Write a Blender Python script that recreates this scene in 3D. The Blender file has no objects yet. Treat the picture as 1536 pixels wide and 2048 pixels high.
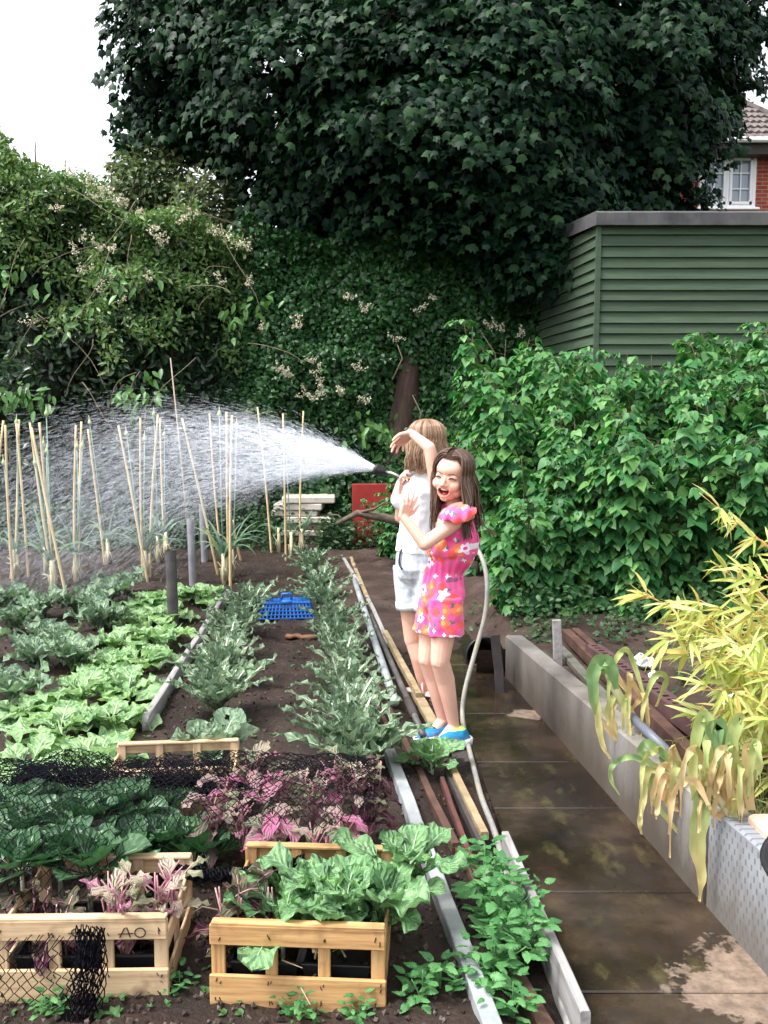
import bpy, math, random
import numpy as np
from math import sin, cos, pi, radians, atan, sqrt
from mathutils import Vector, Matrix

random.seed(7)
rng = np.random.default_rng(7)
scene = bpy.context.scene
COL = scene.collection

# ------------------------------------------------------------------ camera
F, CX, CY, CAMH = 1750.0, 768.0, 1024.0, 1.45
PITCH = atan(174.0 / 1750.0)
cam_data = bpy.data.cameras.new('camera')
cam_data.sensor_fit = 'VERTICAL'
cam_data.sensor_height = 36.0
cam_data.lens = 36.0 * F / 2048.0
cam_data.clip_start = 0.05
cam_data.clip_end = 2000
cam = bpy.data.objects.new('camera', cam_data)
COL.objects.link(cam)
cam.location = (0, 0, CAMH)
cam.rotation_euler = (pi / 2 - PITCH, 0, 0)
scene.camera = cam

# ------------------------------------------------------------------ sky, sun, exposure
SUN_EL, SUN_AZ = radians(60), radians(248)       # azimuth measured from +Y towards +X: high on the left, a little behind the camera
world = bpy.data.worlds.new('World')
scene.world = world
world.use_nodes = True
nt = world.node_tree
nt.nodes.clear()
sky = nt.nodes.new('ShaderNodeTexSky')
sky.sky_type = 'NISHITA'
sky.sun_disc = False
sky.sun_elevation = SUN_EL
sky.sun_rotation = SUN_AZ
sky.dust_density = 4.0
sky.air_density = 1.2
hs = nt.nodes.new('ShaderNodeHueSaturation')      # overcast: the cloud layer greys the blue
hs.inputs['Saturation'].default_value = 0.22
hs.inputs['Value'].default_value = 1.0
bgn = nt.nodes.new('ShaderNodeBackground')
bgn.inputs['Strength'].default_value = 0.15
wo = nt.nodes.new('ShaderNodeOutputWorld')
nt.links.new(sky.outputs[0], hs.inputs['Color'])
nt.links.new(hs.outputs[0], bgn.inputs['Color'])
nt.links.new(bgn.outputs[0], wo.inputs['Surface'])

sun_data = bpy.data.lights.new('sun', 'SUN')
sun_data.energy = 1.5
sun_data.angle = radians(14)
sun_data.color = (1.0, 0.96, 0.9)
sun = bpy.data.objects.new('sun', sun_data)
COL.objects.link(sun)
sdir = Vector((sin(SUN_AZ) * cos(SUN_EL), cos(SUN_AZ) * cos(SUN_EL), sin(SUN_EL)))
sun.rotation_euler = sdir.to_track_quat('Z', 'Y').to_euler()
sun.location = sdir * 50

vs = scene.view_settings
vs.view_transform = 'Standard'
vs.look = 'None'
vs.gamma = 1.0
vs.exposure = 1.5
vs.use_curve_mapping = False
scene.cycles.max_bounces = 6
scene.cycles.diffuse_bounces = 3
scene.cycles.glossy_bounces = 2
scene.cycles.transmission_bounces = 3
scene.cycles.transparent_max_bounces = 24
scene.cycles.use_adaptive_sampling = True
scene.cycles.adaptive_threshold = 0.02
scene.cycles.use_denoising = True

# ------------------------------------------------------------------ projection helpers (a pixel of the photograph to a point of the place)
_R = np.array([1., 0, 0]); _Fw = np.array([0, cos(PITCH), -sin(PITCH)]); _U = np.array([0, sin(PITCH), cos(PITCH)])
def ray(px, py):
    return _Fw + (px - CX) / F * _R - (py - CY) / F * _U
def W(px, py, Y):
    d = ray(px, py); t = Y / d[1]
    return np.array([d[0] * t, Y, CAMH + d[2] * t])
def G(px, py, z=0.0):
    d = ray(px, py); t = (z - CAMH) / d[2]
    return np.array([d[0] * t, d[1] * t, z])

# ------------------------------------------------------------------ tagging
def tag(o, label=None, cat=None, group=None, kind=None):
    if label: o['label'] = label
    if cat: o['category'] = cat
    if group: o['group'] = group
    if kind: o['kind'] = kind
    return o
def thing(name, label, cat, loc=(0, 0, 0), rz=0.0, group=None):
    o = bpy.data.objects.new(name, None)
    o.empty_display_size = 0.1
    COL.objects.link(o)
    o.location = tuple(loc); o.rotation_euler = (0, 0, rz)
    return tag(o, label, cat, group)
def dup(root, loc, rz=0.0, sc=1.0, label=None, group=None, rx=0.0, ry=0.0):
    r = root.copy(); COL.objects.link(r)
    r.location = tuple(loc); r.rotation_euler = (rx, ry, rz)
    r.scale = (sc, sc, sc) if not isinstance(sc, tuple) else sc
    if label: r['label'] = label
    if group: r['group'] = group
    for ch in list(root.children):
        c = ch.copy(); COL.objects.link(c); c.parent = r
        for g in list(ch.children):
            d = g.copy(); COL.objects.link(d); d.parent = c
    return r
ORD = ['first', 'second', 'third', 'fourth', 'fifth', 'sixth', 'seventh', 'eighth', 'ninth', 'tenth', 'eleventh', 'twelfth',
       'thirteenth', 'fourteenth', 'fifteenth', 'sixteenth', 'seventeenth', 'eighteenth', 'nineteenth', 'twentieth',
       'twenty-first', 'twenty-second']

# ------------------------------------------------------------------ mesh builder
def nrm(v):
    v = np.asarray(v, float)
    return v / (np.linalg.norm(v, axis=-1, keepdims=True) + 1e-12)
class MB:
    def __init__(s):
        s.v = []; s.q = []; s.t = []; s.qm = []; s.tm = []; s.n = 0; s.uv = []
    def add(s, verts, quads=None, tris=None, m=0, uv=None):
        verts = np.asarray(verts, float).reshape(-1, 3)
        if uv is not None: s.uv.append((s.n, np.asarray(uv, float).reshape(-1, 2)))
        if quads is not None and len(quads):
            q = np.asarray(quads, int).reshape(-1, 4) + s.n
            s.q.append(q); s.qm.append(np.full(len(q), m))
        if tris is not None and len(tris):
            t = np.asarray(tris, int).reshape(-1, 3) + s.n
            s.t.append(t); s.tm.append(np.full(len(t), m))
        s.v.append(verts); s.n += len(verts)
    def xform(s, M):
        M = np.array(M)
        s.v = [v @ M[:3, :3].T + M[:3, 3] for v in s.v]
    def arrays(s):
        v = np.concatenate(s.v) if s.v else np.zeros((0, 3))
        q = np.concatenate(s.q) if s.q else np.zeros((0, 4), int)
        t = np.concatenate(s.t) if s.t else np.zeros((0, 3), int)
        m = np.concatenate(s.qm + s.tm) if (s.qm or s.tm) else np.zeros(0, int)
        return v, q, t, m
    def mesh(s, name, mats, smooth=True):
        v, q, t, m = s.arrays()
        me = bpy.data.meshes.new(name)
        me.vertices.add(len(v)); me.vertices.foreach_set('co', v.ravel())
        nl = q.size + t.size
        me.loops.add(nl)
        me.loops.foreach_set('vertex_index', np.concatenate([q.ravel(), t.ravel()]).astype(np.int32))
        npoly = len(q) + len(t)
        me.polygons.add(npoly)
        ls = np.concatenate([np.arange(len(q)) * 4, q.size + np.arange(len(t)) * 3]).astype(np.int32)
        me.polygons.foreach_set('loop_start', ls)
        me.polygons.foreach_set('material_index', m.astype(np.int32))
        me.polygons.foreach_set('use_smooth', np.full(npoly, smooth))
        for mt in (mats if isinstance(mats, (list, tuple)) else [mats]):
            me.materials.append(mt)
        if s.uv:
            A = np.zeros((len(v), 2)); A[:, 1] = 9
            for o, u in s.uv: A[o:o + len(u)] = u
            at = me.attributes.new('leaf_position', 'FLOAT2', 'POINT'); at.data.foreach_set('vector', A.ravel())
        me.update(calc_edges=True); me.validate()
        return me
    def build(s, name, mats, parent=None, smooth=True):
        o = bpy.data.objects.new(name, s.mesh(name, mats, smooth))
        COL.objects.link(o)
        if parent is not None: o.parent = parent
        return o
    # ---- shapes
    def box(s, c, size, rot=None, m=0, bev=0.0):
        hx, hy, hz = [a / 2 for a in size]
        b = min(bev, hx * .9, hy * .9, hz * .9)
        pts = []
        if b <= 0:
            for z in (-hz, hz):
                for (x, y) in ((-hx, -hy), (hx, -hy), (hx, hy), (-hx, hy)): pts.append((x, y, z))
            q = [(3, 2, 1, 0), (4, 5, 6, 7), (0, 1, 5, 4), (1, 2, 6, 5), (2, 3, 7, 6), (3, 0, 4, 7)]
        else:
            for (z, i) in ((-hz, b), (-hz + b, 0), (hz - b, 0), (hz, b)):
                X, Y = hx - i, hy - i
                cc = b if i == 0 else b
                for (x, y) in ((-X + cc, -Y), (X - cc, -Y), (X, -Y + cc), (X, Y - cc), (X - cc, Y), (-X + cc, Y), (-X, Y - cc), (-X, -Y + cc)):
                    pts.append((x, y, z))
            q = []
            for k in range(3):
                for j in range(8):
                    a, d = k * 8 + j, k * 8 + (j + 1) % 8
                    q.append((a, d, d + 8, a + 8))
            q += [(7, 2, 1, 0), (7, 6, 3, 2), (6, 5, 4, 3)]
            o = 24
            q += [(o, o + 1, o + 2, o + 7), (o + 7, o + 2, o + 3, o + 6), (o + 6, o + 3, o + 4, o + 5)]
        p = np.array(pts)
        if rot is not None: p = p @ np.array(rot)[:3, :3].T
        s.add(p + np.asarray(c, float), q, m=m)
    def beam(s, p0, p1, w, h, up=(0, 0, 1), m=0, bev=0.003, rows=1, wob=0.0, prof=None):
        """plank from p0 to p1, w wide, h high; prof = custom cross section"""
        p0 = np.asarray(p0, float); p1 = np.asarray(p1, float)
        d = nrm(p1 - p0); side = nrm(np.cross(d, up)); u = np.cross(side, d)
        if prof is None:
            a, b = w / 2, h / 2
            prof = [(-a + bev, -b), (a - bev, -b), (a, -b + bev), (a, b - bev), (a - bev, b), (-a + bev, b), (-a, b - bev), (-a, -b + bev)]
        n = len(prof); V = []
        for k in range(rows + 1):
            t = k / rows
            c = p0 + (p1 - p0) * t
            if 0 < k < rows: c = c + side * random.uniform(-wob, wob) + u * random.uniform(-wob, wob)
            for (x, y) in prof: V.append(c + side * x + u * y)
        q = []
        for k in range(rows):
            for j in range(n):
                a, b2 = k * n + j, k * n + (j + 1) % n
                q.append((a, b2, b2 + n, a + n))
        t = []
        e = rows * n
        for j in range(1, n - 1):
            t.append((0, j + 1, j)); t.append((e, e + j, e + j + 1))
        s.add(V, q, t, m)
    def tube(s, pts, rad, sides=8, m=0, cap=True):
        pts = np.asarray(pts, float); n = len(pts)
        rad = np.full(n, rad) if np.isscalar(rad) else np.asarray(rad, float)
        tan = np.zeros_like(pts); tan[1:-1] = pts[2:] - pts[:-2]; tan[0] = pts[1] - pts[0]; tan[-1] = pts[-1] - pts[-2]
        tan = nrm(tan)
        ref = np.array([0, 0, 1.]) if abs(tan[0][2]) < .9 else np.array([1., 0, 0])
        u = nrm(np.cross(tan[0], ref)); V = []
        an = np.arange(sides) / sides * 2 * pi
        for i in range(n):
            u = nrm(u - tan[i] * np.dot(u, tan[i])); w = np.cross(tan[i], u)
            V.append(pts[i] + rad[i] * (np.cos(an)[:, None] * u + np.sin(an)[:, None] * w))
        V = np.concatenate(V)
        i, j = np.meshgrid(np.arange(n - 1), np.arange(sides), indexing='ij')
        a = i * sides + j; b = i * sides + (j + 1) % sides
        q = np.stack([a, b, b + sides, a + sides], -1).reshape(-1, 4)
        t = []
        if cap:
            e = (n - 1) * sides
            for k in range(1, sides - 1): t += [(0, k + 1, k), (e, e + k, e + k + 1)]
        s.add(V, q, t, m)
    def prisms(s, p0, p1, r0, r1=None, sides=3, m=0):
        p0 = np.asarray(p0, float); p1 = np.asarray(p1, float); N = len(p0)
        if N == 0: return
        r0 = np.broadcast_to(np.asarray(r0, float), (N,)); r1 = r0 if r1 is None else np.broadcast_to(np.asarray(r1, float), (N,))
        d = nrm(p1 - p0); ref = np.where(np.abs(d[:, 2:3]) < .9, [[0, 0, 1.]], [[1., 0, 0]])
        u = nrm(np.cross(d, ref)); w = np.cross(d, u)
        an = np.arange(sides) / sides * 2 * pi
        ring = np.cos(an)[None, :, None] * u[:, None] + np.sin(an)[None, :, None] * w[:, None]
        A = p0[:, None] + ring * r0[:, None, None]; B = p1[:, None] + ring * r1[:, None, None]
        V = np.concatenate([A, B], 1).reshape(-1, 3)
        k = np.arange(sides)
        q = np.stack([k, (k + 1) % sides, (k + 1) % sides + sides, k + sides], -1)
        Q = (np.arange(N)[:, None, None] * 2 * sides + q[None]).reshape(-1, 4)
        s.add(V, Q, None, m)
    def ell(s, c, r, rot=None, nu=16, nv=10, m=0):
        th = np.linspace(0, pi, nv + 1)[1:-1]; ph = np.arange(nu) / nu * 2 * pi
        P = [(0, 0, 1)]
        for t in th:
            for p in ph: P.append((sin(t) * cos(p), sin(t) * sin(p), cos(t)))
        P.append((0, 0, -1)); P = np.array(P) * np.asarray(r, float)
        if rot is not None: P = P @ np.array(rot)[:3, :3].T
        q, t = [], []
        for j in range(nu): t.append((0, 1 + j, 1 + (j + 1) % nu))
        for i in range(nv - 2):
            for j in range(nu):
                a = 1 + i * nu + j; b = 1 + i * nu + (j + 1) % nu
                q.append((a, a + nu, b + nu, b))
        e = len(P) - 1; b0 = 1 + (nv - 2) * nu
        for j in range(nu): t.append((e, b0 + (j + 1) % nu, b0 + j))
        s.add(P + np.asarray(c, float), q, t, m)
    def cap(s, p0, p1, r0, r1, sides=14, m=0):
        """closed tapered capsule"""
        p0 = np.asarray(p0, float); p1 = np.asarray(p1, float); d = nrm(p1 - p0)
        pts, rr = [], []
        for a in np.linspace(-pi / 2 + .15, 0, 4): pts.append(p0 + d * r0 * sin(a)); rr.append(r0 * cos(a))
        for t in (.25, .5, .75): pts.append(p0 + (p1 - p0) * t); rr.append(r0 + (r1 - r0) * t)
        for a in np.linspace(0, pi / 2 - .15, 4): pts.append(p1 + d * r1 * sin(a)); rr.append(r1 * cos(a))
        s.tube(pts, rr, sides, m)
    def scatter(s, tm, loc, R, sc, m=0):
        """copies of a leaf template: loc Nx3, R Nx3x3 (columns: x,y,z axes), sc N or Nx3"""
        tv, tq, tt = tm
        N = len(loc)
        if N == 0: return
        sc = np.asarray(sc, float)
        if sc.ndim == 1: sc = np.repeat(sc[:, None], 3, 1)
        V = np.einsum('nij,nkj->nki', R, tv[None] * sc[:, None, :]) + np.asarray(loc)[:, None]
        k = len(tv); off = (np.arange(N) * k)[:, None, None]
        Q = (off + tq[None]).reshape(-1, 4) if len(tq) else None
        T = (off + tt[None]).reshape(-1, 3) if len(tt) else None
        s.add(V.reshape(-1, 3), Q, T, m)
def frames(axis, normal):
    """leaf frames: y along axis, z near normal"""
    y = nrm(axis); z = nrm(normal - y * np.sum(normal * y, -1, keepdims=True)); x = np.cross(y, z)
    return np.stack([x, y, z], -1)

# ------------------------------------------------------------------ noise
class Noise:
    def __init__(s, seed, dim=3, octs=4, f0=1.0, n=5, lac=2.0, gain=.5):
        r = np.random.default_rng(seed); s.w = []
        for o in range(octs):
            for _ in range(n):
                k = nrm(r.normal(size=dim)) * f0 * lac ** o * r.uniform(.6, 1.5)
                s.w.append((k, r.uniform(0, 2 * pi), gain ** o))
        s.norm = sum(w[2] for w in s.w) ** .5 * .9 * sqrt(n) / sqrt(n)
    def __call__(s, P):
        P = np.asarray(P, float); out = 0
        for k, ph, a in s.w: out = out + a * np.sin(P @ k * 2 * pi + ph)
        return out / s.norm / 1.6

# ------------------------------------------------------------------ materials
def _new(name):
    m = bpy.data.materials.new(name); m.use_nodes = True
    n = m.node_tree.nodes; b = n['Principled BSDF']
    return m, n, m.node_tree.links, b
def c4(c): return (c[0], c[1], c[2], 1.0)
def ramp(n, stops):
    r = n.new('ShaderNodeValToRGB')
    while len(r.color_ramp.elements) < len(stops): r.color_ramp.elements.new(.5)
    for e, (p, c) in zip(r.color_ramp.elements, stops): e.position = p; e.color = c4(c)
    return r
def pmat(name, c1, c2=None, scale=8.0, rough=.7, rough2=None, bump=0.0, bscale=None, detail=6.0, metal=0.0, spec=.4, stretch=None, c3=None, sheen=0.0):
    m, n, L, b = _new(name)
    tc = n.new('ShaderNodeTexCoord'); mp = n.new('ShaderNodeMapping')
    L.new(tc.outputs['Object'], mp.inputs['Vector'])
    if stretch: mp.inputs['Scale'].default_value = stretch
    nz = n.new('ShaderNodeTexNoise'); nz.inputs['Scale'].default_value = scale; nz.inputs['Detail'].default_value = detail; nz.inputs['Roughness'].default_value = .65
    L.new(mp.outputs[0], nz.inputs['Vector'])
    c2 = c2 or c1
    st = [(.3, c1), (.7, c2)] if c3 is None else [(.28, c1), (.52, c2), (.72, c3)]
    r = ramp(n, st); L.new(nz.outputs['Fac'], r.inputs['Fac']); L.new(r.outputs['Color'], b.inputs['Base Color'])
    b.inputs['Roughness'].default_value = rough; b.inputs['Metallic'].default_value = metal
    b.inputs['Specular IOR Level'].default_value = spec
    if sheen: b.inputs['Sheen Weight'].default_value = sheen
    if rough2 is not None:
        mr = n.new('ShaderNodeMapRange'); mr.inputs['From Min'].default_value = .35; mr.inputs['From Max'].default_value = .65
        mr.inputs['To Min'].default_value = rough; mr.inputs['To Max'].default_value = rough2
        L.new(nz.outputs['Fac'], mr.inputs['Value']); L.new(mr.outputs[0], b.inputs['Roughness'])
    if bump:
        nb = n.new('ShaderNodeTexNoise'); nb.inputs['Scale'].default_value = bscale or scale * 4; nb.inputs['Detail'].default_value = 5
        L.new(mp.outputs[0], nb.inputs['Vector'])
        bp = n.new('ShaderNodeBump'); bp.inputs['Strength'].default_value = min(1.0, bump * 50) ; bp.inputs['Distance'].default_value = bump
        L.new(nb.outputs['Fac'], bp.inputs['Height']); L.new(bp.outputs[0], b.inputs['Normal'])
    return m
def leafmat(name, cols, rough=.5, transl=.25, spec=.35, nscale=0.0, tcol=None, mottle=None, msc=40.0):
    """cols = colours spread over the leaves at random (one colour per leaf)"""
    m, n, L, b = _new(name)
    g = n.new('ShaderNodeNewGeometry')
    st = [(i / max(1, len(cols) - 1), c) for i, c in enumerate(cols)]
    r = ramp(n, st); L.new(g.outputs['Random Per Island'], r.inputs['Fac'])
    src = r.outputs['Color']
    if mottle:
        tc = n.new('ShaderNodeTexCoord'); nz = n.new('ShaderNodeTexNoise'); nz.inputs['Scale'].default_value = msc; nz.inputs['Detail'].default_value = 4
        L.new(tc.outputs['Object'], nz.inputs['Vector'])
        mr = n.new('ShaderNodeMapRange'); mr.inputs['From Min'].default_value = .48; mr.inputs['From Max'].default_value = .66
        L.new(nz.outputs['Fac'], mr.inputs['Value'])
        mx = n.new('ShaderNodeMixRGB'); L.new(mr.outputs[0], mx.inputs['Fac']); L.new(src, mx.inputs['Color1']); mx.inputs['Color2'].default_value = c4(mottle)
        src = mx.outputs[0]
    L.new(src, b.inputs['Base Color'])
    b.inputs['Roughness'].default_value = rough; b.inputs['Specular IOR Level'].default_value = spec
    if transl > 0:
        tr = n.new('ShaderNodeBsdfTranslucent')
        hsv = n.new('ShaderNodeHueSaturation'); hsv.inputs['Hue'].default_value = .485; hsv.inputs['Saturation'].default_value = 1.15; hsv.inputs['Value'].default_value = 1.5
        L.new(src, hsv.inputs['Color']); L.new(hsv.outputs[0], tr.inputs['Color'])
        mx = n.new('ShaderNodeMixShader'); mx.inputs['Fac'].default_value = transl
        out = n['Material Output']
        L.new(b.outputs[0], mx.inputs[1]); L.new(tr.outputs[0], mx.inputs[2]); L.new(mx.outputs[0], out.inputs['Surface'])
    return m

# ------------------------------------------------------------------ leaf templates (base at origin, along +Y, width in X, face +Z)
def T(v, q, t): return (np.array(v, float), np.array(q, int).reshape(-1, 4), np.array(t, int).reshape(-1, 3))
def ovate(wid=.6, rows=(.0, .18, .42, .7, 1.0), prof=(0, .75, 1.0, .7, 0), fold=.10, droop=.18, waves=0.0):
    v = [(0, 0, 0)]; q = []; t = []
    k = len(rows)
    for i in range(1, k - 1):
        y = rows[i]; w = wid / 2 * prof[i]; z = -droop * y * y
        wv = waves * (1 if i % 2 else -1)
        v += [(-w, y, z + fold * prof[i] + wv), (0, y, z), (w, y, z + fold * prof[i] - wv)]
    v.append((0, 1, -droop)); e = len(v) - 1
    t += [(0, 2, 1), (0, 3, 2)]
    for i in range(k - 3):
        a = 1 + i * 3
        q += [(a, a + 1, a + 4, a + 3), (a + 1, a + 2, a + 5, a + 4)]
    a = 1 + (k - 3) * 3
    t += [(a, a + 1, e), (a + 1, a + 2, e)]
    return T(v, q, t)
def fan(outline, center=(0, .4, 0), curl=.1, seed=0):
    r = np.random.default_rng(seed)
    v = [center] + [(x, y, -curl * ((x * x) * 1.6 + max(0, y - .3) ** 2 * 1.2) + r.uniform(-.03, .03)) for (x, y) in outline]
    n = len(outline)
    return T(v, [], [(0, 1 + i, 1 + (i + 1) % n) for i in range(n)])
OVATE = ovate(); SLIM = ovate(.32, fold=.04, droop=.25); LAUREL = ovate(.40, fold=.06, droop=.12)
BAMB = ovate(.125, (0, .12, .4, .75, 1), (0, .8, 1, .6, 0), .015, .35)
RASP = ovate(.74, (0, .10, .28, .5, .75, 1), (0, .72, 1.0, .92, .5, 0), .07, .30, .012)
MAPLE = fan([(0, 0), (.22, .06), (.45, .02), (.40, .22), (.62, .42), (.42, .46), (.36, .62), (.18, .60), (0, 1.0), (-.18, .60), (-.36, .62), (-.42, .46), (-.62, .42), (-.40, .22), (-.45, .02), (-.22, .06)], (0, .36, .03), .28, 3)
MAPLE2 = fan([(0, 0), (.30, -.02), (.44, .20), (.58, .50), (.34, .55), (.14, .66), (0, 1.0), (-.14, .66), (-.34, .55), (-.58, .50), (-.44, .20), (-.30, -.02)], (0, .36, .03), .45, 5)
IVY = fan([(0, 0), (.32, -.02), (.46, .28), (.28, .5), (0, 1.0), (-.28, .5), (-.46, .28), (-.32, -.02)], (0, .36, .03), .25, 4)
def serrate(wid=.62, n=7, droop=.25):
    out = [(0, 0)]
    for i in range(n):
        t = (i + .5) / n; w = wid / 2 * sin(pi * min(1, t ** .62)) ** .8
        out += [(w * 1.0, t * .96 + .03), (w * .80, t * .96 + .045)]
    out += [(0, 1.0)] + [(-x, y) for (x, y) in reversed(out[1:])]
    return fan(out, (0, .35, .05), droop, 9)
NETTLE = serrate()

def rand_dirs(N, r=rng):
    return nrm(r.normal(size=(N, 3)))

# ================================================================== SETTING
def xr(Y): return .264 - .0958 * (Y - 2.13)            # line of the bed's metal rail
def xp(Y): return .48 - .0393 * (Y - 2.118)            # left edge of the concrete path
def xw(Y): return 1.0 - .1113 * (Y - 2.27)             # foot of the low concrete wall
_n1 = Noise(11, 2, 5, .8); _n2 = Noise(12, 2, 4, 5.0); _n3 = Noise(14, 2, 3, 16.0)
def soil_z(x, y):
    p = np.stack([np.asarray(x, float), np.asarray(y, float)], -1)
    z = .045 + .022 * _n1(p) + .014 * _n2(p) + .007 * _n3(p)
    g = np.clip((x - xr(y)) / .12, 0, 1) * np.clip((6.6 - y) / .5, 0, 1)
    return z - .06 * g
def sz(x, y): return float(soil_z(np.array([x]), np.array([y]))[0])
def onsoil(px, py):
    p = G(px, py, .05)
    for _ in range(2): p = G(px, py, sz(p[0], p[1]))
    return p
def grid_mesh(name, xs, ys, zf, mat, kind='structure', mask=None):
    X, Y = np.meshgrid(xs, ys, indexing='ij')
    Z = zf(X, Y)
    mb = MB(); nx, ny = X.shape
    i, j = np.meshgrid(np.arange(nx - 1), np.arange(ny - 1), indexing='ij')
    a = i * ny + j
    q = np.stack([a, a + ny, a + ny + 1, a + 1], -1).reshape(-1, 4)
    if mask is not None:
        cx = (X[:-1, :-1] + X[1:, 1:]) / 2; cy = (Y[:-1, :-1] + Y[1:, 1:]) / 2
        q = q[mask(cx, cy).ravel()]
    mb.add(np.stack([X, Y, Z], -1).reshape(-1, 3), q)
    o = mb.build(name, mat); tag(o, kind=kind); return o

M_soil = pmat('soil', (.009, .0055, .0042), (.025, .0155, .0115), 3.5, .85, .6, .014, 60, c3=(.048, .031, .024), spec=.3)
M_dirt = pmat('dirt', (.020, .013, .011), (.050, .033, .027), 3.0, .9, bump=.010, bscale=40, c3=(.09, .066, .055), spec=.2)
M_ground = pmat('ground', (.03, .035, .015), (.05, .06, .025), 1.0, .95)
g = MB(); g.box((0, 80, -.6), (600, 700, .1)); tag(g.build('ground', M_ground), kind='structure')

xs = np.unique(np.concatenate([np.arange(-9, -3, .12), np.arange(-3, 1.12, .028)]))
ys = np.unique(np.concatenate([np.arange(1.2, 6, .028), np.arange(6, 13.2, .06)]))
grid_mesh('soil', xs, ys, soil_z, M_soil, mask=lambda x, y: (x < xp(y) + .05) | (y > 6.3))
# trodden earth path beyond the concrete
ys2 = np.arange(5.2, 10.9, .05); xs2 = np.arange(-.75, 1.1, .04)
_n5 = Noise(31, 2, 4, 2.5)
def dirt_z(x, y):
    p = np.stack([x, y], -1)
    e = np.abs(x - (.22 - .115 * (y - 5))) - .30 - .06 * _n5(p)
    f = np.clip((5.75 + .12 * _n5(p) - y) / .4, 0, 1)
    return .056 + .012 * _n5(p) - np.clip(e * .5, 0, .07) - .10 * f
grid_mesh('earth_path', xs2, ys2, dirt_z, M_dirt)

# wet concrete path
def wet_concrete():
    m, n, L, b = _new('wet_concrete')
    tc = n.new('ShaderNodeTexCoord')
    def noise(sc, det=5, stretch=None):
        v = tc.outputs['Object']
        if stretch:
            mp = n.new('ShaderNodeMapping'); mp.inputs['Scale'].default_value = stretch; L.new(v, mp.inputs['Vector']); v = mp.outputs[0]
        z = n.new('ShaderNodeTexNoise'); z.inputs['Scale'].default_value = sc; z.inputs['Detail'].default_value = det; z.inputs['Roughness'].default_value = .65
        L.new(v, z.inputs['Vector']); return z.outputs['Fac']
    def math(op, a, c=None):
        k = n.new('ShaderNodeMath'); k.operation = op
        for i, vv in enumerate((a, c)):
            if vv is None: continue
            if hasattr(vv, 'type') and not isinstance(vv, (int, float)): L.new(vv, k.inputs[i])
            else: k.inputs[i].default_value = vv
        return k.outputs[0]
    sep = n.new('ShaderNodeSeparateXYZ'); L.new(tc.outputs['Object'], sep.inputs[0])
    nl = noise(3.2, 7); ns = noise(26, 5)
    # dry patches: beside the wall near the camera, and one splash further on
    def blob(cx, cy, rx, ry):
        dx = math('DIVIDE', math('SUBTRACT', sep.outputs['X'], cx), rx); dy = math('DIVIDE', math('SUBTRACT', sep.outputs['Y'], cy), ry)
        return math('SQRT', math('ADD', math('MULTIPLY', dx, dx), math('MULTIPLY', dy, dy)))
    d = math('MINIMUM', blob(1.02, 2.16, .27, .20), math('MINIMUM', blob(.73, 4.30, .10, .085), blob(1.0, 1.85, .5, .13)))
    e = math('ADD', math('ADD', d, math('MULTIPLY', math('SUBTRACT', nl, .5), 2.6)), math('MULTIPLY', math('SUBTRACT', ns, .5), 1.1))
    mr = n.new('ShaderNodeMapRange'); mr.inputs['From Min'].default_value = .93; mr.inputs['From Max'].default_value = 1.05; L.new(e, mr.inputs['Value'])
    wet = mr.outputs[0]
    dry = ramp(n, [(.35, (.11, .078, .057)), (.65, (.24, .175, .13))]); L.new(ns, dry.inputs['Fac'])
    big = noise(2.2, 6)
    wetc = ramp(n, [(.30, (.006, .0045, .004)), (.48, (.020, .0135, .0095)), (.66, (.062, .042, .027)), (.8, (.11, .078, .052))]); L.new(big, wetc.inputs['Fac'])
    moss = noise(5.5, 8, (1.6, .8, 1)); mm = n.new('ShaderNodeMapRange'); mm.inputs['From Min'].default_value = .55; mm.inputs['From Max'].default_value = .72; L.new(moss, mm.inputs['Value'])
    mx0 = n.new('ShaderNodeMixRGB'); L.new(mm.outputs[0], mx0.inputs['Fac']); L.new(wetc.outputs[0], mx0.inputs['Color1']); mx0.inputs['Color2'].default_value = (.062, .054, .022, 1)
    mx = n.new('ShaderNodeMixRGB'); L.new(wet, mx.inputs['Fac']); L.new(dry.outputs[0], mx.inputs['Color1']); L.new(mx0.outputs[0], mx.inputs['Color2'])
    L.new(mx.outputs[0], b.inputs['Base Color'])
    pud = n.new('ShaderNodeMapRange'); pud.inputs['From Min'].default_value = .42; pud.inputs['From Max'].default_value = .56
    pud.inputs['To Min'].default_value = .07; pud.inputs['To Max'].default_value = .42; L.new(noise(1.7, 4), pud.inputs['Value'])
    rm = n.new('ShaderNodeMix'); L.new(wet, rm.inputs[0]); rm.inputs[2].default_value = .9; L.new(pud.outputs[0], rm.inputs[3]); L.new(rm.outputs[0], b.inputs['Roughness'])
    b.inputs['Specular IOR Level'].default_value = .5
    bp = n.new('ShaderNodeBump'); bp.inputs['Distance'].default_value = .0016; bp.inputs['Strength'].default_value = .6
    L.new(noise(70, 4), bp.inputs['Height']); L.new(bp.outputs[0], b.inputs['Normal'])
    return m
M_path = wet_concrete()
pb = MB()
edges = [1.3, 2.115, 2.60, 3.20, 3.66, 4.3, 5.2, 6.4]
for a, b_ in zip(edges[:-1], edges[1:]):
    g2 = .0035
    for (y0, y1) in [(a + g2, b_ - g2)]:
        V = []
        for (z) in (-.12, -.004, 0):
            i = .004 if z == 0 else 0
            V += [(xp(y0) + i - .02, y0 + i, z), (xw(y0) + .03, y0 + i, z), (xw(y1) + .03, y1 - i, z), (xp(y1) + i - .02, y1 - i, z)]
        q = [(8, 9, 10, 11)]
        for k in (0, 4):
            for j in range(4): q.append((k + j, k + (j + 1) % 4, k + 4 + (j + 1) % 4, k + 4 + j))
        pb.add(V, q)
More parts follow.
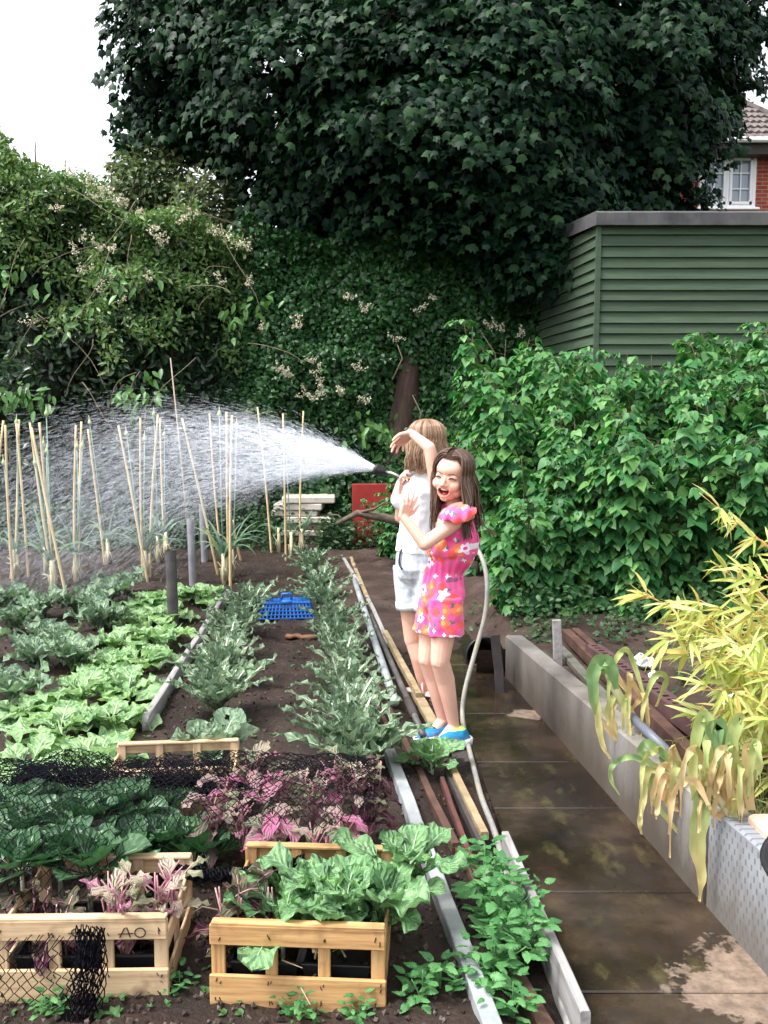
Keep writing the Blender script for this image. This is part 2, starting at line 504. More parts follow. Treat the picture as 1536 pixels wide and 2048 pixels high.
pb.add([(xp(1.3), 1.3, -.007), (xw(1.3), 1.3, -.007), (xw(6.4), 6.4, -.007), (xp(6.4), 6.4, -.007)], [(0, 1, 2, 3)])
tag(pb.build('path', M_path, smooth=False), kind='structure')

# raised bed soil to the right, behind the low wall
_n6 = Noise(41, 2, 5, 1.4); _n7 = Noise(42, 2, 4, 9)
def rbed_z(x, y):
    p = np.stack([x, y], -1)
    k = np.clip((y - 4.93) / .1, 0, 1); e = np.clip((x - xw(y) + .10) / .40, 0, 1); e = e * e * (3 - 2 * e)
    return .20 * (1 - k * (1 - e)) + (.02 * _n6(p) + .012 * _n7(p)) * (.3 + .7 * e) - .03 * k * (1 - e)
grid_mesh('raised_soil', np.arange(.05, 6, .035), np.arange(1.2, 9.4, .05), rbed_z, M_dirt, mask=lambda x, y: x > np.where(y > 4.93, xw(y) - .16, xw(y) + .06))
# bank behind the hedge
def bank_z(x, y): return -.05 + np.clip((y - 11.5) / 3, 0, 1) * 1.9 + 0 * x
grid_mesh('bank_terrain', np.arange(-40, 41, 2.), np.concatenate([np.arange(11.4, 15, .4), np.arange(15, 80, 4.)]), bank_z, M_ground)

# ---- low concrete wall (weathered slab far, patterned slab near)
M_conc = pmat('weathered_concrete', (.07, .06, .05), (.18, .165, .15), 4, .85, bump=.004, bscale=50, c3=(.30, .30, .295), stretch=(1, 1, .32), detail=9)
def pattern_concrete():
    m = pmat('patterned_concrete', (.19, .205, .23), (.28, .295, .32), 7, .8, bump=.001, bscale=60)
    n = m.node_tree.nodes; L = m.node_tree.links; b = n['Principled BSDF']
    tc = n.new('ShaderNodeTexCoord'); mp = n.new('ShaderNodeMapping')
    mp.inputs['Rotation'].default_value = (0, radians(90), 0)
    L.new(tc.outputs['Object'], mp.inputs['Vector'])
    sep = n.new('ShaderNodeSeparateXYZ'); L.new(tc.outputs['Object'], sep.inputs[0])
    def M(op, a, c):
        k = n.new('ShaderNodeMath'); k.operation = op
        for i, vv in enumerate((a, c)):
            if isinstance(vv, (int, float)): k.inputs[i].default_value = vv
            else: L.new(vv, k.inputs[i])
        return k.outputs[0]
    u = M('MULTIPLY', sep.outputs['Y'], 1 / .030); v = M('MULTIPLY', sep.outputs['Z'], 1 / .026)
    row = M('FLOOR', v, 0); sh = M('ADD', u, M('MULTIPLY', M('MODULO', row, 2.0), .5))
    fu = M('ABSOLUTE', M('SUBTRACT', M('FRACT', sh, 0), .5), 0); fv = M('ABSOLUTE', M('SUBTRACT', M('FRACT', v, 0), .5), 0)
    inside = M('MULTIPLY', M('LESS_THAN', fu, .13), M('LESS_THAN', fv, .33))
    old = b.inputs['Base Color'].links[0].from_socket
    mx = n.new('ShaderNodeMixRGB'); L.new(inside, mx.inputs['Fac']); L.new(old, mx.inputs['Color1']); mx.inputs['Color2'].default_value = (.12, .13, .145, 1)
    L.new(mx.outputs[0], b.inputs['Base Color'])
    return m
def stain_foot(m, col=(.05, .036, .024)):
    n = m.node_tree.nodes; L = m.node_tree.links; b = n['Principled BSDF']; old = b.inputs['Base Color'].links[0].from_socket
    tc = n.new('ShaderNodeTexCoord'); sep = n.new('ShaderNodeSeparateXYZ'); L.new(tc.outputs['Object'], sep.inputs[0])
    mp = n.new('ShaderNodeMapping'); mp.inputs['Scale'].default_value = (1, 1, .3); L.new(tc.outputs['Object'], mp.inputs['Vector'])
    nz = n.new('ShaderNodeTexNoise'); nz.inputs['Scale'].default_value = 16; nz.inputs['Detail'].default_value = 9; nz.inputs['Roughness'].default_value = .7; L.new(mp.outputs[0], nz.inputs['Vector'])
    a = n.new('ShaderNodeMath'); a.operation = 'MULTIPLY_ADD'; L.new(nz.outputs['Fac'], a.inputs[0]); a.inputs[1].default_value = -.42; L.new(sep.outputs['Z'], a.inputs[2])
    mr = n.new('ShaderNodeMapRange'); mr.inputs['From Min'].default_value = -.16; mr.inputs['From Max'].default_value = .06; mr.inputs['To Min'].default_value = .85; mr.inputs['To Max'].default_value = 0; L.new(a.outputs[0], mr.inputs['Value'])
    mx = n.new('ShaderNodeMixRGB'); L.new(mr.outputs[0], mx.inputs['Fac']); L.new(old, mx.inputs['Color1']); mx.inputs['Color2'].default_value = c4(col); L.new(mx.outputs[0], b.inputs['Base Color'])
    return m
stain_foot(M_conc)
M_pat = stain_foot(pattern_concrete(), (.10, .085, .07))
def wall_seg(name, y0, y1, z0, z1, th, mat, label, off=0.0):
    mb = MB(); n = 14; V = []
    nz = Noise(51, 1, 3, 2.0)
    for k in range(n + 1):
        y = y0 + (y1 - y0) * k / n; x = xw(y) + off; zt = z0 + (z1 - z0) * k / n + .003 * float(nz(np.array([y])))
        V += [(x, y, -.12), (x, y, zt - .008), (x + .008, y, zt), (x + th - .008, y, zt), (x + th, y, zt - .008), (x + th, y, -.12)]
    q = []
    for k in range(n):
        for j in range(5): q.append((k * 6 + j, k * 6 + j + 1, k * 6 + j + 7, k * 6 + j + 6))
    t = [(0, 1, 5), (1, 2, 4), (2, 3, 4), (1, 4, 5)]; e = n * 6
    t += [tuple(e + a for a in reversed(tt)) for tt in t]
    mb.add(V, q, t)
    o = mb.build(name, mat, smooth=False)
    return tag(o, label, 'wall')
wall_seg('concrete_wall', 2.535, 4.95, .315, .245, .10, M_conc, 'low weathered stained concrete wall running along the wet path')
wall_seg('concrete_wall', 1.3, 2.52, .335, .318, .10, M_pat, 'pale grey concrete slab wall with dotted pattern at path edge', .004)

# ================================================================== BUILDINGS
def brick_mat():
    m, n, L, b = _new('red_brick')
    tc = n.new('ShaderNodeTexCoord'); mp = n.new('ShaderNodeMapping'); mp.inputs['Rotation'].default_value = (radians(90), 0, 0)
    L.new(tc.outputs['Object'], mp.inputs['Vector'])
    br = n.new('ShaderNodeTexBrick'); L.new(mp.outputs[0], br.inputs['Vector'])
    br.inputs['Scale'].default_value = 1.0; br.inputs['Brick Width'].default_value = .225; br.inputs['Row Height'].default_value = .075
    br.inputs['Mortar Size'].default_value = .008; br.inputs['Color1'].default_value = (.34, .040, .024, 1); br.inputs['Color2'].default_value = (.46, .085, .045, 1); br.inputs['Mortar'].default_value = (.42, .30, .24, 1)
    nz = n.new('ShaderNodeTexNoise'); nz.inputs['Scale'].default_value = 9; L.new(tc.outputs['Object'], nz.inputs['Vector'])
    mx = n.new('ShaderNodeMixRGB'); mx.blend_type = 'MULTIPLY'; mx.inputs['Fac'].default_value = .4
    L.new(br.outputs['Color'], mx.inputs['Color1']); L.new(nz.outputs['Color'], mx.inputs['Color2']); L.new(mx.outputs[0], b.inputs['Base Color'])
    bp = n.new('ShaderNodeBump'); bp.inputs['Distance'].default_value = .01; bp.invert = True; L.new(br.outputs['Fac'], bp.inputs['Height']); L.new(bp.outputs[0], b.inputs['Normal'])
    b.inputs['Roughness'].default_value = .9
    return m
M_brick = brick_mat()
M_white = pmat('white_upvc', (.78, .78, .80), (.82, .82, .84), 3, .35)
M_glass, n_, L_, b_ = _new('window_glass')
b_.inputs['Base Color'].default_value = (.24, .29, .36, 1); b_.inputs['Roughness'].default_value = .06; b_.inputs['Specular IOR Level'].default_value = .8
M_tile = pmat('roof_tile', (.07, .055, .055), (.15, .125, .12), 6, .85, c3=(.20, .17, .16))
M_fascia = pmat('dark_fascia', (.03, .02, .022), (.045, .03, .03), 5, .6)
HY = 18.0
A = W(1300, 300, HY); Bc = W(1700, 290, HY); xL = W(830, 300, HY)[0]
zE = W(1500, 291, HY)[2]
xR = W(1590, 300, HY)[0]
house = thing('brick_house', 'red brick house with white window behind the big dark tree', 'house', (xL + 4, HY + 3, 1.85))
def hpart(mb, name, mats, parent=house, smooth=False):
    mb.xform(Matrix.Translation(-Vector((xL + 4, HY + 3, 1.85))))
    return mb.build(name, mats, parent, smooth)
b1 = MB(); b1.box(((xL + xR) / 2, HY + 3, (1.5 + zE) / 2 - .13), (xR - xL, 6, zE - 1.5 - .26)); hpart(b1, 'wall', M_brick)
# hipped roof with pantile rows
rf = MB()
ov = .35; rx0, rx1, ry0, ry1 = xL - ov, xR + ov, HY - ov, HY + 6 + ov; zr = zE + .02; rh = 3.1
ins = 3.2
rows, colsn = 20, 110
def roof_pt(u, v):                              # front slope: u across 0..1, v up 0..1
    x = (rx0 + ins * v) * (1 - u) + (rx1 - ins * v) * u
    return np.array([x, ry0 + (ry1 - ry0) / 2 * v, zr + rh * v])
for r_ in range(rows):
    V = []
    for c_ in range(colsn * 2 + 1):
        u = c_ / (colsn * 2)
        p0 = roof_pt(u, r_ / rows); p1 = roof_pt(u, (r_ + 1) / rows)
        bump_ = .022 * sin(c_ * pi / 2 + r_ % 2 * pi / 2)
        V += [p0 + np.array([0, -.02, .035 + bump_]), p1 + np.array([0, 0, .0 + bump_ * .6]), p0 + np.array([0, 0, -.01])]
    q = []
    for c_ in range(colsn * 2):
        a = c_ * 3
        q += [(a, a + 3, a + 4, a + 1), (a + 2, a + 5, a + 3, a)]
    rf.add(V, q)
V = [(rx0, ry0, zr), (rx1, ry0, zr), (rx1, ry1, zr), (rx0, ry1, zr), (rx0 + ins, (ry0 + ry1) / 2, zr + rh - .01), (rx1 - ins, (ry0 + ry1) / 2, zr + rh - .01)]
rf.add(V, [(3, 2, 1, 0), (2, 3, 4, 5)], [(0, 4, 3), (1, 2, 5)])
rf.beam(V[4] + np.array([0, 0, .03]), V[5] + np.array([0, 0, .03]), .2, .09)
for (a, b2) in ((0, 4), (1, 5)):
    rf.beam(np.array(V[a]) + [0, 0, .05], np.array(V[b2]) + [0, 0, .05], .17, .08, rows=10, wob=.006)
roof = hpart(rf, 'roof', M_tile)
gb = MB(); gb.box(((xL + xR) / 2, HY - ov - .06, zE - .02), (xR - xL + .8, .11, .10), bev=.03); hpart(gb, 'gutter', M_white)
fb = MB(); fb.box(((xL + xR) / 2, HY - .16, zE - .17), (xR - xL + .4, .36, .19)); hpart(fb, 'fascia', M_fascia)
wx1 = W(1508, 400, HY)[0]; wz0 = W(1460, 421, HY)[2]; wz1 = W(1460, 309, HY)[2]; wx0 = W(1395, 400, HY)[0]
def house_window(x0, x1, z0, z1, yy):
    w = MB(); fw = .075
    for (c, s) in (((x0 + fw / 2, z0, z1), 'v'), ((x1 - fw / 2, z0, z1), 'v'), (((x0 + x1) / 2, z0, z1), 'v')):
        w.box((c[0], yy, (z0 + z1) / 2), (fw, .09, z1 - z0), bev=.01)
    for z in (z0 + fw / 2, z1 - fw / 2): w.box(((x0 + x1) / 2, yy, z), (x1 - x0 - .002, .088, fw), bev=.01)
    fr = hpart(w, 'window', M_white)
    mid = (x0 + x1) / 2
    for (a, b2) in ((x0 + fw, mid - fw / 2), (mid + fw / 2, x1 - fw)):
        s_ = MB(); iw = .05
        s_.box((a + iw / 2, yy - .025, (z0 + z1) / 2), (iw, .06, z1 - z0 - 2 * fw)); s_.box((b2 - iw / 2, yy - .025, (z0 + z1) / 2), (iw, .06, z1 - z0 - 2 * fw))
        for z in (z0 + fw + iw / 2, z1 - fw - iw / 2): s_.box(((a + b2) / 2, yy - .026, z), (b2 - a - .002, .058, iw))
        s_.box(((a + b2) / 2, yy - .01, (z0 + z1) / 2), (.022, .03, z1 - z0 - 2 * fw))
        for k in (1, 2): s_.box(((a + b2) / 2, yy - .011, z0 + fw + (z1 - z0 - 2 * fw) * k / 3), (b2 - a, .03, .022))
        so = hpart(s_, 'sash', M_white, fr)
        gl = MB(); gl.box(((a + b2) / 2, yy + .012, (z0 + z1) / 2), (b2 - a, .006, z1 - z0 - 2 * fw)); hpart(gl, 'pane', M_glass, fr)
    sl = MB(); sl.box(((x0 + x1) / 2, yy - .08, z0 - .03), (x1 - x0 + .1, .16, .05), bev=.01); hpart(sl, 'sill', M_white, fr)
house_window(wx0, wx1, wz0 + .03, wz1, HY - .03)

# shed
M_shed = pmat('green_paint_timber', (.028, .050, .029), (.045, .073, .044), 2.2, .85, bump=.0015, bscale=30, stretch=(.6, .6, 9), c3=(.066, .095, .062), detail=10)
def vary_boards(m):
    n = m.node_tree.nodes; L = m.node_tree.links; b = n['Principled BSDF']; old = b.inputs['Base Color'].links[0].from_socket
    g_ = n.new('ShaderNodeNewGeometry'); mr = n.new('ShaderNodeMapRange'); mr.inputs['To Min'].default_value = .78; mr.inputs['To Max'].default_value = 1.2; L.new(g_.outputs['Random Per Island'], mr.inputs['Value'])
    hs_ = n.new('ShaderNodeHueSaturation'); L.new(mr.outputs[0], hs_.inputs['Value']); L.new(old, hs_.inputs['Color']); L.new(hs_.outputs[0], b.inputs['Base Color'])
vary_boards(M_shed)
M_felt = pmat('roofing_felt', (.05, .05, .055), (.085, .083, .09), 4, .95, bump=.002, bscale=80, c3=(.09, .105, .08))
SY = 9.5; sx0 = W(1197, 560, SY)[0]; sx1 = sx0 + 4.2; szt = W(1300, 452, SY)[2]; szr = W(1300, 426, SY)[2]; SD = 3.2
sx_back = .0
shed = thing('garden_shed', 'green timber clad shed with felt roof behind raspberry bushes', 'shed', (sx0 + 2, SY + 1.5, 0))
def spart(mb, name, mats, smooth=False):
    mb.xform(Matrix.Translation(-Vector((sx0 + 2, SY + 1.5, 0)))); return mb.build(name, mats, shed, smooth)
fw_ = MB(); bh = .114; k = 0; z = szt + .02
while z > .0:
    V = []
    for (yy, zz) in ((SY, z), (SY - .030, z - bh + .012), (SY - .030, z - bh - .004), (SY - .001, z - bh - .004)):
        pass
    dz = random.uniform(-.007, .007)
    P = [(sx0, SY - .004, z + .004), (sx1, SY - .004, z + .004), (sx1, SY - .034, z - bh + dz), (sx0, SY - .034, z - bh + dz), (sx0, SY + .0, z - bh + dz), (sx1, SY + .0, z - bh + dz)]
    fw_.add(P, [(0, 3, 2, 1), (3, 4, 5, 2)], [(0, 4, 3), (1, 2, 5)])
    z -= bh
spart(fw_, 'front_wall', M_shed)
sw = MB(); z = szt + .02
def sidept(yy): return sx0 - .32 * (yy - SY)          # the side wall runs back and to the left
while z > 0:
    a = np.array([sx0 - .004, SY + .0, 0]); b2 = np.array([sx0 - .50, SY + SD, 0]); out = nrm(np.array([-(SD), -.50, 0]))
    P = [a + [0, 0, z + .004], b2 + [0, 0, z + .004], b2 + out * .03 + [0, 0, z - bh], a + out * .03 + [0, 0, z - bh], a + [0, 0, z - bh], b2 + [0, 0, z - bh]]
    sw.add(P, [(0, 1, 2, 3), (3, 2, 5, 4)], [(0, 3, 4), (1, 5, 2)])
    z -= bh
spart(sw, 'side_wall', M_shed)
cp = MB(); cp.box((sx0 - .016, SY - .02, szt / 2), (.05, .05, szt)); spart(cp, 'corner_post', M_shed)
bk = MB(); bk.add([(sx0 + .02, SY + .05, 0), (sx1, SY + .05, 0), (sx1, SY + SD, 0), (sx0 - .46, SY + SD, 0), (sx0 + .02, SY + .05, szt), (sx1, SY + .05, szt), (sx1, SY + SD, szt), (sx0 - .46, SY + SD, szt)],
    [(1, 2, 6, 5), (2, 3, 7, 6), (0, 1, 5, 4)]); spart(bk, 'back_wall', M_shed)
rfm = MB()
nn = 40; V = []
for k in range(nn + 1):
    x = sx0 - .06 + (sx1 - sx0 + .1) * k / nn; w_ = .006 * sin(k * 1.7) + .004 * sin(k * .6 + 1)
    V += [(x, SY - .10 + w_, szt - .01), (x, SY - .105 + w_, szr - .02), (x, SY - .085, szr), (x - (.50 if k == 0 else 0), SY + SD + .1, szr + .22)]
q = []
for k in range(nn):
    for j in range(3): q.append((k * 4 + j, k * 4 + 4 + j, k * 4 + 5 + j, k * 4 + 1 + j))
rfm.add(V, q)
a = np.array([sx0 - .06, SY - .10, 0]); b2 = np.array([sx0 - .57, SY + SD + .1, 0])
rfm.add([a + [0, 0, szt - .01], b2 + [0, 0, szt + .18], b2 + [0, 0, szr + .22], a + [0, 0, szr]], [(0, 1, 2, 3)])
rfm.add([(sx0 - .05, SY - .098, szt - .008), (sx1, SY - .098, szt - .008), (sx1, SY + .03, szt - .008), (sx0 - .05, SY + .03, szt - .008)], [(3, 2, 1, 0)])
spart(rfm, 'roof', M_felt)

# ================================================================== MAPLE
M_bark = pmat('bark', (.022, .018, .017), (.06, .05, .045), 14, .9, bump=.02, bscale=20, stretch=(1, 1, .25))
M_maple = leafmat('maple_leaf', [(.003, .014, .008), (.006, .024, .012), (.011, .037, .016), (.028, .072, .024)], .5, .10, .12)
TY = 13.5
tree = thing('maple_tree', 'huge dark green maple tree towering over the ivy bank', 'tree', (.9, TY, 1.5))
def tpart(mb, name, mats): mb.xform(Matrix.Translation(-Vector((.9, TY, 1.5)))); return mb.build(name, mats, tree)
blobs = [  # px, py, rx, ry (pixels at depth TY), depth offset, depth radius
    (400, 60, 160, 110, -.6, 1.3), (380, 195, 130, 85, -.3, 1.2), (640, 120, 260, 230, -1.3, 1.8), (960, 160, 300, 260, -1.6, 2.0),
    (800, 330, 300, 150, -1.2, 1.6), (1230, 140, 230, 200, -1.0, 1.8), (1400, 50, 115, 120, .2, 1.3), (1415, 120, 70, 60, .4, .8),
    (1265, 325, 120, 90, -1.2, 1.0), (1395, 250, 45, 40, -1.0, .5), (1350, 385, 60, 25, -1.2, .4), (1110, 420, 90, 60, -2.6, .7), (1120, 500, 60, 40, -2.6, .5), (700, 330, 130, 95, -.3, 1.2), (1080, 410, 260, 100, -1.0, 1.4),
    (760, 450, 240, 80, -.2, 1.3), (940, 510, 220, 75, .2, 1.2), (1080, 560, 110, 100, .3, .9), (800, -260, 640, 260, 0, 3.0), (320, 255, 70, 30, -.2, .8), (545, 400, 40, 40, .2, .5), (900, 170, 260, 170, -2.9, .9), (1000, 330, 170, 90, -2.7, .7)]  # last two lobes added forward of the crown to shade the shed's side
LOC, AX, NO, SC = [], [], [], []
ppm = F / TY
vol = np.array([b[2] * b[3] for b in blobs], float) ** .85
cnt = (vol / vol.sum() * 1900).astype(int)
for (bx, by, brx, bry, dy, dry), nsp in zip(blobs, cnt):
    c = W(bx, by, TY + dy); r3 = np.array([brx / ppm, dry, bry / ppm])
    d = rand_dirs(nsp); rad = rng.uniform(.25, 1.08, nsp) ** .45
    rad = np.where((rng.random(nsp) < .07) & (d[:, 0] < .25), rng.uniform(1.05, 1.28, nsp), rad)
    sp = c + d * rad[:, None] * r3
    for p, dd in zip(sp, d):
        nl = 72; R0 = rng.uniform(.30, .75)
        tilt = nrm(np.array([dd[0] * .75, dd[1] * .6 - .35, .85 + .2 * dd[2]]) + rng.normal(size=3) * .15)
        an = rng.uniform(0, 2 * pi, nl); rr = R0 * np.sqrt(rng.uniform(.02, 1, nl))
        e1 = nrm(np.cross(tilt, [0.3, 1, .2])); e2 = np.cross(tilt, e1)
        q = p + (np.cos(an) * rr)[:, None] * e1 + (np.sin(an) * rr)[:, None] * e2 - tilt * ((rr / R0) ** 2 * .20)[:, None] + rng.normal(size=(nl, 3)) * .022
        ax = (np.cos(an))[:, None] * e1 + (np.sin(an))[:, None] * e2 + np.array([0, 0, -.45]) + rng.normal(size=(nl, 3)) * .35
        no = tilt + rng.normal(size=(nl, 3)) * .42
        LOC.append(q); AX.append(ax); NO.append(no); SC.append(rng.uniform(.080, .150, nl))
LOC = np.concatenate(LOC); AX = np.concatenate(AX); NO = np.concatenate(NO); SC = np.concatenate(SC)
mb = MB(); h_ = rng.random(len(LOC)) < .5
mb.scatter(MAPLE, LOC[h_], frames(AX[h_], NO[h_]), SC[h_]); mb.scatter(MAPLE2, LOC[~h_], frames(AX[~h_], NO[~h_]), SC[~h_])
tpart(mb, 'crown', M_maple)
tr = MB()
def limb(mb, pts, r0, r1, sides=10): mb.tube(pts, np.linspace(r0, r1, len(pts)), sides)
base = np.array([.9, TY, 1.2]); top = W(900, 0, TY)
limb(tr, [base, base + [.05, 0, 1.2], W(880, 420, TY), W(890, 200, TY), top, W(900, -300, TY)], .34, .08)
for (a, b2, c) in [((880, 430), (700, 250), (520, 60)), ((885, 300), (1050, 160), (1250, 20)), ((885, 420), (1100, 330), (1320, 250)), ((885, 380), (650, 330), (420, 200)), ((1250, 500), (1285, 300), (1300, 60))]:
    limb(tr, [W(*a, TY), W((a[0] + b2[0]) / 2, (a[1] + b2[1]) / 2 - 15, TY - .1), W(*b2, TY - .3), W(*c, TY - .5)], .14, .03, 8)
limb(tr, [W(486, 520, 12.6), W(474, 470, 12.7), W(462, 420, 12.8), W(452, 370, 12.9), W(435, 300, 13), W(400, 200, 13.1)], .115, .04, 9)
limb(tr, [W(462, 420, 12.8), W(490, 330, 13), W(560, 220, 13)], .06, .02, 7)
for k in range(60):
    p = LOC[rng.integers(len(LOC))]; q = p + (W(880, 330, TY) - p) * .25 + rng.normal(size=3) * .1
    limb(tr, [q, (p + q) / 2 + rng.normal(size=3) * .08, p], .018, .006, 5)
tpart(tr, 'trunk', M_bark)

# ---- pale small trees peeping over the hedge on the left
M_pale = leafmat('pale_leaf', [(.07, .12, .05), (.11, .17, .07), (.15, .19, .09), (.09, .10, .045)], .5, .3, .3)
def small_tree(px, py, rx, ry, Y, n, label, name='background_tree'):
    c = W(px, py, Y); r3 = np.array([rx, .8 * rx, ry]) / (F / Y)
    t_ = thing(name, label, 'tree', (c[0], c[1], 1.0), group='pale trees peeping over the hedge')
    d = rand_dirs(n); p = d * (rng.uniform(.1, 1, n) ** .4)[:, None] * r3 + rng.normal(size=(n, 3)) * .1
    m = MB(); m.scatter(OVATE, p + (c - np.array([c[0], c[1], 1.0])), frames(d + rng.normal(size=(n, 3)) * .7 + [0, 0, -.3], d * .4 + [0, -.2, 1] + rng.normal(size=(n, 3)) * .5), rng.uniform(.06, .11, n))
    m.build('crown', M_pale, t_)
    m = MB(); m.tube([(0, 0, 0), (.05, 0, (c[2] - 1) * .6), (0, 0, c[2] - 1 + .3)], [.07, .05, .02], 7)
    for k in range(12):
        e = p[rng.integers(n)] + (c - np.array([c[0], c[1], 1.0])); m.tube([(0, 0, (c[2] - 1) * .7), e * .6 + np.array([0, 0, .2]), e], [.025, .015, .006], 5)
    m.build('trunk', M_bark, t_)
small_tree(300, 370, 75, 60, 12.6, 2600, 'small pale leaved tree peeping over the hedge left of the maple limb')
small_tree(410, 430, 60, 75, 12.2, 2200, 'airy pale tree in the gap beside the bare maple limb')

# ================================================================== HEDGE, VINE, IVY
_h1 = Noise(61, 3, 4, .55); _h2 = Noise(62, 3, 3, 1.6)
def shell(N, x0, x1, ztop, y0, depth, lean=.25, zmin=0.0, bump=.35, topn=.18, r=rng):
    """points over the front and the top of a bushy bank; returns points and outward normals"""
    x = r.uniform(x0, x1, N); zt = ztop(x)
    isT = r.random(N) < topn
    z = zmin + (zt - zmin) * r.random(N) ** .9
    P = np.stack([x, np.zeros(N), z], -1)
    nb = _h1(P) * bump + _h2(P) * bump * .45
    if callable(y0): y0 = y0(x)
    y = y0 + lean * (z / zt) ** 2 * 1.4 - nb + r.exponential(.10, N)
    yT = y0 + lean * 1.4 - .2 + r.uniform(0, depth, N)
    PT = np.stack([x, yT, zt], -1); nT = _h1(PT) * bump + _h2(PT) * .25
    y = np.where(isT, yT, y); z = np.where(isT, zt + nT * .6 - r.exponential(.08, N), z)
    nor = np.where(isT[:, None], [[0, -.3, 1.]], [[0, -1., .35]]) + r.normal(size=(N, 3)) * .25
    return np.stack([x, y, z], -1), nor
def leafy(mb, tm, P, nor, s0, s1, jit=.5, droop=.5, m=0):
    N = len(P); ax = rng.normal(size=(N, 3)) * .8 + nor * .35 + [0, 0, -droop]
    mb.scatter(tm, P, frames(ax, nor + rng.normal(size=(N, 3)) * jit), rng.uniform(s0, s1, N), m)
def core(x0, x1, ztop, y0, depth, bump=.35, lean=.25, zmin=-.1):
    """twiggy inside of a hedge as a closed lumpy body a little behind its leaves"""
    nx, nz = int((x1 - x0) / .15) + 2, 26
    V = []; 
    for side in (0, 1):
        for i in range(nx):
            x = x0 + (x1 - x0) * i / (nx - 1); zt = float(ztop(np.array([x]))[0]) - .18
            for j in range(nz):
                z = zmin + (zt - zmin) * j / (nz - 1); p = np.array([[x, 0, z]])
                nb = float(_h1(p)[0] * bump + _h2(p)[0] * bump * .45)
                yb = float(y0(np.array([x]))[0]) if callable(y0) else y0
                y = yb + lean * (max(0, z) / zt) ** 2 * 1.4 - nb + .16 if side == 0 else yb + depth + .3
                V.append((x, y, z))
    q = []; o = nx * nz
    for i in range(nx - 1):
        for j in range(nz - 1):
            a = i * nz + j; q += [(a, a + nz, a + nz + 1, a + 1), (o + a, o + a + 1, o + a + nz + 1, o + a + nz)]
        a = i * nz + nz - 1; q.append((a, a + nz, o + a + nz, o + a))
    for j in range(nz - 1):
        q.append((j, j + 1, o + j + 1, o + j)); a = (nx - 1) * nz + j; q.append((a, o + a, o + a + 1, a + 1))
    m = MB(); m.add(V, q); return m
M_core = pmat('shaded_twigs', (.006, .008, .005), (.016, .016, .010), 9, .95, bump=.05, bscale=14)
M_laurel = leafmat('laurel_leaf', [(.011, .028, .013), (.019, .047, .019), (.030, .070, .028), (.016, .038, .020)], .32, .10, .5)
M_shoot = leafmat('fresh_laurel_leaf', [(.05, .14, .035), (.08, .20, .05), (.12, .25, .07)], .4, .25, .4)
M_vine = leafmat('vine_leaf', [(.040, .11, .030), (.08, .18, .045), (.13, .24, .07), (.24, .31, .12), (.055, .14, .045)], .5, .25, .3)
M_ivy = leafmat('ivy_leaf', [(.012, .050, .014), (.021, .082, .021), (.044, .135, .035), (.015, .056, .019)], .40, .15, .4)
M_flower = leafmat('cream_flower', [(.52, .50, .38), (.68, .65, .50), (.48, .44, .32)], .7, .25, .2)
M_twig = pmat('twig', (.10, .075, .05), (.20, .16, .11), 12, .85)
M_twigd = pmat('dark_twig', (.03, .022, .016), (.07, .05, .035), 12, .85)
HYY = 10.35
def hz(x): return 4.68 - .36 * np.clip(x + 4.6, 0, 9) + .12 * np.sin(x * 2.3) + .10 * np.sin(x * 5.1 + 1)
def hy(x): return HYY + .75 * np.clip(x + 2.7, 0, 2) ** 1.3
hedge = thing('laurel_hedge', 'tall dark laurel hedge along the back left of the plot', 'hedge', (-4, HYY, 0))
def rel(mb, o, name, mats):
    mb.xform(Matrix.Translation(-o.location)); return mb.build(name, mats, o)
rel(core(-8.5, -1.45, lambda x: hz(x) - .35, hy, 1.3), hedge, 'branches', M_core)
P, nr_ = shell(26000, -8.5, -1.3, lambda x: hz(x) - .25, hy, 1.4)
m = MB(); leafy(m, LAUREL, P, nr_, .09, .15, .55, .35); rel(m, hedge, 'foliage', M_laurel)
vine = thing('climbing_vine', 'yellowish green climbing vine with cream flower sprays over the hedge', 'vine', (-3.4, HYY, 0))
P, nr_ = shell(76000, -8.5, -1.2, hz, lambda x: hy(x) - .14, 1.5, topn=.22)
f_ = (P[:, 2] / hz(P[:, 0])); nzv = _h2(P * .8 + 3) * .16 + _h1(P + 9) * .16
keep = f_ + nzv > .55 + rng.random(len(P)) * .26
P, nr_ = P[keep], nr_[keep]
m = MB(); leafy(m, SLIM, P[::2], nr_[::2], .05, .12, .6, .5); leafy(m, OVATE, P[1::2], nr_[1::2], .035, .075, .7, .4); rel(m, vine, 'foliage', M_vine)
def tassels(mb, spots, n=26, L_=(.08, .22), s=(.018, .034)):
    for p in spots:
        for k in range(3):
            d = nrm(np.array([random.uniform(-.7, .7), -.35, random.uniform(-.1, 1.0)])); ln = random.uniform(*L_)
            t = rng.random(n) ** .8
            q = p + d * (t * ln)[:, None] + rng.normal(size=(n, 3)) * (.018 * (1 - t * .6))[:, None]
            mb.scatter(OVATE, q, frames(rng.normal(size=(n, 3)), rng.normal(size=(n, 3)) + [0, -.8, .3]), rng.uniform(*s, n))
def front(px, py, Y, off=.3):
    return W(px, py, Y - off)
fl = MB(); sp = [front(*p, HYY, .1) for p in [(205, 385), (195, 400), (215, 400), (250, 410), (180, 370), (235, 405), (285, 425), (315, 460), (320, 480), (395, 430), (430, 470), (450, 480), (478, 490), (330, 490), (160, 480), (155, 510), (200, 500), (220, 560), (208, 585), (170, 545), (300, 560), (440, 565), (60, 650), (140, 355), (110, 420), (245, 605), (360, 445), (500, 500)]]
tassels(fl, sp + [front(random.uniform(0, 480), random.uniform(380, 560), HYY, .15) for _ in range(1)], 18, (.06, .18), (.018, .032)); rel(fl, vine, 'flower', M_flower)
st = MB()
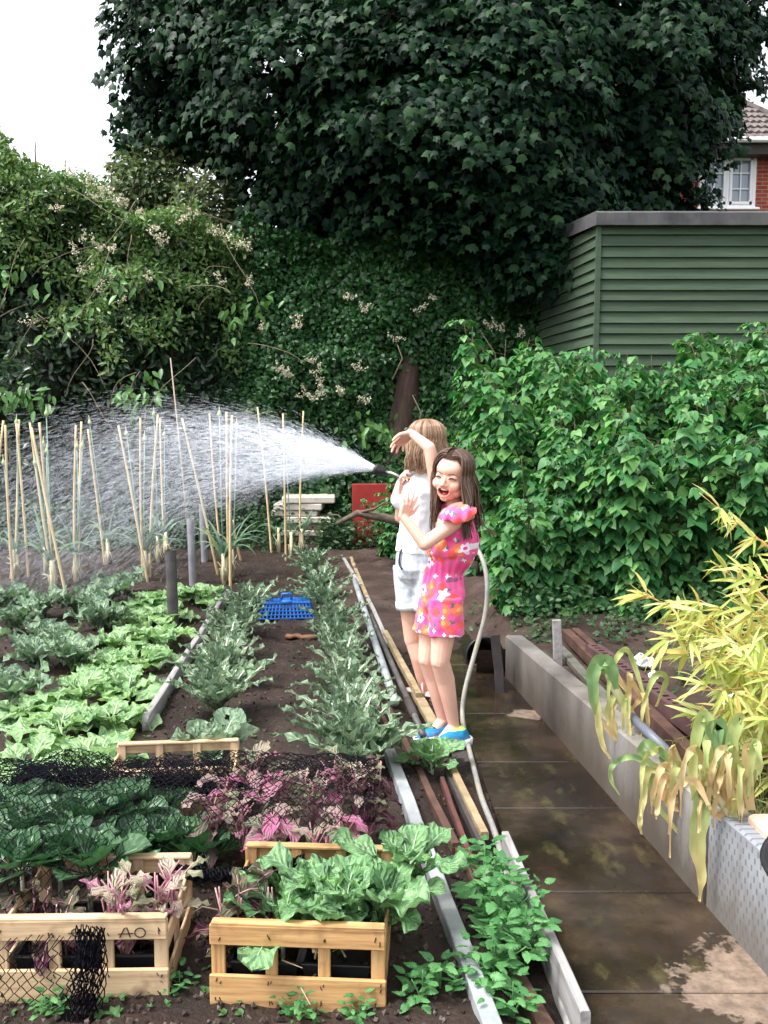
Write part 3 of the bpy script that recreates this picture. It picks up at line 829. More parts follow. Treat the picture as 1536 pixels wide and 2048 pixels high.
for k in range(44):
    st = MB()
    x = random.uniform(-6, -1.4); z = random.uniform(1.4, 4.2); p = np.array([x, HYY - .30 - random.random() * .15, min(z, float(hz(np.array([x]))[0]))]); d = nrm(np.array([random.uniform(-1, 1), -.25, random.uniform(-.9, .5)])); ln = random.uniform(.4, 1.1)
    pts = [p + d * ln * t + np.array([.06 * sin(t * 5 + k), 0, -.25 * t * t]) for t in np.linspace(0, 1, 7)]
    st.tube(pts, np.linspace(.006, .003, 7), 5); rel(st, vine, 'stem', M_twig)
for (a, ln) in (((70, 300), .14), ((130, 330), .10), ((222, 345), .08), ((15, 310), .1)):
    st = MB(); p = W(*a, HYY + .4); st.tube([p - [0, 0, .5], p, p + [.02, 0, ln]], [.012, .008, .003], 5); rel(st, vine, 'stem', M_twig)
sh_ = []
for (px, py, n) in ((30, 785, 26), (60, 800, 18), (280, 775, 22), (265, 800, 16), (735, 850, 26), (750, 880, 18), (520, 600, 16), (235, 560, 18), (20, 560, 20), (470, 640, 16), (150, 640, 16)):
    p = W(px, py, (HYY if px < 500 else 10.9) - .45); q_ = p + rng.normal(size=(n, 3)) * [.16, .05, .10]; m = MB()
    m.scatter(LAUREL, q_, frames(rng.normal(size=(n, 3)) * .5 + [0, -.3, -.8], rng.normal(size=(n, 3)) * .3 + [0, -.8, .5]), rng.uniform(.10, .17, n)); sh_.append(m)
m = MB()
for q_ in sh_: m.add(*[q_.arrays()[k] for k in (0, 1, 2)])
rel(m, hedge, 'foliage', M_shoot)['label'] = 'fresh bright green shoots'

# ---- ivy bank
IY = 11.0
def iz(x): return 3.86 - .26 * np.clip(x - .1, 0, 4) + .07 * np.sin(x * 3) - .05 * np.clip(-x - .8, 0, 2)
ivy = thing('ivy_bank', 'bright ivy covering the bank wall below the maple tree', 'ivy', (.6, IY, 0))
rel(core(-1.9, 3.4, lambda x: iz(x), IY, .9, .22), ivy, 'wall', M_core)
P, nr_ = shell(52000, -2.5, 3.4, iz, IY - .02, 1.2, bump=.22, topn=.12)
bare = (np.abs(P[:, 0] - .28 - .12 * (P[:, 2] - 1.8)) < .17 + .14 * _h2(P)) & (P[:, 2] < 2.25) & (P[:, 2] > 1.3) & (rng.random(len(P)) < .25)
P, nr_ = P[~bare], nr_[~bare]
m = MB(); leafy(m, IVY, P, nr_, .05, .085, .45, .6); rel(m, ivy, 'foliage', M_ivy)
fl = MB(); sp = [front(*p, IY, .32) for p in [(600, 640), (595, 655), (500, 570), (525, 660), (560, 740), (580, 755), (635, 745), (640, 770), (645, 790), (632, 800), (625, 725), (575, 750), (685, 790), (730, 805), (700, 595), (728, 625), (870, 600), (790, 680), (985, 655), (1000, 660), (1045, 670), (840, 622), (715, 740), (680, 785), (610, 790)]]
tassels(fl, sp, 20, (.06, .16), (.018, .030)); rel(fl, ivy, 'flower', M_flower)
stp = thing('dead_tree_stump', 'bare brown trunk showing through the ivy above the girls', 'stump', (.26, IY + .22, 0))
m = MB(); pts = [(.02, 0, -.1), (.0, -.02, .6), (-.04, 0, 1.3), (.03, .0, 1.9), (.10, .02, 2.4), (.16, .1, 2.7)]
m.tube(pts, [.25, .22, .20, .17, .12, .05], 14)
for v in m.v: v += .03 * _h2(v * 3)[:, None]
m.build('trunk', pmat('brown_bark', (.030, .018, .014), (.070, .044, .032), 6, .9, bump=.03, bscale=14, stretch=(1, 1, .3)), stp)
for (a, b2, c) in (((830, 870), (838, 830), (825, 790)), ((785, 760), (800, 720), (795, 690)), ((1000, 770), (985, 710), (960, 660)), ((985, 720), (950, 690), (925, 670)), ((960, 740), (940, 690), (945, 640))):
    p = [W(*q, IY - .42) for q in (a, b2, c)]; p[1] = p[1] + [.03, 0, .02]; m = MB(); m.tube(p, [.012, .010, .005], 5); m.xform(Matrix.Translation(-stp.location)); m.build('twig', M_twig, stp)

# ================================================================== RASPBERRIES
M_rasp = leafmat('raspberry_leaf', [(.022, .10, .032), (.036, .15, .044), (.064, .21, .058), (.13, .29, .08), (.030, .12, .044)], .48, .26, .32)
M_cane = pmat('raspberry_cane', (.05, .05, .025), (.12, .09, .05), 20, .8)
def rasp_proto(height, spread, ncane, seed):
    r = np.random.default_rng(seed); LO, AX_, NO_, S_ = [], [], [], []; c = MB()
    for k in range(ncane):
        a = r.uniform(0, 2 * pi); b0 = np.array([cos(a), sin(a), 0]) * r.uniform(0, .22)
        h = height * r.uniform(.55, 1.14); lean = np.array([cos(a), sin(a), 0]) * r.uniform(.1, 1) * spread
        t = np.linspace(0, 1, 8)
        pts = b0 + np.outer(t, [0, 0, h]) + np.outer(t ** 2, lean); pts[:, 2] -= .10 * h * t ** 4
        c.tube(pts, np.linspace(.007, .003, 8), 5)
        nl = int(34 * h)
        for j in range(nl):
            u = r.uniform(.02, 1.0); p = b0 + np.array([0, 0, h]) * u + lean * u * u; p[2] -= .10 * h * u ** 4
            az = r.uniform(0, 2 * pi); o = np.array([cos(az), sin(az), 0.]); o = nrm(o + nrm(lean + 1e-6) * .5)
            pet = p + o * r.uniform(.07, .15) + [0, 0, r.uniform(.0, .05)]
            c.prisms([p], [pet], .002, .0015)
            sc = r.uniform(.085, .135) * (1.0 if u < .9 else .65)
            up = nrm(np.array([o[0] * .62, o[1] * .62, .95]) + r.normal(size=3) * .24)
            side = np.cross(o, [0, 0, 1])
            for (w1, w2, s2) in ((1, 0, 1.1), (.35, .85, .9), (.35, -.85, .9)):
                d = o * w1 + side * w2 + np.array([0, 0, -.45]) + r.normal(size=3) * .18
                LO.append(pet); AX_.append(d); NO_.append(up + side * w2 * .35); S_.append(sc * s2)
    m_ = MB(); m_.scatter(RASP, np.array(LO), frames(np.array(AX_), np.array(NO_)), np.array(S_))
    return m_, c
rp = []
for i, (h, s, n, sd) in enumerate(((1.55, .42, 15, 1), (2.05, .45, 16, 2), (2.35, .42, 16, 3), (1.75, .5, 16, 4))):
    fm, cm = rasp_proto(h, s, n, sd)
    rp.append((fm.mesh('foliage', M_rasp), cm.mesh('cane', M_cane)))
rasp_spots = [(.98, 5.85, 0, .70), (1.34, 5.95, 3, .78), (1.78, 5.8, 0, .90), (2.25, 5.9, 3, .84), (2.75, 5.85, 0, 1.0), (3.35, 6.5, 3, 1.0), (3.9, 6.5, 0, 1.1),
              (.98, 7.2, 3, .94), (1.45, 7.1, 1, .84), (1.95, 7.2, 1, .88), (2.45, 7.15, 1, .86), (3.0, 7.2, 1, 1.03), (3.55, 7.2, 1, 1.05),
              (1.05, 8.1, 2, .92), (1.5, 7.9, 1, .98), (2.0, 8.2, 1, .93), (2.55, 8.1, 2, .84), (3.2, 8.1, 2, .88), (3.8, 8.2, 2, .92), (4.3, 7.6, 2, .95)]
for i, (x, y, k, s) in enumerate(rasp_spots):
    row = 'front row of the patch' if i < 7 else ('middle row of the patch' if i < 13 else 'back row by the green shed')
    j = i if i < 7 else (i - 7 if i < 13 else i - 13)
    t_ = thing('raspberry_bush', f'leafy raspberry bush, {ORD[j]} from the girls in the {row}', 'raspberry bush', (x, y, .19 if x > xw(y) and y < 9 else .04), random.uniform(0, 6.28), 'raspberry bushes in the patch by the shed')
    t_.scale = (s, s, s)
    for nm, me in zip(('foliage', 'cane'), rp[k]):
        o = bpy.data.objects.new(nm, me); COL.objects.link(o); o.parent = t_
for (x, y, k, s, lb) in ((W(800, 1090, 9.3)[0], 9.3, 0, .62, 'small raspberry shoot in front of the red board'), (W(905, 1090, 8.9)[0], 8.9, 3, .78, 'lone raspberry bush behind the head of the girl in white')):
    t_ = thing('raspberry_bush', lb, 'raspberry bush', (x, y, .04), k + 1.0); t_.scale = (s, s, s)
    for nm, me in zip(('foliage', 'cane'), rp[k]):
        o = bpy.data.objects.new(nm, me); COL.objects.link(o); o.parent = t_
# low green undergrowth at the foot of hedge, ivy and raspberries
M_under = leafmat('undergrowth_leaf', [(.020, .055, .022), (.035, .085, .030), (.055, .11, .04), (.03, .07, .04)], .5, .2, .35)
m = MB()
def carpet(N, x0, x1, y0, y1, h, zf, cond=None, s=(.03, .07)):
    x = rng.uniform(x0, x1, N); y = rng.uniform(y0, y1, N)
    if cond is not None:
        k = cond(x, y); x, y = x[k], y[k]
    z = zf(x, y) + rng.random(len(x)) ** 2 * h + .005
    n = len(x)
    m.scatter(OVATE, np.stack([x, y, z], -1), frames(rng.normal(size=(n, 3)) * [1, 1, .4], rng.normal(size=(n, 3)) * .5 + [0, -.4, 1]), rng.uniform(*s, n))
carpet(5000, -6.5, -1.2, 9.75, 10.4, .55, soil_z)
carpet(5200, -1.5, 1.2, 10.3, 11.3, .40, soil_z, lambda x, y: (_n5(np.stack([x, y], -1)) > -.3))
carpet(4200, .8, 3.2, 4.95, 6.0, .24, rbed_z, lambda x, y: (x > xw(y) + .12) & (_n6(np.stack([x * 2, y * 2], -1)) > -.05), (.025, .055))
carpet(1500, 1.3, 2.6, 3.2, 4.9, .12, rbed_z, lambda x, y: (x > xw(y) + .42) & (_n6(np.stack([x * 2, y * 2], -1)) > .0), (.02, .045))
carpet(2600, -.75, .35, 9.75, 10.08, .34, soil_z, lambda x, y: (_n5(np.stack([x * 1.5, y * 3], -1)) > -.25) | (x < -.42))
carpet(500, .55, 1.0, 4.75, 6.3, .2, lambda x, y: 0 * x + .02, lambda x, y: (_n2(np.stack([x, y], -1)) > .1) & (x > .95 - .3 * (y - 4.8)), (.03, .05))
tag(m.build('undergrowth', M_under), 'low leafy green undergrowth along the foot of hedge and bushes', 'undergrowth', kind='stuff')
# tiny seedlings and clods on the bed
m = MB(); N = 330
px_ = rng.uniform(0, 760, N); py_ = rng.uniform(1120, 2040, N)
for a, b2 in zip(px_, py_):
    p = onsoil(a, b2)
    if p[0] > xr(p[1]) - .02: continue
    n = rng.integers(2, 6); s = rng.uniform(.010, .028)
    an = rng.uniform(0, 6.28, n)
    ax = np.stack([np.cos(an), np.sin(an), rng.uniform(.1, .9, n)], -1)
    m.scatter(OVATE, np.repeat(p[None], n, 0) + [0, 0, .004], frames(ax, np.tile([0, 0, 1.], (n, 1))), np.full(n, s))
tag(m.build('weeds', leafmat('weed_leaf', [(.05, .13, .04), (.08, .19, .06)], .5, .25)), 'tiny green weed seedlings dotted over the dark soil', 'weeds', kind='stuff')
m = MB(); N = 9000
Y_ = 1.5 + 9 * rng.random(N) ** 1.5; X_ = rng.uniform(-.52, .1, N) * Y_ ; k = (X_ < xr(Y_) + .25) | (Y_ > 6.6); X_, Y_ = X_[k], Y_[k]; N = len(X_)
s_ = rng.uniform(.003, .011, N) * (1 + .6 * rng.random(N) ** 6)
octv = nrm(np.array([(1, 0, 0), (-1, 0, 0), (0, 1, 0), (0, -1, 0), (0, 0, .8), (0, 0, -.8)], float)) * np.array([1, .8, .7])
oct_ = T(octv, [], [(0, 2, 4), (2, 1, 4), (1, 3, 4), (3, 0, 4), (2, 0, 5), (1, 2, 5), (3, 1, 5), (0, 3, 5)])
m.scatter(oct_, np.stack([X_, Y_, soil_z(X_, Y_) + s_ * .4], -1), frames(rand_dirs(N), rand_dirs(N)), s_)
tag(m.build('soil_crumbs', leafmat('soil_crumb', [(.016, .010, .009), (.05, .035, .03), (.07, .05, .042), (.12, .10, .085)], .85, 0, .2), smooth=False), 'loose crumbs of dark soil over the vegetable bed', 'soil', kind='stuff')

# ================================================================== VEGETABLES
def blade(mb, L, w, az, e0, e1, nL=10, nW=6, cup=.15, ruffle=.0, rfreq=5, prof='cabbage', ragged=0.0, holes=0.0, lobed=0.0, stalk=.18, rib=.008, base=(0, 0, 0), r=rng, m0=0, m1=1, twist=0.0):
    """one leaf: midrib from base, rising at e0 and bending to e1 (elevations), blade with ruffled, ragged, holed margin"""
    t = np.linspace(0, 1, nL + 1)
    el = e0 + (e1 - e0) * t ** 1.2
    ds = L / nL
    R_ = np.concatenate([[0], np.cumsum(np.cos(el[:-1]) * ds)]); Z_ = np.concatenate([[0], np.cumsum(np.sin(el[:-1]) * ds)])
    o = np.array([cos(az), sin(az), 0]); sd = np.array([-sin(az), cos(az), 0])
    ctr = np.asarray(base, float) + R_[:, None] * o + Z_[:, None] * np.array([0, 0, 1.])
    tn = np.cos(el)[:, None] * o + np.sin(el)[:, None] * np.array([0, 0, 1.]); up = np.cross(tn, sd); up = np.where(up[:, 2:3] < 0, up, up)
    up = -np.sin(el)[:, None] * o + np.cos(el)[:, None] * np.array([0, 0, 1.])
    u = np.clip((t - stalk) / (1 - stalk), 0, 1)
    if prof == 'cabbage': wf = np.sin(pi * u ** .75 * .5 + .0) ** .9 * np.sqrt(np.clip(1 - u ** 5, 0, 1)) * 1.0
    elif prof == 'strap': wf = np.clip(u * 6, 0, 1) * (1 - u ** 2.5)
    else: wf = np.sin(pi * np.clip(u, 0, 1) ** .8) ** .7
    wf = np.where(t < stalk, .06, np.maximum(wf, .05 if prof != 'strap' else .03))
    wl = wf * (1 + ragged * r.normal(size=nL + 1)); wr = wf * (1 + ragged * r.normal(size=nL + 1))
    if lobed:
        k = np.arange(nL + 1); cutl = np.where((k % 2 == r.integers(2)) & (t > stalk) & (t < .97), 1 - lobed * r.uniform(.4, 1, nL + 1), 1); cutr = np.where((k % 2 == r.integers(2)) & (t > stalk) & (t < .97), 1 - lobed * r.uniform(.4, 1, nL + 1), 1)
        wl = wl * cutl; wr = wr * cutr
    wl = np.clip(wl, .02, 1.6); wr = np.clip(wr, .02, 1.6)
    s = np.linspace(-1, 1, nW + 1)
    ph = r.uniform(0, 6.28, 4); tw = twist * t
    V = np.zeros((nL + 1, nW + 1, 3))
    for j, sj in enumerate(s):
        ww = np.where(sj < 0, wl, wr) * w / 2
        zz = cup * w * sj * sj * np.minimum(wf, 1) + ruffle * abs(sj) ** 1.5 * (np.sin(rfreq * 2 * pi * t + ph[0] + sj) + .6 * np.sin(rfreq * 3.7 * t * pi + ph[1] * (1 if sj > 0 else 2)))
        zz = zz + ruffle * .25 * r.normal(size=nL + 1) * (abs(sj) > 0)
        V[:, j] = ctr + (sd * (ww * sj)[:, None] * np.cos(tw)[:, None]) + up * (zz + ww * sj * np.sin(tw))[:, None]
    i, j = np.meshgrid(np.arange(nL), np.arange(nW), indexing='ij'); a = i * (nW + 1) + j
    q = np.stack([a, a + 1, a + nW + 2, a + nW + 1], -1).reshape(-1, 4)
    if holes:
        inner = (r.random(len(q)) > holes) | (np.tile(np.abs(np.arange(nW) - nW / 2 + .5) < .9, nL)); q = q[inner]
    mb.add(V.reshape(-1, 3), q, m=m0, uv=np.stack(np.broadcast_arrays(t[:, None] * L / .2, s[None, :]), -1))
    if rib:
        n2 = max(3, int(nL * .92)); rr = rib * (1 - .8 * t[:n2])
        A_ = ctr[:n2] - sd * rr[:, None] + up[:n2] * .004; B_ = ctr[:n2] + sd * rr[:, None] + up[:n2] * .004
        VV = np.concatenate([A_, B_]); k = np.arange(n2 - 1)
        mb.add(VV, np.stack([k, k + n2, k + n2 + 1, k + 1], -1), m=m1)
    return ctr
GOLD = 2.39996
def veg_mat(nm, cols, rough=.5, transl=.22, spec=.35, mottle=None, msc=45, vein=.45):
    """leaf with side veins branching from the midrib, slightly quilted between them"""
    m = leafmat(nm, cols, rough, transl, spec, mottle=mottle, msc=msc)
    n = m.node_tree.nodes; L = m.node_tree.links; b = n['Principled BSDF']
    at = n.new('ShaderNodeAttribute'); at.attribute_name = 'leaf_position'
    sp = n.new('ShaderNodeSeparateXYZ'); L.new(at.outputs['Vector'], sp.inputs[0])
    tc = n.new('ShaderNodeTexCoord'); nz = n.new('ShaderNodeTexNoise'); nz.inputs['Scale'].default_value = 28; L.new(tc.outputs['Object'], nz.inputs['Vector'])
    def M(op, a, c=0.0, d=0.0):
        k = n.new('ShaderNodeMath'); k.operation = op
        for i, vv in enumerate((a, c, d)):
            if isinstance(vv, (int, float)): k.inputs[i].default_value = vv
            else: L.new(vv, k.inputs[i])
        return k.outputs[0]
    sa = M('ABSOLUTE', sp.outputs[1])
    ph = M('ADD', M('MULTIPLY_ADD', sp.outputs[0], 8.0, M('MULTIPLY', sa, -2.2)), M('MULTIPLY', nz.outputs['Fac'], 1.1))
    tri = M('ABSOLUTE', M('SUBTRACT', M('FRACT', ph), .5))
    mr = n.new('ShaderNodeMapRange'); mr.inputs['From Min'].default_value = .0; mr.inputs['From Max'].default_value = .13; mr.inputs['To Min'].default_value = 1; mr.inputs['To Max'].default_value = 0; L.new(tri, mr.inputs['Value'])
    mid = n.new('ShaderNodeMapRange'); mid.inputs['From Min'].default_value = .02; mid.inputs['From Max'].default_value = .10; mid.inputs['To Min'].default_value = 1; mid.inputs['To Max'].default_value = 0; L.new(sa, mid.inputs['Value'])
    v_ = M('MULTIPLY', M('MAXIMUM', mr.outputs[0], mid.outputs[0]), vein)
    old = b.inputs['Base Color'].links[0].from_socket
    lt_ = tuple(min(.6, max(c[i] for c in cols) * 1.45 + .05) for i in range(3))
    mx = n.new('ShaderNodeMixRGB'); L.new(v_, mx.inputs['Fac']); L.new(old, mx.inputs['Color1']); mx.inputs['Color2'].default_value = c4(lt_); L.new(mx.outputs[0], b.inputs['Base Color'])
    bp = n.new('ShaderNodeBump'); bp.invert = True; bp.inputs['Distance'].default_value = .006; bp.inputs['Strength'].default_value = .8
    L.new(M('SUBTRACT', 1.0, M('MULTIPLY', tri, 2.0)), bp.inputs['Height']); L.new(bp.outputs[0], b.inputs['Normal'])
    return m
M_kale = veg_mat('kale_leaf', [(.15, .24, .15), (.20, .295, .185), (.26, .355, .23), (.17, .28, .17)], .5, .22, .35, (.075, .14, .072), 30)
M_krib = pmat('pale_rib', (.40, .48, .34), (.50, .56, .42), 20, .5)
M_brib = pmat('soft_rib', (.24, .38, .22), (.30, .44, .27), 20, .5)
M_lett = veg_mat('turnip_leaf', [(.17, .33, .12), (.23, .41, .17), (.29, .47, .22), (.34, .51, .26), (.18, .37, .07)], .42, .3, .4, (.10, .22, .09), 22)
M_lrib = pmat('light_rib', (.30, .48, .24), (.34, .52, .28), 20, .5)
M_savoy = veg_mat('savoy_leaf', [(.13, .22, .13), (.17, .27, .16), (.22, .32, .20), (.14, .25, .11)], .5, .2, .4, (.08, .14, .095), 34)
M_sprout = veg_mat('sprout_leaf', [(.030, .090, .040), (.048, .13, .054), (.080, .18, .075), (.036, .105, .048)], .38, .15, .5, (.05, .12, .06), 26)
M_broad = veg_mat('broad_leaf', [(.11, .25, .095), (.15, .31, .125), (.20, .37, .165), (.13, .31, .06)], .45, .25, .4, (.085, .18, .085), 25)
def kale(seed, damaged=True, nleaf=22, size=.30):
    r = np.random.default_rng(seed); mb = MB()
    for k in range(nleaf):
        f = k / nleaf; az = k * GOLD + r.uniform(-.3, .3); e0 = .62 + f * .80 + r.uniform(-.1, .1)
        blade(mb, size * r.uniform(.8, 1.2) * (1 - .35 * f * f), size * .29 * r.uniform(.8, 1.2), az, e0, e0 - r.uniform(.15, .75) * (1 - .5 * f), 13, 6, .16, size * .05, 4.5, 'oval', .35 if damaged else .12, .20 if damaged else .0, (.75 if damaged else .2), .16, .0085, (0, 0, .02), r)
    return mb.mesh('leaves', [M_kale, M_krib])
def stem_mesh(h, r0, mt):
    s = MB(); s.tube([(0, 0, -.05), (.004, 0, h * .5), (0, .003, h)], [r0, r0 * .9, r0 * .7], 8); return s.mesh('stem', mt)
def plant_from(mesh, name, label, cat, p, rz, sc, group, stem=None):
    t_ = thing(name, label, cat, p, rz, group); t_.scale = (sc, sc, sc)
    o = bpy.data.objects.new('leaves', mesh); COL.objects.link(o); o.parent = t_
    if stem: o2 = bpy.data.objects.new('stem', stem); COL.objects.link(o2); o2.parent = t_
    return t_
kstem = stem_mesh(.10, .012, M_krib)
KV = [kale(100 + i) for i in range(4)] + [kale(110, False)]
kr = [(716, 1552, 4, 1.1), (700, 1522, 0, 1.12), (692, 1462, 1, 1.0), (686, 1405, 2, .95), (684, 1358, 3, .98), (676, 1312, 0, .98), (668, 1268, 1, .95), (650, 1226, 2, 1.0), (640, 1196, 3, 1.0), (622, 1152, 0, 1.1)]
for i, (a, b2, k, s) in enumerate(kr):
    plant_from(KV[k], 'kale_plant', f'ragged grey-green kale, {ORD[i]} from the netted crates in the row beside the pipes', 'kale', onsoil(a, b2), i * 1.3, s, 'kale plants in two ragged rows', kstem)
kl = [(432, 1432, 1, 1.12), (445, 1370, 2, 1.05), (455, 1322, 3, .98), (478, 1276, 0, 1.0), (498, 1236, 1, 1.1)]
for i, (a, b2, k, s) in enumerate(kl):
    plant_from(KV[k], 'kale_plant', f'ragged grey-green kale, {ORD[i]} from the crates in the row beside the timber edging', 'kale', onsoil(a, b2), 2 + i * 1.7, s, 'kale plants in two ragged rows', kstem)
def cabbage(seed, mats, n=13, size=.26, wid=.75, ruff=.03, e_lo=.25, holes=0.0, rag=.06, cup=.18, prof='cabbage', lob=.12, droop=.7, rib=.005, stalk=.22, nW=8, nL=13):
    r = np.random.default_rng(seed); mb = MB()
    for k in range(n):
        f = k / n; az = k * GOLD + r.uniform(-.35, .35); e0 = e_lo + f * .9 + r.uniform(-.1, .15); L = size * r.uniform(.8, 1.15) * (1 - .4 * f)
        blade(mb, L, L * wid * r.uniform(.85, 1.15), az, e0, e0 - droop * r.uniform(.5, 1.2), nL, nW, cup, ruff * L, 2.6, prof, rag, holes, lob, stalk, rib, (0, 0, .015), r)
    return mb.mesh('leaves', mats)
big_cab = cabbage(201, [M_kale, M_krib], 14, .27, .62, .05, .75, .03, .12, .22)
plant_from(big_cab, 'cabbage_plant', 'upright broad leaved cabbage just behind the netted back crate', 'cabbage', onsoil(425, 1548), .4, 1.0, None, kstem)
small_cab = cabbage(202, [M_broad, M_krib], 10, .20, .80, .05, .55, .02, .08, .12)
p = G(862, 1545, .02); plant_from(small_cab, 'cabbage_plant', 'small cabbage growing between the rails near the pink girl\'s shoe', 'cabbage', p, 1.0, .95, None, kstem)
LV = [cabbage(210 + i, [M_lett, M_lrib], 13, .25, .85, .08, .15, 0, .07, .05, lob=.17, droop=.8, rib=.004, stalk=.32, nL=16) for i in range(4)]
lt = [(60, 1545), (195, 1535), (120, 1475), (225, 1455), (30, 1440), (165, 1400), (255, 1395), (215, 1345), (285, 1335), (235, 1298), (318, 1290), (275, 1250), (335, 1245), (300, 1212), (345, 1208), (400, 1200)]
for i, (a, b2) in enumerate(lt):
    plant_from(LV[i % 4], 'turnip_plant', f'mint-green broad leaved turnip, {ORD[i]} from the netted crates in its row', 'turnip', onsoil(a, b2), i * 2.1, random.uniform(.9, 1.1), 'light green turnip plants in a dense row')
SV = [cabbage(230 + i, [M_savoy, M_krib], 15, .25, .60, .10, .55, .06, .22, .15, lob=.35, droop=.6, rib=.004) for i in range(3)]
sv = [(25, 1400), (75, 1338), (150, 1335), (105, 1300), (200, 1262), (165, 1232), (215, 1212), (30, 1262), (85, 1235), (20, 1222), (245, 1185), (-60, 1330), (-50, 1240)]
for i, (a, b2) in enumerate(sv):
    plant_from(SV[i % 3], 'savoy_cabbage', f'crinkled blue-green savoy cabbage, {ORD[i]} nearest among those left of the turnip row', 'cabbage', onsoil(a, b2), i * 1.9, random.uniform(.95, 1.2), 'blue-green savoy cabbages at the left edge', kstem)

# ================================================================== CANES, LEEKS, POSTS
M_bamboo = pmat('bamboo_cane', (.50, .37, .19), (.66, .52, .30), 18, .6, stretch=(1, 1, .3))
M_bamb2 = pmat('old_cane', (.26, .20, .15), (.36, .29, .22), 18, .7, stretch=(1, 1, .3))
canes = [((11, 850), (26, 1163)), ((33, 847), (57, 1152)), ((38, 839), (30, 1150)), ((60, 845), (108, 1172)), ((63, 855), (134, 1199)), ((79, 845), (112, 1158)), ((152, 850), (149, 1160)), ((163, 843), (157, 1148)),
         ((176, 858), (210, 1130)), ((237, 851), (295, 1163)), ((281, 836), (285, 1140)), ((316, 829), (299, 1152)), ((320, 836), (329, 1105)), ((364, 836), (436, 1150)), ((419, 827), (441, 1105)), ((453, 824), (458, 1160)), ((464, 830), (461, 1180)), ((515, 814), (543, 1107)), ((566, 827), (572, 1122)), ((607, 822), (600, 1102)), ((467, 1040), (482, 1121)), ((7, 841), (-28, 1158))]
for i, (a, b2) in enumerate(canes):
    p = onsoil(*b2); q = W(a[0], a[1], p[1] + .12 * ((i * 7) % 5 - 2) / 2)
    m = MB(); d = q - p; t = np.linspace(-.06, 1, 12)
    bow = np.array([random.uniform(-.015, .015), 0, 0])
    pts = p + np.outer(t, d) + np.outer(np.sin(np.clip(t, 0, 1) * pi), bow)
    rr = .0120 - .0030 * np.clip(t, 0, 1)
    P2, R2 = [], []
    for k in range(12):
        P2 += [pts[k]]; R2 += [rr[k] * (1.16 if k % 2 else 1)]
    m.tube(P2 - p, R2, 6)
    o = m.build('bamboo_cane', M_bamboo); o.location = p
    tag(o, f'yellow bamboo cane stuck in the leek bed, {ORD[i] if i < 21 else "leftmost, half out of view, before all others"}{" counting from the left edge" if i < 21 else ""}', 'garden cane', 'bamboo canes among the leeks')
p = onsoil(383, 1150); m = MB(); a = W(341, 716, p[1]); m.tube([(0, 0, 0), (a - p) * .5 + [.01, 0, 0], a - p], [.010, .009, .006], 6)
o = m.build('thin_rod', M_bamb2); o.location = p; tag(o, 'tallest thin grey-brown rod rising from the grey pipe post', 'rod')
M_pipe = pmat('grey_plastic', (.16, .16, .19), (.24, .24, .27), 6, .55, c3=(.30, .30, .32))
M_pipeD = pmat('dark_plastic', (.045, .042, .045), (.09, .085, .085), 8, .5, c3=(.14, .13, .13))
for (tp, bt, w, mt, lb) in (((341, 1100), (347, 1248), 22, M_pipeD, 'dark grey pipe post standing in the turnip row'), ((381, 1037), (386, 1170), 15, M_pipe, 'light grey pipe post holding the tall thin rod'), ((404, 1008), (409, 1120), 13, M_pipe, 'short grey pipe post farthest back among the leeks')):
    p = onsoil(*bt); q = W(*tp, p[1] - .02); r = w / F * p[1] / 2
    m = MB(); d = q - p; ax = nrm(d)
    m.tube([-ax * .05, d * .5, d], r, 18, cap=False); m.tube([d, d - ax * .12], r * .86, 18, cap=False); 
    u = nrm(np.cross(ax, [0, 1, 0])); w_ = np.cross(ax, u); an = np.arange(18) / 18 * 2 * pi
    ring = np.cos(an)[:, None] * u + np.sin(an)[:, None] * w_
    V = np.concatenate([d + ring * r, d + ring * r * .86]); k = np.arange(18); m.add(V, np.stack([k, (k + 1) % 18, (k + 1) % 18 + 18, k + 18], -1))
    c_ = d - ax * .10; m.add(np.concatenate([[c_], c_ + ring * r * .86]), None, [(0, 1 + j, 1 + (j + 1) % 18) for j in range(18)])
    o = m.build('pipe_post', mt); o.location = p; tag(o, lb, 'post')
M_leekleaf = leafmat('leek_leaf', [(.09, .18, .12), (.13, .23, .15), (.16, .27, .17), (.26, .30, .12)], .45, .2, .35)
M_leekstem = pmat('leek_stem', (.42, .40, .24), (.62, .56, .36), 9, .55, c3=(.66, .62, .48), stretch=(2, 2, .4))
M_scape = pmat('leek_scape', (.13, .23, .17), (.18, .29, .21), 9, .5)
M_bud = pmat('leek_bud', (.30, .40, .20), (.42, .48, .26), 9, .6)
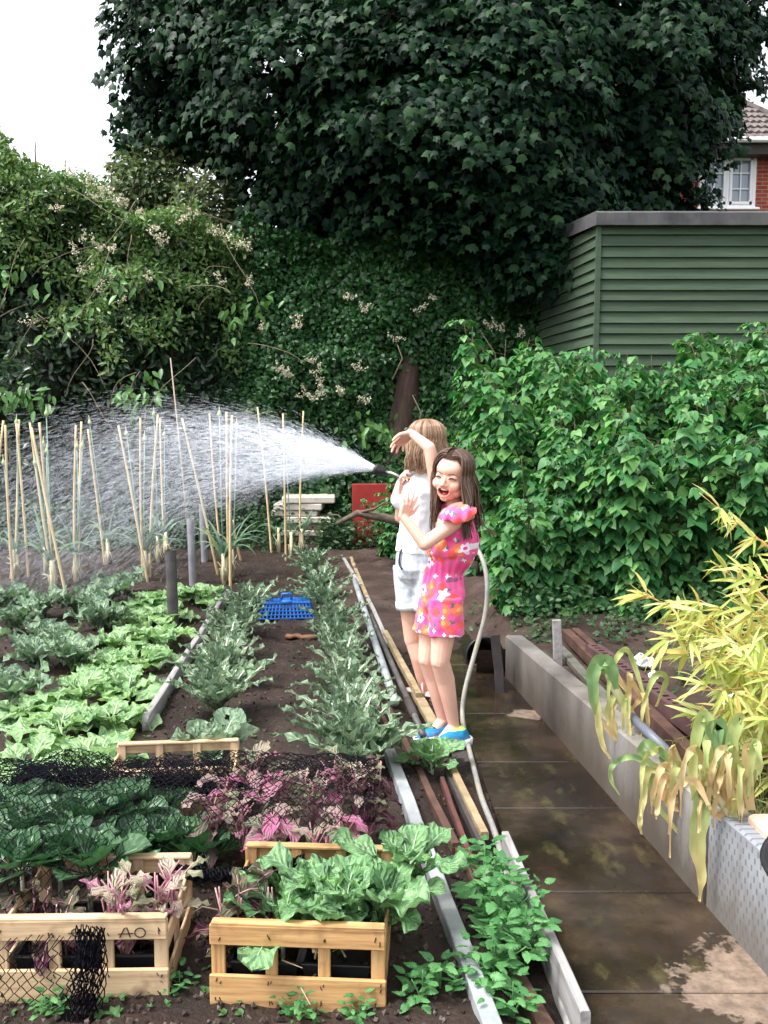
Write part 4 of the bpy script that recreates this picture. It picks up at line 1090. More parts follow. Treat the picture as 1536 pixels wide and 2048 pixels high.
def leek(p, nl, size, scapes, label, seed, lean=(0, 0)):
    r = np.random.default_rng(seed); t_ = thing('leek_plant', label, 'leek', p, 0, 'leeks gone to seed among the canes')
    for k in range(2 if nl > 7 else 1):
        s = MB(); b0 = np.array([r.uniform(-.03, .03) * k, r.uniform(-.03, .03) * k, 0]); s.tube([b0 + [-.02 * k, 0, -.03], b0 + [lean[0] * .2, 0, .10], b0 + [lean[0] * .5, 0, .26]], [.022, .021, .018], 9)
        for j in range(5):
            a = r.uniform(0, 6.28); s.tube([b0 + [cos(a) * .021, sin(a) * .021, .02], b0 + [cos(a) * .035, sin(a) * .035, .13], b0 + [cos(a) * r.uniform(.05, .1), sin(a) * .06, r.uniform(.02, .2)]], [.006, .005, .002], 4)
        s.build('stem', M_leekstem, t_)
    mb = MB()
    for k in range(nl):
        az = k * pi + r.uniform(-.9, .9); e0 = r.uniform(1.05, 1.5); L = size * r.uniform(.7, 1.1)
        blade(mb, L, .040 * r.uniform(.8, 1.3), az, e0, e0 - r.uniform(.4, 3.2), 12, 2, -.18, 0, 1, 'strap', 0, 0, 0, .0, 0, (lean[0] * .5, 0, .18), r)
    mb.build('leaves', M_leekleaf, t_)
    for (sxp, syp) in scapes:
        q = W(sxp, syp, p[1] + r.uniform(-.1, .1)) - p; s = MB()
        s.tube([(0, 0, .1), q * .5 + [r.uniform(-.02, .02), 0, 0], q], [.007, .006, .0045], 6)
        so = s.build('flower_stalk', M_scape, t_)
        b3 = MB(); ax = nrm(q)
        b3.tube([q, q + ax * .012, q + ax * .03, q + ax * .045, q + ax * .06, q + ax * .10], [.005, .018, .020, .012, .005, .0015], 8); b3.build('bud', M_bud, so)
lk = [((35, 1155), 8, .50, [(33, 850), (8, 931)]), ((108, 1180), 9, .55, [(93, 833), (71, 931)]), ((152, 1162), 8, .5, [(154, 899), (165, 897)]), ((92, 1150), 6, .5, [(87, 893), (93, 908)]), ((216, 1128), 8, .55, [(180, 850)]), ((291, 1157), 9, .55, [(254, 874), (289, 884)]), ((316, 1122), 7, .5, [(308, 833)]), ((333, 1112), 6, .45, [(329, 874)]), ((448, 1165), 10, .55, [(439, 834)]), ((465, 1150), 8, .5, [(473, 857)]), ((558, 1102), 6, .42, []), ((604, 1104), 6, .42, []), ((583, 1112), 4, .35, [(572, 898)])]
for i, (b2, nl, s, sc_) in enumerate(lk):
    leek(onsoil(*b2), nl, s, sc_, f'tall leek with strappy leaves among canes, {ORD[i]} counting roughly from the left edge', 300 + i)
# stacked paving slabs
M_slab = pmat('paving_slab', (.42, .36, .30), (.60, .55, .48), 7, .9, bump=.003, bscale=60, c3=(.38, .33, .28))
M_slabD = pmat('brown_slab', (.16, .12, .09), (.28, .22, .18), 7, .9, bump=.003, bscale=60)
SLY = 10.5; sl = [(562, 668, 1008, 1026), (548, 645, 1026, 1041), (543, 636, 1041, 1051), (570, 664, 1047, 1061), (560, 660, 1061, 1074), (556, 656, 1074, 1086), (560, 650, 1086, 1100)]
zz = soil_z(np.array([-1.0]), np.array([SLY]))[0] - .02
names = ['topmost pale slab', 'second slab from the top', 'short third slab from the top', 'middle slab', 'brown third slab from the bottom', 'second slab from the bottom', 'bottom brown slab half sunk in the soil']
hh = [.085, .085, .075, .08, .08, .075, .08]
for k in range(6, -1, -1):
    x0, x1 = sl[k][0], sl[k][1]; xa, xb = W(x0, 1050, SLY)[0], W(x1, 1050, SLY)[0]
    m = MB(); m.box((0, 0, 0), (xb - xa, .5, hh[k] - .004), bev=.012)
    o = m.build('paving_slab', M_slabD if k in (4, 6) else M_slab, smooth=False); o.location = ((xa + xb) / 2, SLY + .25 + random.uniform(-.03, .03), zz + hh[k] / 2); o.rotation_euler = (0, 0, random.uniform(-.08, .08))
    zz += hh[k]; tag(o, f'{names[k]} in the stack behind the canes', 'paving slab', 'stack of paving slabs')
# fallen branch, red board
m = MB(); br = [(672, 1048), (715, 1026), (770, 1036), (810, 1046), (860, 1050)]
pts = [W(a, b2, 8.9) for a, b2 in br]; m.tube(pts, [.018, .034, .045, .048, .05], 8); m.tube([pts[1], W(748, 1018, 8.85), W(772, 1004, 8.8), W(790, 1010, 8.8)], [.02, .014, .010, .005], 6); m.tube([W(690, 1045, 8.9), W(676, 1030, 8.9), W(655, 1028, 8.95)], [.014, .010, .005], 5)
o = m.build('fallen_branch', M_bark); tag(o, 'bare brown branch propped across behind the girl in white', 'branch')
o.data.materials[0] = pmat('branch_bark', (.06, .045, .035), (.15, .115, .09), 12, .9, bump=.01, bscale=30)
m = MB(); s_ = MB()
M_red = pmat('flaking_red_paint', (.20, .012, .012), (.36, .030, .024), 5, .6, bump=.003, bscale=30)
RY = 10.1; a0 = W(704, 968, RY); a1 = W(800, 1004, RY); a1[2] = .0
m.box(((a0[0] + a1[0]) / 2, RY + .05, (a0[2] + a1[2]) / 2), (a1[0] - a0[0], .05, a0[2] - a1[2]), bev=.006)
o = m.build('red_board', M_red, smooth=False); o.rotation_euler = (0, 0, 0); tag(o, 'red painted board rising out of the ivy behind the hose nozzle', 'board')
# blue basket, bark chip, timber edging
M_blue = pmat('blue_plastic', (.010, .10, .40), (.02, .16, .52), 6, .4)
bp = onsoil(573, 1228); m = MB()
bw, bd, bh_ = .40, .30, .10
def basket_side(a, b2, c, d, nu, nv):
    a, b2, c, d = [np.array(v, float) for v in (a, b2, c, d)]
    for i in range(nu + 1):
        u = i / nu; m.beam(a + (b2 - a) * u, d + (c - d) * u, .010, .008, up=(0.3, .9, .1), bev=.001)
    for j in range(nv + 1):
        v = j / nv; m.beam(a + (d - a) * v, b2 + (c - b2) * v, .012, .009, up=(0, 0, 1), bev=.001)
x0, x1, y0, y1 = -bw / 2, bw / 2, -bd / 2, bd / 2; i_ = .035
B_ = [(x0, y0, 0), (x1, y0, 0), (x1, y1, 0), (x0, y1, 0)]; T_ = [(x0 + i_, y0 + i_, bh_), (x1 - i_, y0 + i_, bh_), (x1 - i_, y1 - i_, bh_), (x0 + i_, y1 - i_, bh_)]
for k in range(4): basket_side(B_[k], B_[(k + 1) % 4], T_[(k + 1) % 4], T_[k], 14, 4)
basket_side(T_[0], T_[1], T_[2], T_[3], 12, 9)
bas = thing('plastic_basket', 'upturned blue plastic basket between the two kale rows', 'basket', bp, .12)
m.build('basket_body', M_blue, bas, smooth=False)
m = MB(); m.tube([(-.035, 0, bh_), (-.03, 0, bh_ + .05), (.03, 0, bh_ + .055), (.04, 0, bh_)], .012, 6); m.box((0, -.1, bh_ + .012), (.07, .06, .03), bev=.006); m.build('handle', M_blue, bas)
bp = onsoil(602, 1276); m = MB(); m.beam((-.10, .01, .012), (.11, -.02, .016), .055, .018, rows=6, wob=.008); o = m.build('bark_chip', pmat('orange_bark', (.10, .045, .025), (.26, .13, .08), 30, .9, bump=.005, bscale=60)); o.location = bp; tag(o, 'reddish brown piece of bark lying between the kale rows', 'bark')
M_board = pmat('weathered_board', (.14, .135, .13), (.28, .27, .27), 9, .8, bump=.002, bscale=40, stretch=(4, .4, 4), c3=(.36, .35, .35))
a, b2 = onsoil(292, 1462), onsoil(456, 1196); m = MB(); m.beam(a + [0, 0, .03], b2 + [0, 0, .03], .035, .09, rows=8, wob=.002); o = m.build('edging_board', M_board); tag(o, 'weathered grey timber edging board between turnips and kale', 'board')

# ================================================================== CRATES
def wood(name, c1, c2, c3, st):
    c0 = tuple(a * .62 for a in c1)
    m = pmat(name, c0, c2, 7, .75, bump=.0016, bscale=40, stretch=st, c3=c3, detail=12)
    n = m.node_tree.nodes; L = m.node_tree.links; b = n['Principled BSDF']; old = b.inputs['Base Color'].links[0].from_socket
    tc = n.new('ShaderNodeTexCoord'); nz = n.new('ShaderNodeTexNoise'); nz.inputs['Scale'].default_value = 11; nz.inputs['Detail'].default_value = 8; L.new(tc.outputs['Object'], nz.inputs['Vector'])
    mr = n.new('ShaderNodeMapRange'); mr.inputs['From Min'].default_value = .54; mr.inputs['From Max'].default_value = .74; mr.inputs['To Max'].default_value = .75; L.new(nz.outputs['Fac'], mr.inputs['Value'])
    mx = n.new('ShaderNodeMixRGB'); L.new(mr.outputs[0], mx.inputs['Fac']); L.new(old, mx.inputs['Color1']); mx.inputs['Color2'].default_value = (c1[0] * .35, c1[1] * .32, c1[2] * .35, 1); L.new(mx.outputs[0], b.inputs['Base Color'])
    return m
def wset(tag_, c1, c2, c3): return wood(tag_ + '_wood_along', c1, c2, c3, (.5, 9, 9)), wood(tag_ + '_wood_upright', c1, c2, c3, (9, 9, .6)), wood(tag_ + '_wood_across', c1, c2, c3, (9, .5, 9))
W_tan = wset('tan', (.34, .17, .06), (.52, .30, .125), (.64, .42, .21))
W_pale = wset('pale', (.44, .29, .16), (.60, .43, .26), (.68, .52, .34))
M_ink = pmat('dark_marks', (.02, .015, .01), None, 4, .8)
M_liner = pmat('black_tray', (.008, .008, .010), (.016, .016, .018), 5, .4)
def crate(o_, w, d, h, mats, label, group='wooden crates around the seedlings', sag=0.0, letters=False, rz=0.0):
    mx, mz, my = mats
    t_ = thing('wooden_crate', label, 'crate', o_, rz, group)
    th = .011
    def end(y, s, name):
        m = MB(); tp = h * .245; bt = h * .41
        m.box((0, y, h - tp / 2 + .004), (w, th, tp), m=0, bev=.0025)
        m.box((.001, y + s * .008, h + .005), (w - .006, .026, .009), m=0, bev=.002)
        m.box((0, y, bt / 2), (w + .004, th, bt), m=0, bev=.0025)
        for fx in (-.5, -.165, .165, .5):
            xx = fx * (w - .036); m.box((xx, y + s * .012, h / 2), (.034 if abs(fx) > .3 else .030, th, h - .004), m=1, bev=.002)
            for zz_ in (h - tp * .5, bt * .8, bt * .25):
                for k in range(2):
                    m.box((xx + random.uniform(-.008, .008), y - s * (th / 2 + .0008), zz_ + random.uniform(-.008, .008)), (.0022, .0012, random.uniform(.007, .013)), rot=Matrix.Rotation(random.uniform(-.5, .5), 3, 'Y'), m=2)
        return m.build(name, [mx, mz, M_ink], t_, smooth=False)
    end(0, 1, 'end_panel'); end(d, -1, 'end_panel')
    for sx_ in (-1, 1):
        m = MB(); x = sx_ * (w / 2 - .004)
        for (z0, z1, sg) in ((h * .60, h * .82, sag), (.004, h * .36, 0)):
            m.beam((x, .012, (z0 + z1) / 2), (x - sx_ * .004, d - .012, (z0 + z1) / 2 + sg), .008, z1 - z0, rows=5, wob=.0015, bev=.002)
        m.beam((x - sx_ * .009, d / 2 - .02, h * .43), (x - sx_ * .009, d / 2 + .02, h * .43), .006, h * .75)
        m.build('side_panel', my, t_, smooth=False)
    m = MB()
    for k in range(4): m.box((0, d * (k + .5) / 4, .006), (w - .03, d / 4 - .02, .006))
    m.build('base', mx, t_, smooth=False)
    m = MB(); r0 = MB()
    for (x0, x1) in ((-w / 2 + .04, -.005), (.005, w / 2 - .04)):
        y0, y1, z0, z1 = .035, d - .035, .016, h * .46
        V = [(x0 + .012, y0 + .012, z0), (x1 - .012, y0 + .012, z0), (x1 - .012, y1 - .012, z0), (x0 + .012, y1 - .012, z0), (x0, y0, z1), (x1, y0, z1), (x1, y1, z1), (x0, y1, z1)]
        m.add(V, [(0, 1, 2, 3), (0, 4, 5, 1), (1, 5, 6, 2), (2, 6, 7, 3), (3, 7, 4, 0)])
        for (a, b2) in ((4, 5), (5, 6), (6, 7), (7, 4)): m.beam(V[a], V[b2], .010, .005, bev=.001)
    tr_ = m.build('seed_tray', M_liner, None, smooth=False); tr_.location = t_.location; tr_.rotation_euler = t_.rotation_euler
    tag(tr_, 'black plastic seed tray lying inside the ' + label.split(' crate')[0] + ' crate', 'tray', 'black trays inside the crates')
    if letters:
        def glyph(*strokes):
            m = MB(); a0 = np.array([0, 0, 0.])
            for pts in strokes: m.tube([(x, -.0065, z) for x, z in pts], .0014, 4)
            m.build('lettering', M_ink, t_)
        zb_ = h - .040; x_ = .100
        glyph([(x_, zb_), (x_ + .012, zb_ + .024), (x_ + .018, zb_ + .025), (x_ + .026, zb_)], [(x_ - .004, zb_ + .009), (x_ + .034, zb_ + .010)])
        an = np.linspace(0, 2 * pi, 14); glyph([(x_ + .050 + .013 * cos(a), zb_ + .012 + .012 * sin(a)) for a in an])
        glyph([(x_ - .105 + .012 * cos(a), zb_ + .014 + .010 * sin(a)) for a in np.linspace(.6, 5.2, 10)], [(x_ - .125, zb_ + .012), (x_ - .075, zb_ + .016)])
    return t_
cA, cB = G(420, 2021, .03), G(771, 2019, .03); YF = cA[1]
w1 = cB[0] - cA[0]; h1 = W(580, 1856, YF)[2] - .03
crate(((cA[0] + cB[0]) / 2, YF, .03), w1, .41, h1, W_tan, 'tan wooden crate in front holding bright green leafy seedlings', rz=-.06)
c2A, c2B = G(-14, 2010, .03), G(337, 2004, .03); Y2 = c2B[1]
crate(((c2A[0] + c2B[0]) / 2, Y2, .03), c2B[0] - c2A[0], .32, W(160, 1842, Y2)[2] - .03, W_pale, 'pale wooden crate with handwritten letters half under black net', sag=.012, letters=True, rz=.02)
Y4 = 3.02; a, b2 = W(204, 1552, Y4), W(466, 1527, Y4)
crate(((a[0] + b2[0]) / 2, Y4, .045), b2[0] - a[0], .30, (a[2] + b2[2]) / 2 - .055, W_pale, 'pale wooden crate at the back with black net over its front', rz=.10)

# ---- plants in and behind the crates
brd = [cabbage(400 + i, [M_broad, M_brib], 14, .25, .52, .06, .70, .0, .10, .10, lob=.22, droop=1.15, rib=.0028, stalk=.40, nL=18, nW=10) for i in range(3)]
bstem = stem_mesh(.10, .007, M_krib)
for i, (px, Y, z, s, lb) in enumerate(((565, YF + .13, .12, .88, 'broad leaved seedling leaning left over the front tan crate'), (690, YF + .14, .15, 1.0, 'tallest broad leaved seedling in the middle of the tan crate'), (770, YF + .16, .13, 1.0, 'broad leaved seedling hanging over the right side of the tan crate'), (640, YF + .22, .14, .92, 'broad leaved seedling at the rear of the tan crate'), (815, YF + .32, .16, .95, 'broad leaved seedling beside the grey metal rail behind the tan crate'))):
    p = W(px, 1850, Y); p[2] = z
    plant_from(brd[i % 3], 'brassica_seedling', lb, 'seedling', p, i * 1.1, s, 'broad leaved seedlings in the tan crate', bstem)
SPV = [cabbage(420 + i, [M_sprout, M_krib], 15, .19, .62, .02, .45, 0, .02, .22, prof='oval', lob=.0, droop=.45, rib=.003, stalk=.40, nW=6) for i in range(3)]
sstem = stem_mesh(.24, .008, pmat('pale_stalk', (.22, .24, .18), (.34, .32, .26), 20, .7))
spl = [(40, 2.30, .28), (118, 2.36, .29), (180, 2.31, .27), (60, 2.62, .22), (165, 2.68, .22), (262, 2.55, .18), (240, 2.78, .2), (330, 2.66, .17), (20, 2.82, .2), (320, 2.88, .15), (95, 2.95, .15), (390, 2.62, .14), (-30, 2.5, .2)]
for i, (px, Y, z) in enumerate(spl):
    p = W(px, 1700, Y); p[2] = z - .08
    t_ = plant_from(SPV[i % 3], 'sprout_plant', f'dark green round leaved sprout plant under the net, {ORD[i]} outward from the pale lettered crate', 'sprout plant', p, i * 1.7, random.uniform(.88, 1.08), 'dark sprout plants under the black net', None)
    o2 = bpy.data.objects.new('stem', sstem); COL.objects.link(o2); o2.parent = t_; o2.location = (0, 0, -.17)
M_pink = veg_mat('pink_leaf', [(.28, .05, .14), (.54, .15, .31), (.64, .38, .43), (.10, .14, .06), (.15, .22, .10), (.52, .28, .26), (.16, .04, .08)], .5, .25, .3, (.30, .26, .18), 40)
M_pinkpale = veg_mat('pale_pink_leaf', [(.45, .12, .26), (.55, .42, .36), (.30, .34, .18), (.60, .50, .42)], .5, .25, .3)
M_dkred = veg_mat('dark_red_leaf', [(.06, .012, .035), (.13, .02, .07), (.05, .07, .035), (.09, .10, .045)], .5, .2, .3, (.16, .12, .07), 50)
def pinkplant(seed, mats, n=22, h=.26, size=.11):
    r = np.random.default_rng(seed); mb = MB()
    for k in range(n):
        z = h * (.25 + .75 * (k / n)); az = k * GOLD + r.uniform(-.5, .5); e0 = r.uniform(-.1, 1.1)
        blade(mb, size * r.uniform(.7, 1.2), size * .5 * r.uniform(.7, 1.2), az, e0, e0 - r.uniform(.6, 2.0), 7, 4, .15, .006, 3, 'oval', .15, .03, .15, .2, .002, (r.uniform(-.03, .03), r.uniform(-.03, .03), z), r)
    for k in range(5): mb.tube([(0, 0, -.02), (r.uniform(-.03, .03), r.uniform(-.03, .03), h * .6), (r.uniform(-.05, .05), r.uniform(-.05, .05), h)], [.004, .003, .002], 5, 1)
    return mb.mesh('leaves', mats)
M_pstem = pmat('pink_stem', (.30, .08, .15), (.45, .30, .26), 20, .6)
PV = [pinkplant(440, [M_pink, M_pstem]), pinkplant(441, [M_pink, M_pstem], 26, .30, .10), pinkplant(442, [M_dkred, M_pstem], 26, .28, .10), pinkplant(443, [M_pinkpale, M_pstem], 9, .16, .075)]
pk = [(455, 2.76, 0, .05), (510, 2.84, 1, .05), (560, 2.76, 0, .06), (625, 2.75, 3, .16), (670, 2.80, 1, .05), (715, 2.77, 3, .17), (742, 2.82, 2, .04), (485, 2.62, 3, .12), (550, 2.52, 0, .03), (690, 2.52, 0, .03), (425, 2.66, 0, .04), (640, 2.50, 3, .10)]
for i, (px, Y, k, z) in enumerate(pk):
    p = W(px, 1650, Y); p[2] = z
    plant_from(PV[k], 'red_seedling', f'{"dark red" if k == 2 else ("cream and pink" if k == 3 else "pink")} leaved seedling under the net near the back crates, {ORD[i]} in the clump', 'seedling', p, i * 1.3, 1.0, 'pink and red seedlings under the net')
pk2 = [(222, YF + .10, 3, .15), (252, YF + .08, 3, .16), (310, YF + .12, 3, .14), (345, YF + .16, 3, .15), (130, YF + .12, 2, -.06), (250, YF + .22, 2, -.06), (60, YF + .2, 2, -.06), (470, YF + .14, 2, -.02), (530, YF + .2, 2, -.02)]
for i, (px, Y, k, z) in enumerate(pk2):
    p = W(px, 1830, Y); p[2] = z
    plant_from(PV[k], 'red_seedling', f'{"dark red" if k == 2 else "pale pink and cream"} seedling rising from the front crates, {ORD[i]} in that set', 'seedling', p, i * 2.3, 1.0, 'pink and red seedlings in the front crates')
# dry straw-like stalks in the tan crate
m = MB()
for k in range(46):
    px = random.uniform(440, 720); Y = YF + random.uniform(.05, .26); p = W(px, 1900, Y); p[2] = random.uniform(.10, .14)
    a = random.uniform(0, 6.28); L_ = random.uniform(.05, .14); e = random.uniform(-.2, 1.2)
    m.tube([p, p + np.array([cos(a) * cos(e), sin(a) * cos(e), sin(e)]) * L_ * .6, p + np.array([cos(a + .5) * cos(e), sin(a + .5) * cos(e), sin(e) * .6]) * L_], [.003, .0025, .0012], 4)
tag(m.build('dry_stalks', pmat('straw', (.30, .20, .12), (.50, .38, .25), 20, .8)), 'withered straw coloured stalks lying in the tan crate', 'stalks', kind='stuff')

# ---- black net
M_net = pmat('black_net', (.004, .004, .007), (.007, .007, .011), 5, .9, spec=.08)
_nn = Noise(71, 2, 4, 2.2); _nn2 = Noise(72, 2, 3, 7)
net = thing('black_net', 'fine black netting draped over the crates and seedlings', 'net', (-.5, 2.6, 0))
def lattice(mb, nu, nv, fn, r=.0010, jit=.0012):
    """diamond netting: zigzag strands that meet at knots; fn maps arrays of (strand, step) to points"""
    i, j = np.meshgrid(np.arange(nu), np.arange(nv), indexing='ij')
    P = fn(i + .42 * np.where((i + j) % 2 == 0, 1, -1), j.astype(float)) + rng.normal(size=(nu, nv, 3)) * jit
    mb.prisms(P[:, :-1].reshape(-1, 3), P[:, 1:].reshape(-1, 3), r)
def top_h(X, Y):
    p = np.stack([X, Y], -1)
    prof = np.interp(Y, [2.20, 2.36, 2.55, 2.74, 2.86, 2.95, 3.04, 3.10], [.27, .36, .40, .385, .27, .19, .24, .13])
    return prof + .028 * _nn(p) + .008 * _nn2(p)
cell = .0165
m = MB()
def f_main(i, j):
    X = -1.30 + i * cell; Y = 2.33 + j * cell * .9
    return np.stack([X, Y, top_h(X, Y)], -1)
lattice(m, int(1.30 / cell), int(.78 / (cell * .9)), f_main, .0015)
def f_front(i, j):                                        # falls over the front of the lettered crate
    X = -1.30 + i * cell + .012 * np.sin(j * .3 + i * .4); s = j * cell * .9
    Y = np.where(s < .19, 2.33 - s, YF - .022) ; z = np.where(s < .19, top_h(X, np.full_like(X, 2.33)) - s * .85, .215 - (s - .19))
    Y = Y - .012 * np.abs(np.sin(i * .35)) ; z = np.maximum(z, .035 + .01 * np.sin(i))
    return np.stack([X, Y - np.clip(.03 * (s - .3), 0, 1), z], -1)
lattice(m, int(.60 / cell), 24, f_front, .0013)
for ly in range(3):                                       # gathered folds: several layers
    def f_fold(i, j, ly=ly):
        X = -1.30 + i * cell * .98; p = np.stack([X, j * .1 + ly], -1)
        Y = 2.86 + j * .0085 + .012 * _nn2(p + ly) + ly * .012
        z = top_h(X, Y) + .014 * np.sin(j * 1.1 + X * 9 + ly * 2) + .010 * ly
        return np.stack([X, Y, z], -1)
    lattice(m, int(.86 / cell), 20, f_fold, .0015)
    def f_bunch(i, j, ly=ly):                             # bunched strip hanging down over the crate front
        s = j * .0145; X = W(192, 1900, YF)[0] - .035 + i * .0062 + .012 * np.sin(s * 14 + ly) - .25 * s * s
        return np.stack([X, YF - .028 - .010 * ly - .014 * np.abs(np.sin(i * 1.3 + ly)), .27 - s], -1)
    lattice(m, 11, 18, f_bunch, .0018)
    def f_roll(i, j, ly=ly):                              # rolled edge lying between the crates
        a = j / 13 * 2 * pi + i * .2; X = W(330, 1800, YF + .30)[0] + i * .0085; rr_ = .017 + .006 * np.sin(i * .7 + ly * 2) - .004 * ly
        return np.stack([X, YF + .30 + rr_ * np.cos(a), .245 - .03 * np.sin(i * .07 + .3) + rr_ * np.sin(a)], -1)
    lattice(m, 46, 14, f_roll, .0024)
m.xform(Matrix.Translation(-net.location)); m.build('mesh_sheet', M_net, net, smooth=False)

# ================================================================== RAILS, PIPES, LATHS
M_galv = pmat('galvanised', (.22, .25, .27), (.38, .41, .43), 10, .5, metal=.3, bump=.001, c3=(.46, .48, .50))
M_rust = pmat('rusty_iron', (.035, .018, .014), (.075, .038, .028), 12, .8, bump=.002, bscale=60, c3=(.12, .06, .04))
M_rustr = pmat('red_rust', (.055, .022, .019), (.12, .040, .033), 12, .8, bump=.002, bscale=60)
M_lath = pmat('old_lath', (.14, .10, .055), (.28, .21, .12), 10, .85, bump=.002, bscale=50, c3=(.36, .29, .19))
M_dplank = pmat('dark_plank', (.03, .025, .025), (.07, .06, .058), 10, .8, bump=.002, bscale=50)
M_mossy = pmat('mossy_plank', (.06, .06, .045), (.14, .14, .115), 9, .85, bump=.002, bscale=40)
def bar(name, a, b2, z, w, h, mt, label, cat, tube=False, rows=6, wob=.002, z2=None):
    p, q = G(*a, z), G(*b2, z if z2 is None else z2); c = (p + q) / 2; m = MB()
    if tube: m.tube([p - c + (q - p) * t + np.array([0, 0, random.uniform(-wob, wob)]) for t in np.linspace(0, 1, rows)], w / 2, 12)
    else: m.beam(p - c, q - c, w, h, rows=rows, wob=wob)
    o = m.build(name, mt, smooth=tube); o.location = c
    return tag(o, label, cat)
bar('metal_pipe', (709, 1160), (790, 1405), .085, .045, 0, M_galv, 'long galvanised pipe beside the right hand kale row', 'pipe', True)
bar('metal_pipe', (742, 1232), (846, 1470), .06, .032, 0, M_pipeD, 'thin dark grey pipe lying next to the yellowish laths', 'pipe', True)
bar('pipe_collar', (815, 1400), (829, 1432), .06, .042, 0, M_dplank, 'black collar on the end of the thin dark pipe', 'pipe fitting', True, 3)
bar('wooden_lath', (688, 1118), (720, 1172), .06, .03, .03, M_board, 'pale stick at the far end of the long galvanised pipe', 'lath')
bar('wooden_lath', (702, 1116), (738, 1206), .05, .035, .03, M_lath, 'grey brown lath starting beside the pale far stick', 'lath')
bar('wooden_lath', (732, 1190), (778, 1290), .05, .03, .03, M_board, 'weathered grey lath between the two pipes', 'lath')
bar('wooden_lath', (770, 1266), (838, 1393), .07, .032, .04, M_lath, 'yellowish lath next to the pink girl\'s knees', 'lath')
bar('wooden_lath', (832, 1385), (870, 1456), .05, .05, .03, M_lath, 'rough yellowish lath by the blue shoes', 'lath')
bar('metal_channel', (778, 1505), (987, 2070), .065, .045, .05, M_galv, 'grey galvanised channel edging the bed beside the seedlings', 'channel', rows=10)
bar('iron_rail', (742, 1350), (912, 1700), .035, .028, .05, M_rust, 'rusty brown rail beside the galvanised channel', 'rail')
bar('iron_rail', (728, 1365), (780, 1480), .06, .02, .08, M_rust, 'short rusty plate behind the kale row', 'rail')
bar('iron_rail', (792, 1480), (932, 1740), .02, .018, .05, M_rust, 'thin rusty rail under the small cabbage', 'rail')
bar('iron_rail', (884, 1560), (955, 1760), .04, .018, .03, M_rustr, 'reddish rusty strip under the small cabbage', 'rail')
bar('timber_plank', (894, 1545), (966, 1700), .02, .022, .04, M_dplank, 'dark plank along the wet path below the shoes', 'plank')
bar('wooden_lath', (903, 1536), (970, 1672), .045, .028, .03, M_lath, 'yellow brown lath lying on the dark plank', 'lath')
bar('timber_plank', (1010, 1700), (1170, 2075), .045, .024, .13, M_board, 'weathered grey board edging the wet path by the nettles', 'plank')
bar('iron_rail', (990, 1890), (1098, 2075), .02, .04, .05, M_rust, 'brown rail behind the path edging board under the nettles', 'rail')
bar('iron_rail', (930, 1700), (1020, 1930), .02, .035, .04, M_rust, 'brown rail hidden among the nettles beside the channel', 'rail')
bar('timber_plank', (908, 1500), (945, 1560), -.045, .09, .08, M_dplank, 'dark wet step under the pink girl\'s shoe', 'plank', rows=2)
# right bed: beams, perforated strip, post
bar('iron_beam', (1132, 1268), (1400, 1530), .24, .05, .06, M_rust, 'long rusty beam lying on the raised bed next to the wall', 'beam')
bar('iron_beam', (1150, 1262), (1400, 1486), .22, .04, .04, M_rust, 'reddish rusty beam between the long beam and perforated strip', 'beam')
bar('timber_plank', (1118, 1296), (1250, 1440), .22, .05, .03, M_mossy, 'grey green plank between the concrete wall and rusty beams', 'plank')
bar('timber_plank', (1085, 1305), (1215, 1440), .22, .03, .03, M_dplank, 'brown batten right behind the concrete wall top', 'plank')
p = G(1118, 1330, .2); q = W(1113, 1240, p[1]); m = MB(); m.beam((0, 0, -.1), q - p, .045, .03, up=(0, 1, 0), rows=4, wob=.002); o = m.build('wooden_post', M_board, smooth=False); o.location = p; tag(o, 'short pale grey post standing behind the far wall end', 'post')
p, q = G(1186, 1290, .30), G(1430, 1462, .30); c = (p + q) / 2; d = q - p; L_ = np.linalg.norm(d); dn = d / L_; sd_ = nrm(np.cross(dn, [0, 0, 1.])); m = MB()
nh = 26; wd = .075
for s_ in (-1, 1): m.beam(p - c + sd_ * s_ * wd * .36, q - c + sd_ * s_ * wd * .36, wd * .30, .006, bev=.001)
for k in range(nh + 1):
    e = p - c + d * k / nh; m.beam(e - dn * .013, e + dn * .013, wd * .44, .0055, bev=.001)
m.beam(p - c + sd_ * (wd * .5) - [0, 0, .03], q - c + sd_ * (wd * .5) - [0, 0, .03], .006, .07, bev=.001)
m.beam(p - c - sd_ * (wd * .5) - [0, 0, .02], q - c - sd_ * (wd * .5) - [0, 0, .02], .006, .05, bev=.001)
o = m.build('perforated_rail', pmat('purple_rust', (.055, .028, .030), (.10, .05, .052), 14, .7, bump=.001, bscale=80), smooth=False); o.location = c; tag(o, 'dark rusty slotted rail with a row of holes on the raised bed', 'rail')
M_litter = pmat('white_plastic', (.72, .72, .74), (.80, .80, .82), 6, .5)
for i, (px, py, s, lb) in enumerate(((1292, 1322, .05, 'white crumpled plastic scrap beside the slotted rail'), (1307, 1352, .035, 'small white plastic scrap below the larger crumpled one'), (1462, 1392, .03, 'white scrap half hidden by the yellow bamboo leaves'), (1455, 1412, .025, 'tiny white scrap lowest under the yellow bamboo leaves'))):
    p = G(px, py, .24); m = MB(); V = rand_dirs(9, np.random.default_rng(i)) * [1, .7, .6] * s
    m.ell((0, 0, 0), (s, s * .6, s * .5), nu=9, nv=6); m.v[0] += np.random.default_rng(i + 5).normal(size=m.v[0].shape) * s * .22
    o = m.build('plastic_scrap', M_litter, smooth=False); o.location = p; o.rotation_euler = (.3, .2, i); tag(o, lb, 'litter')
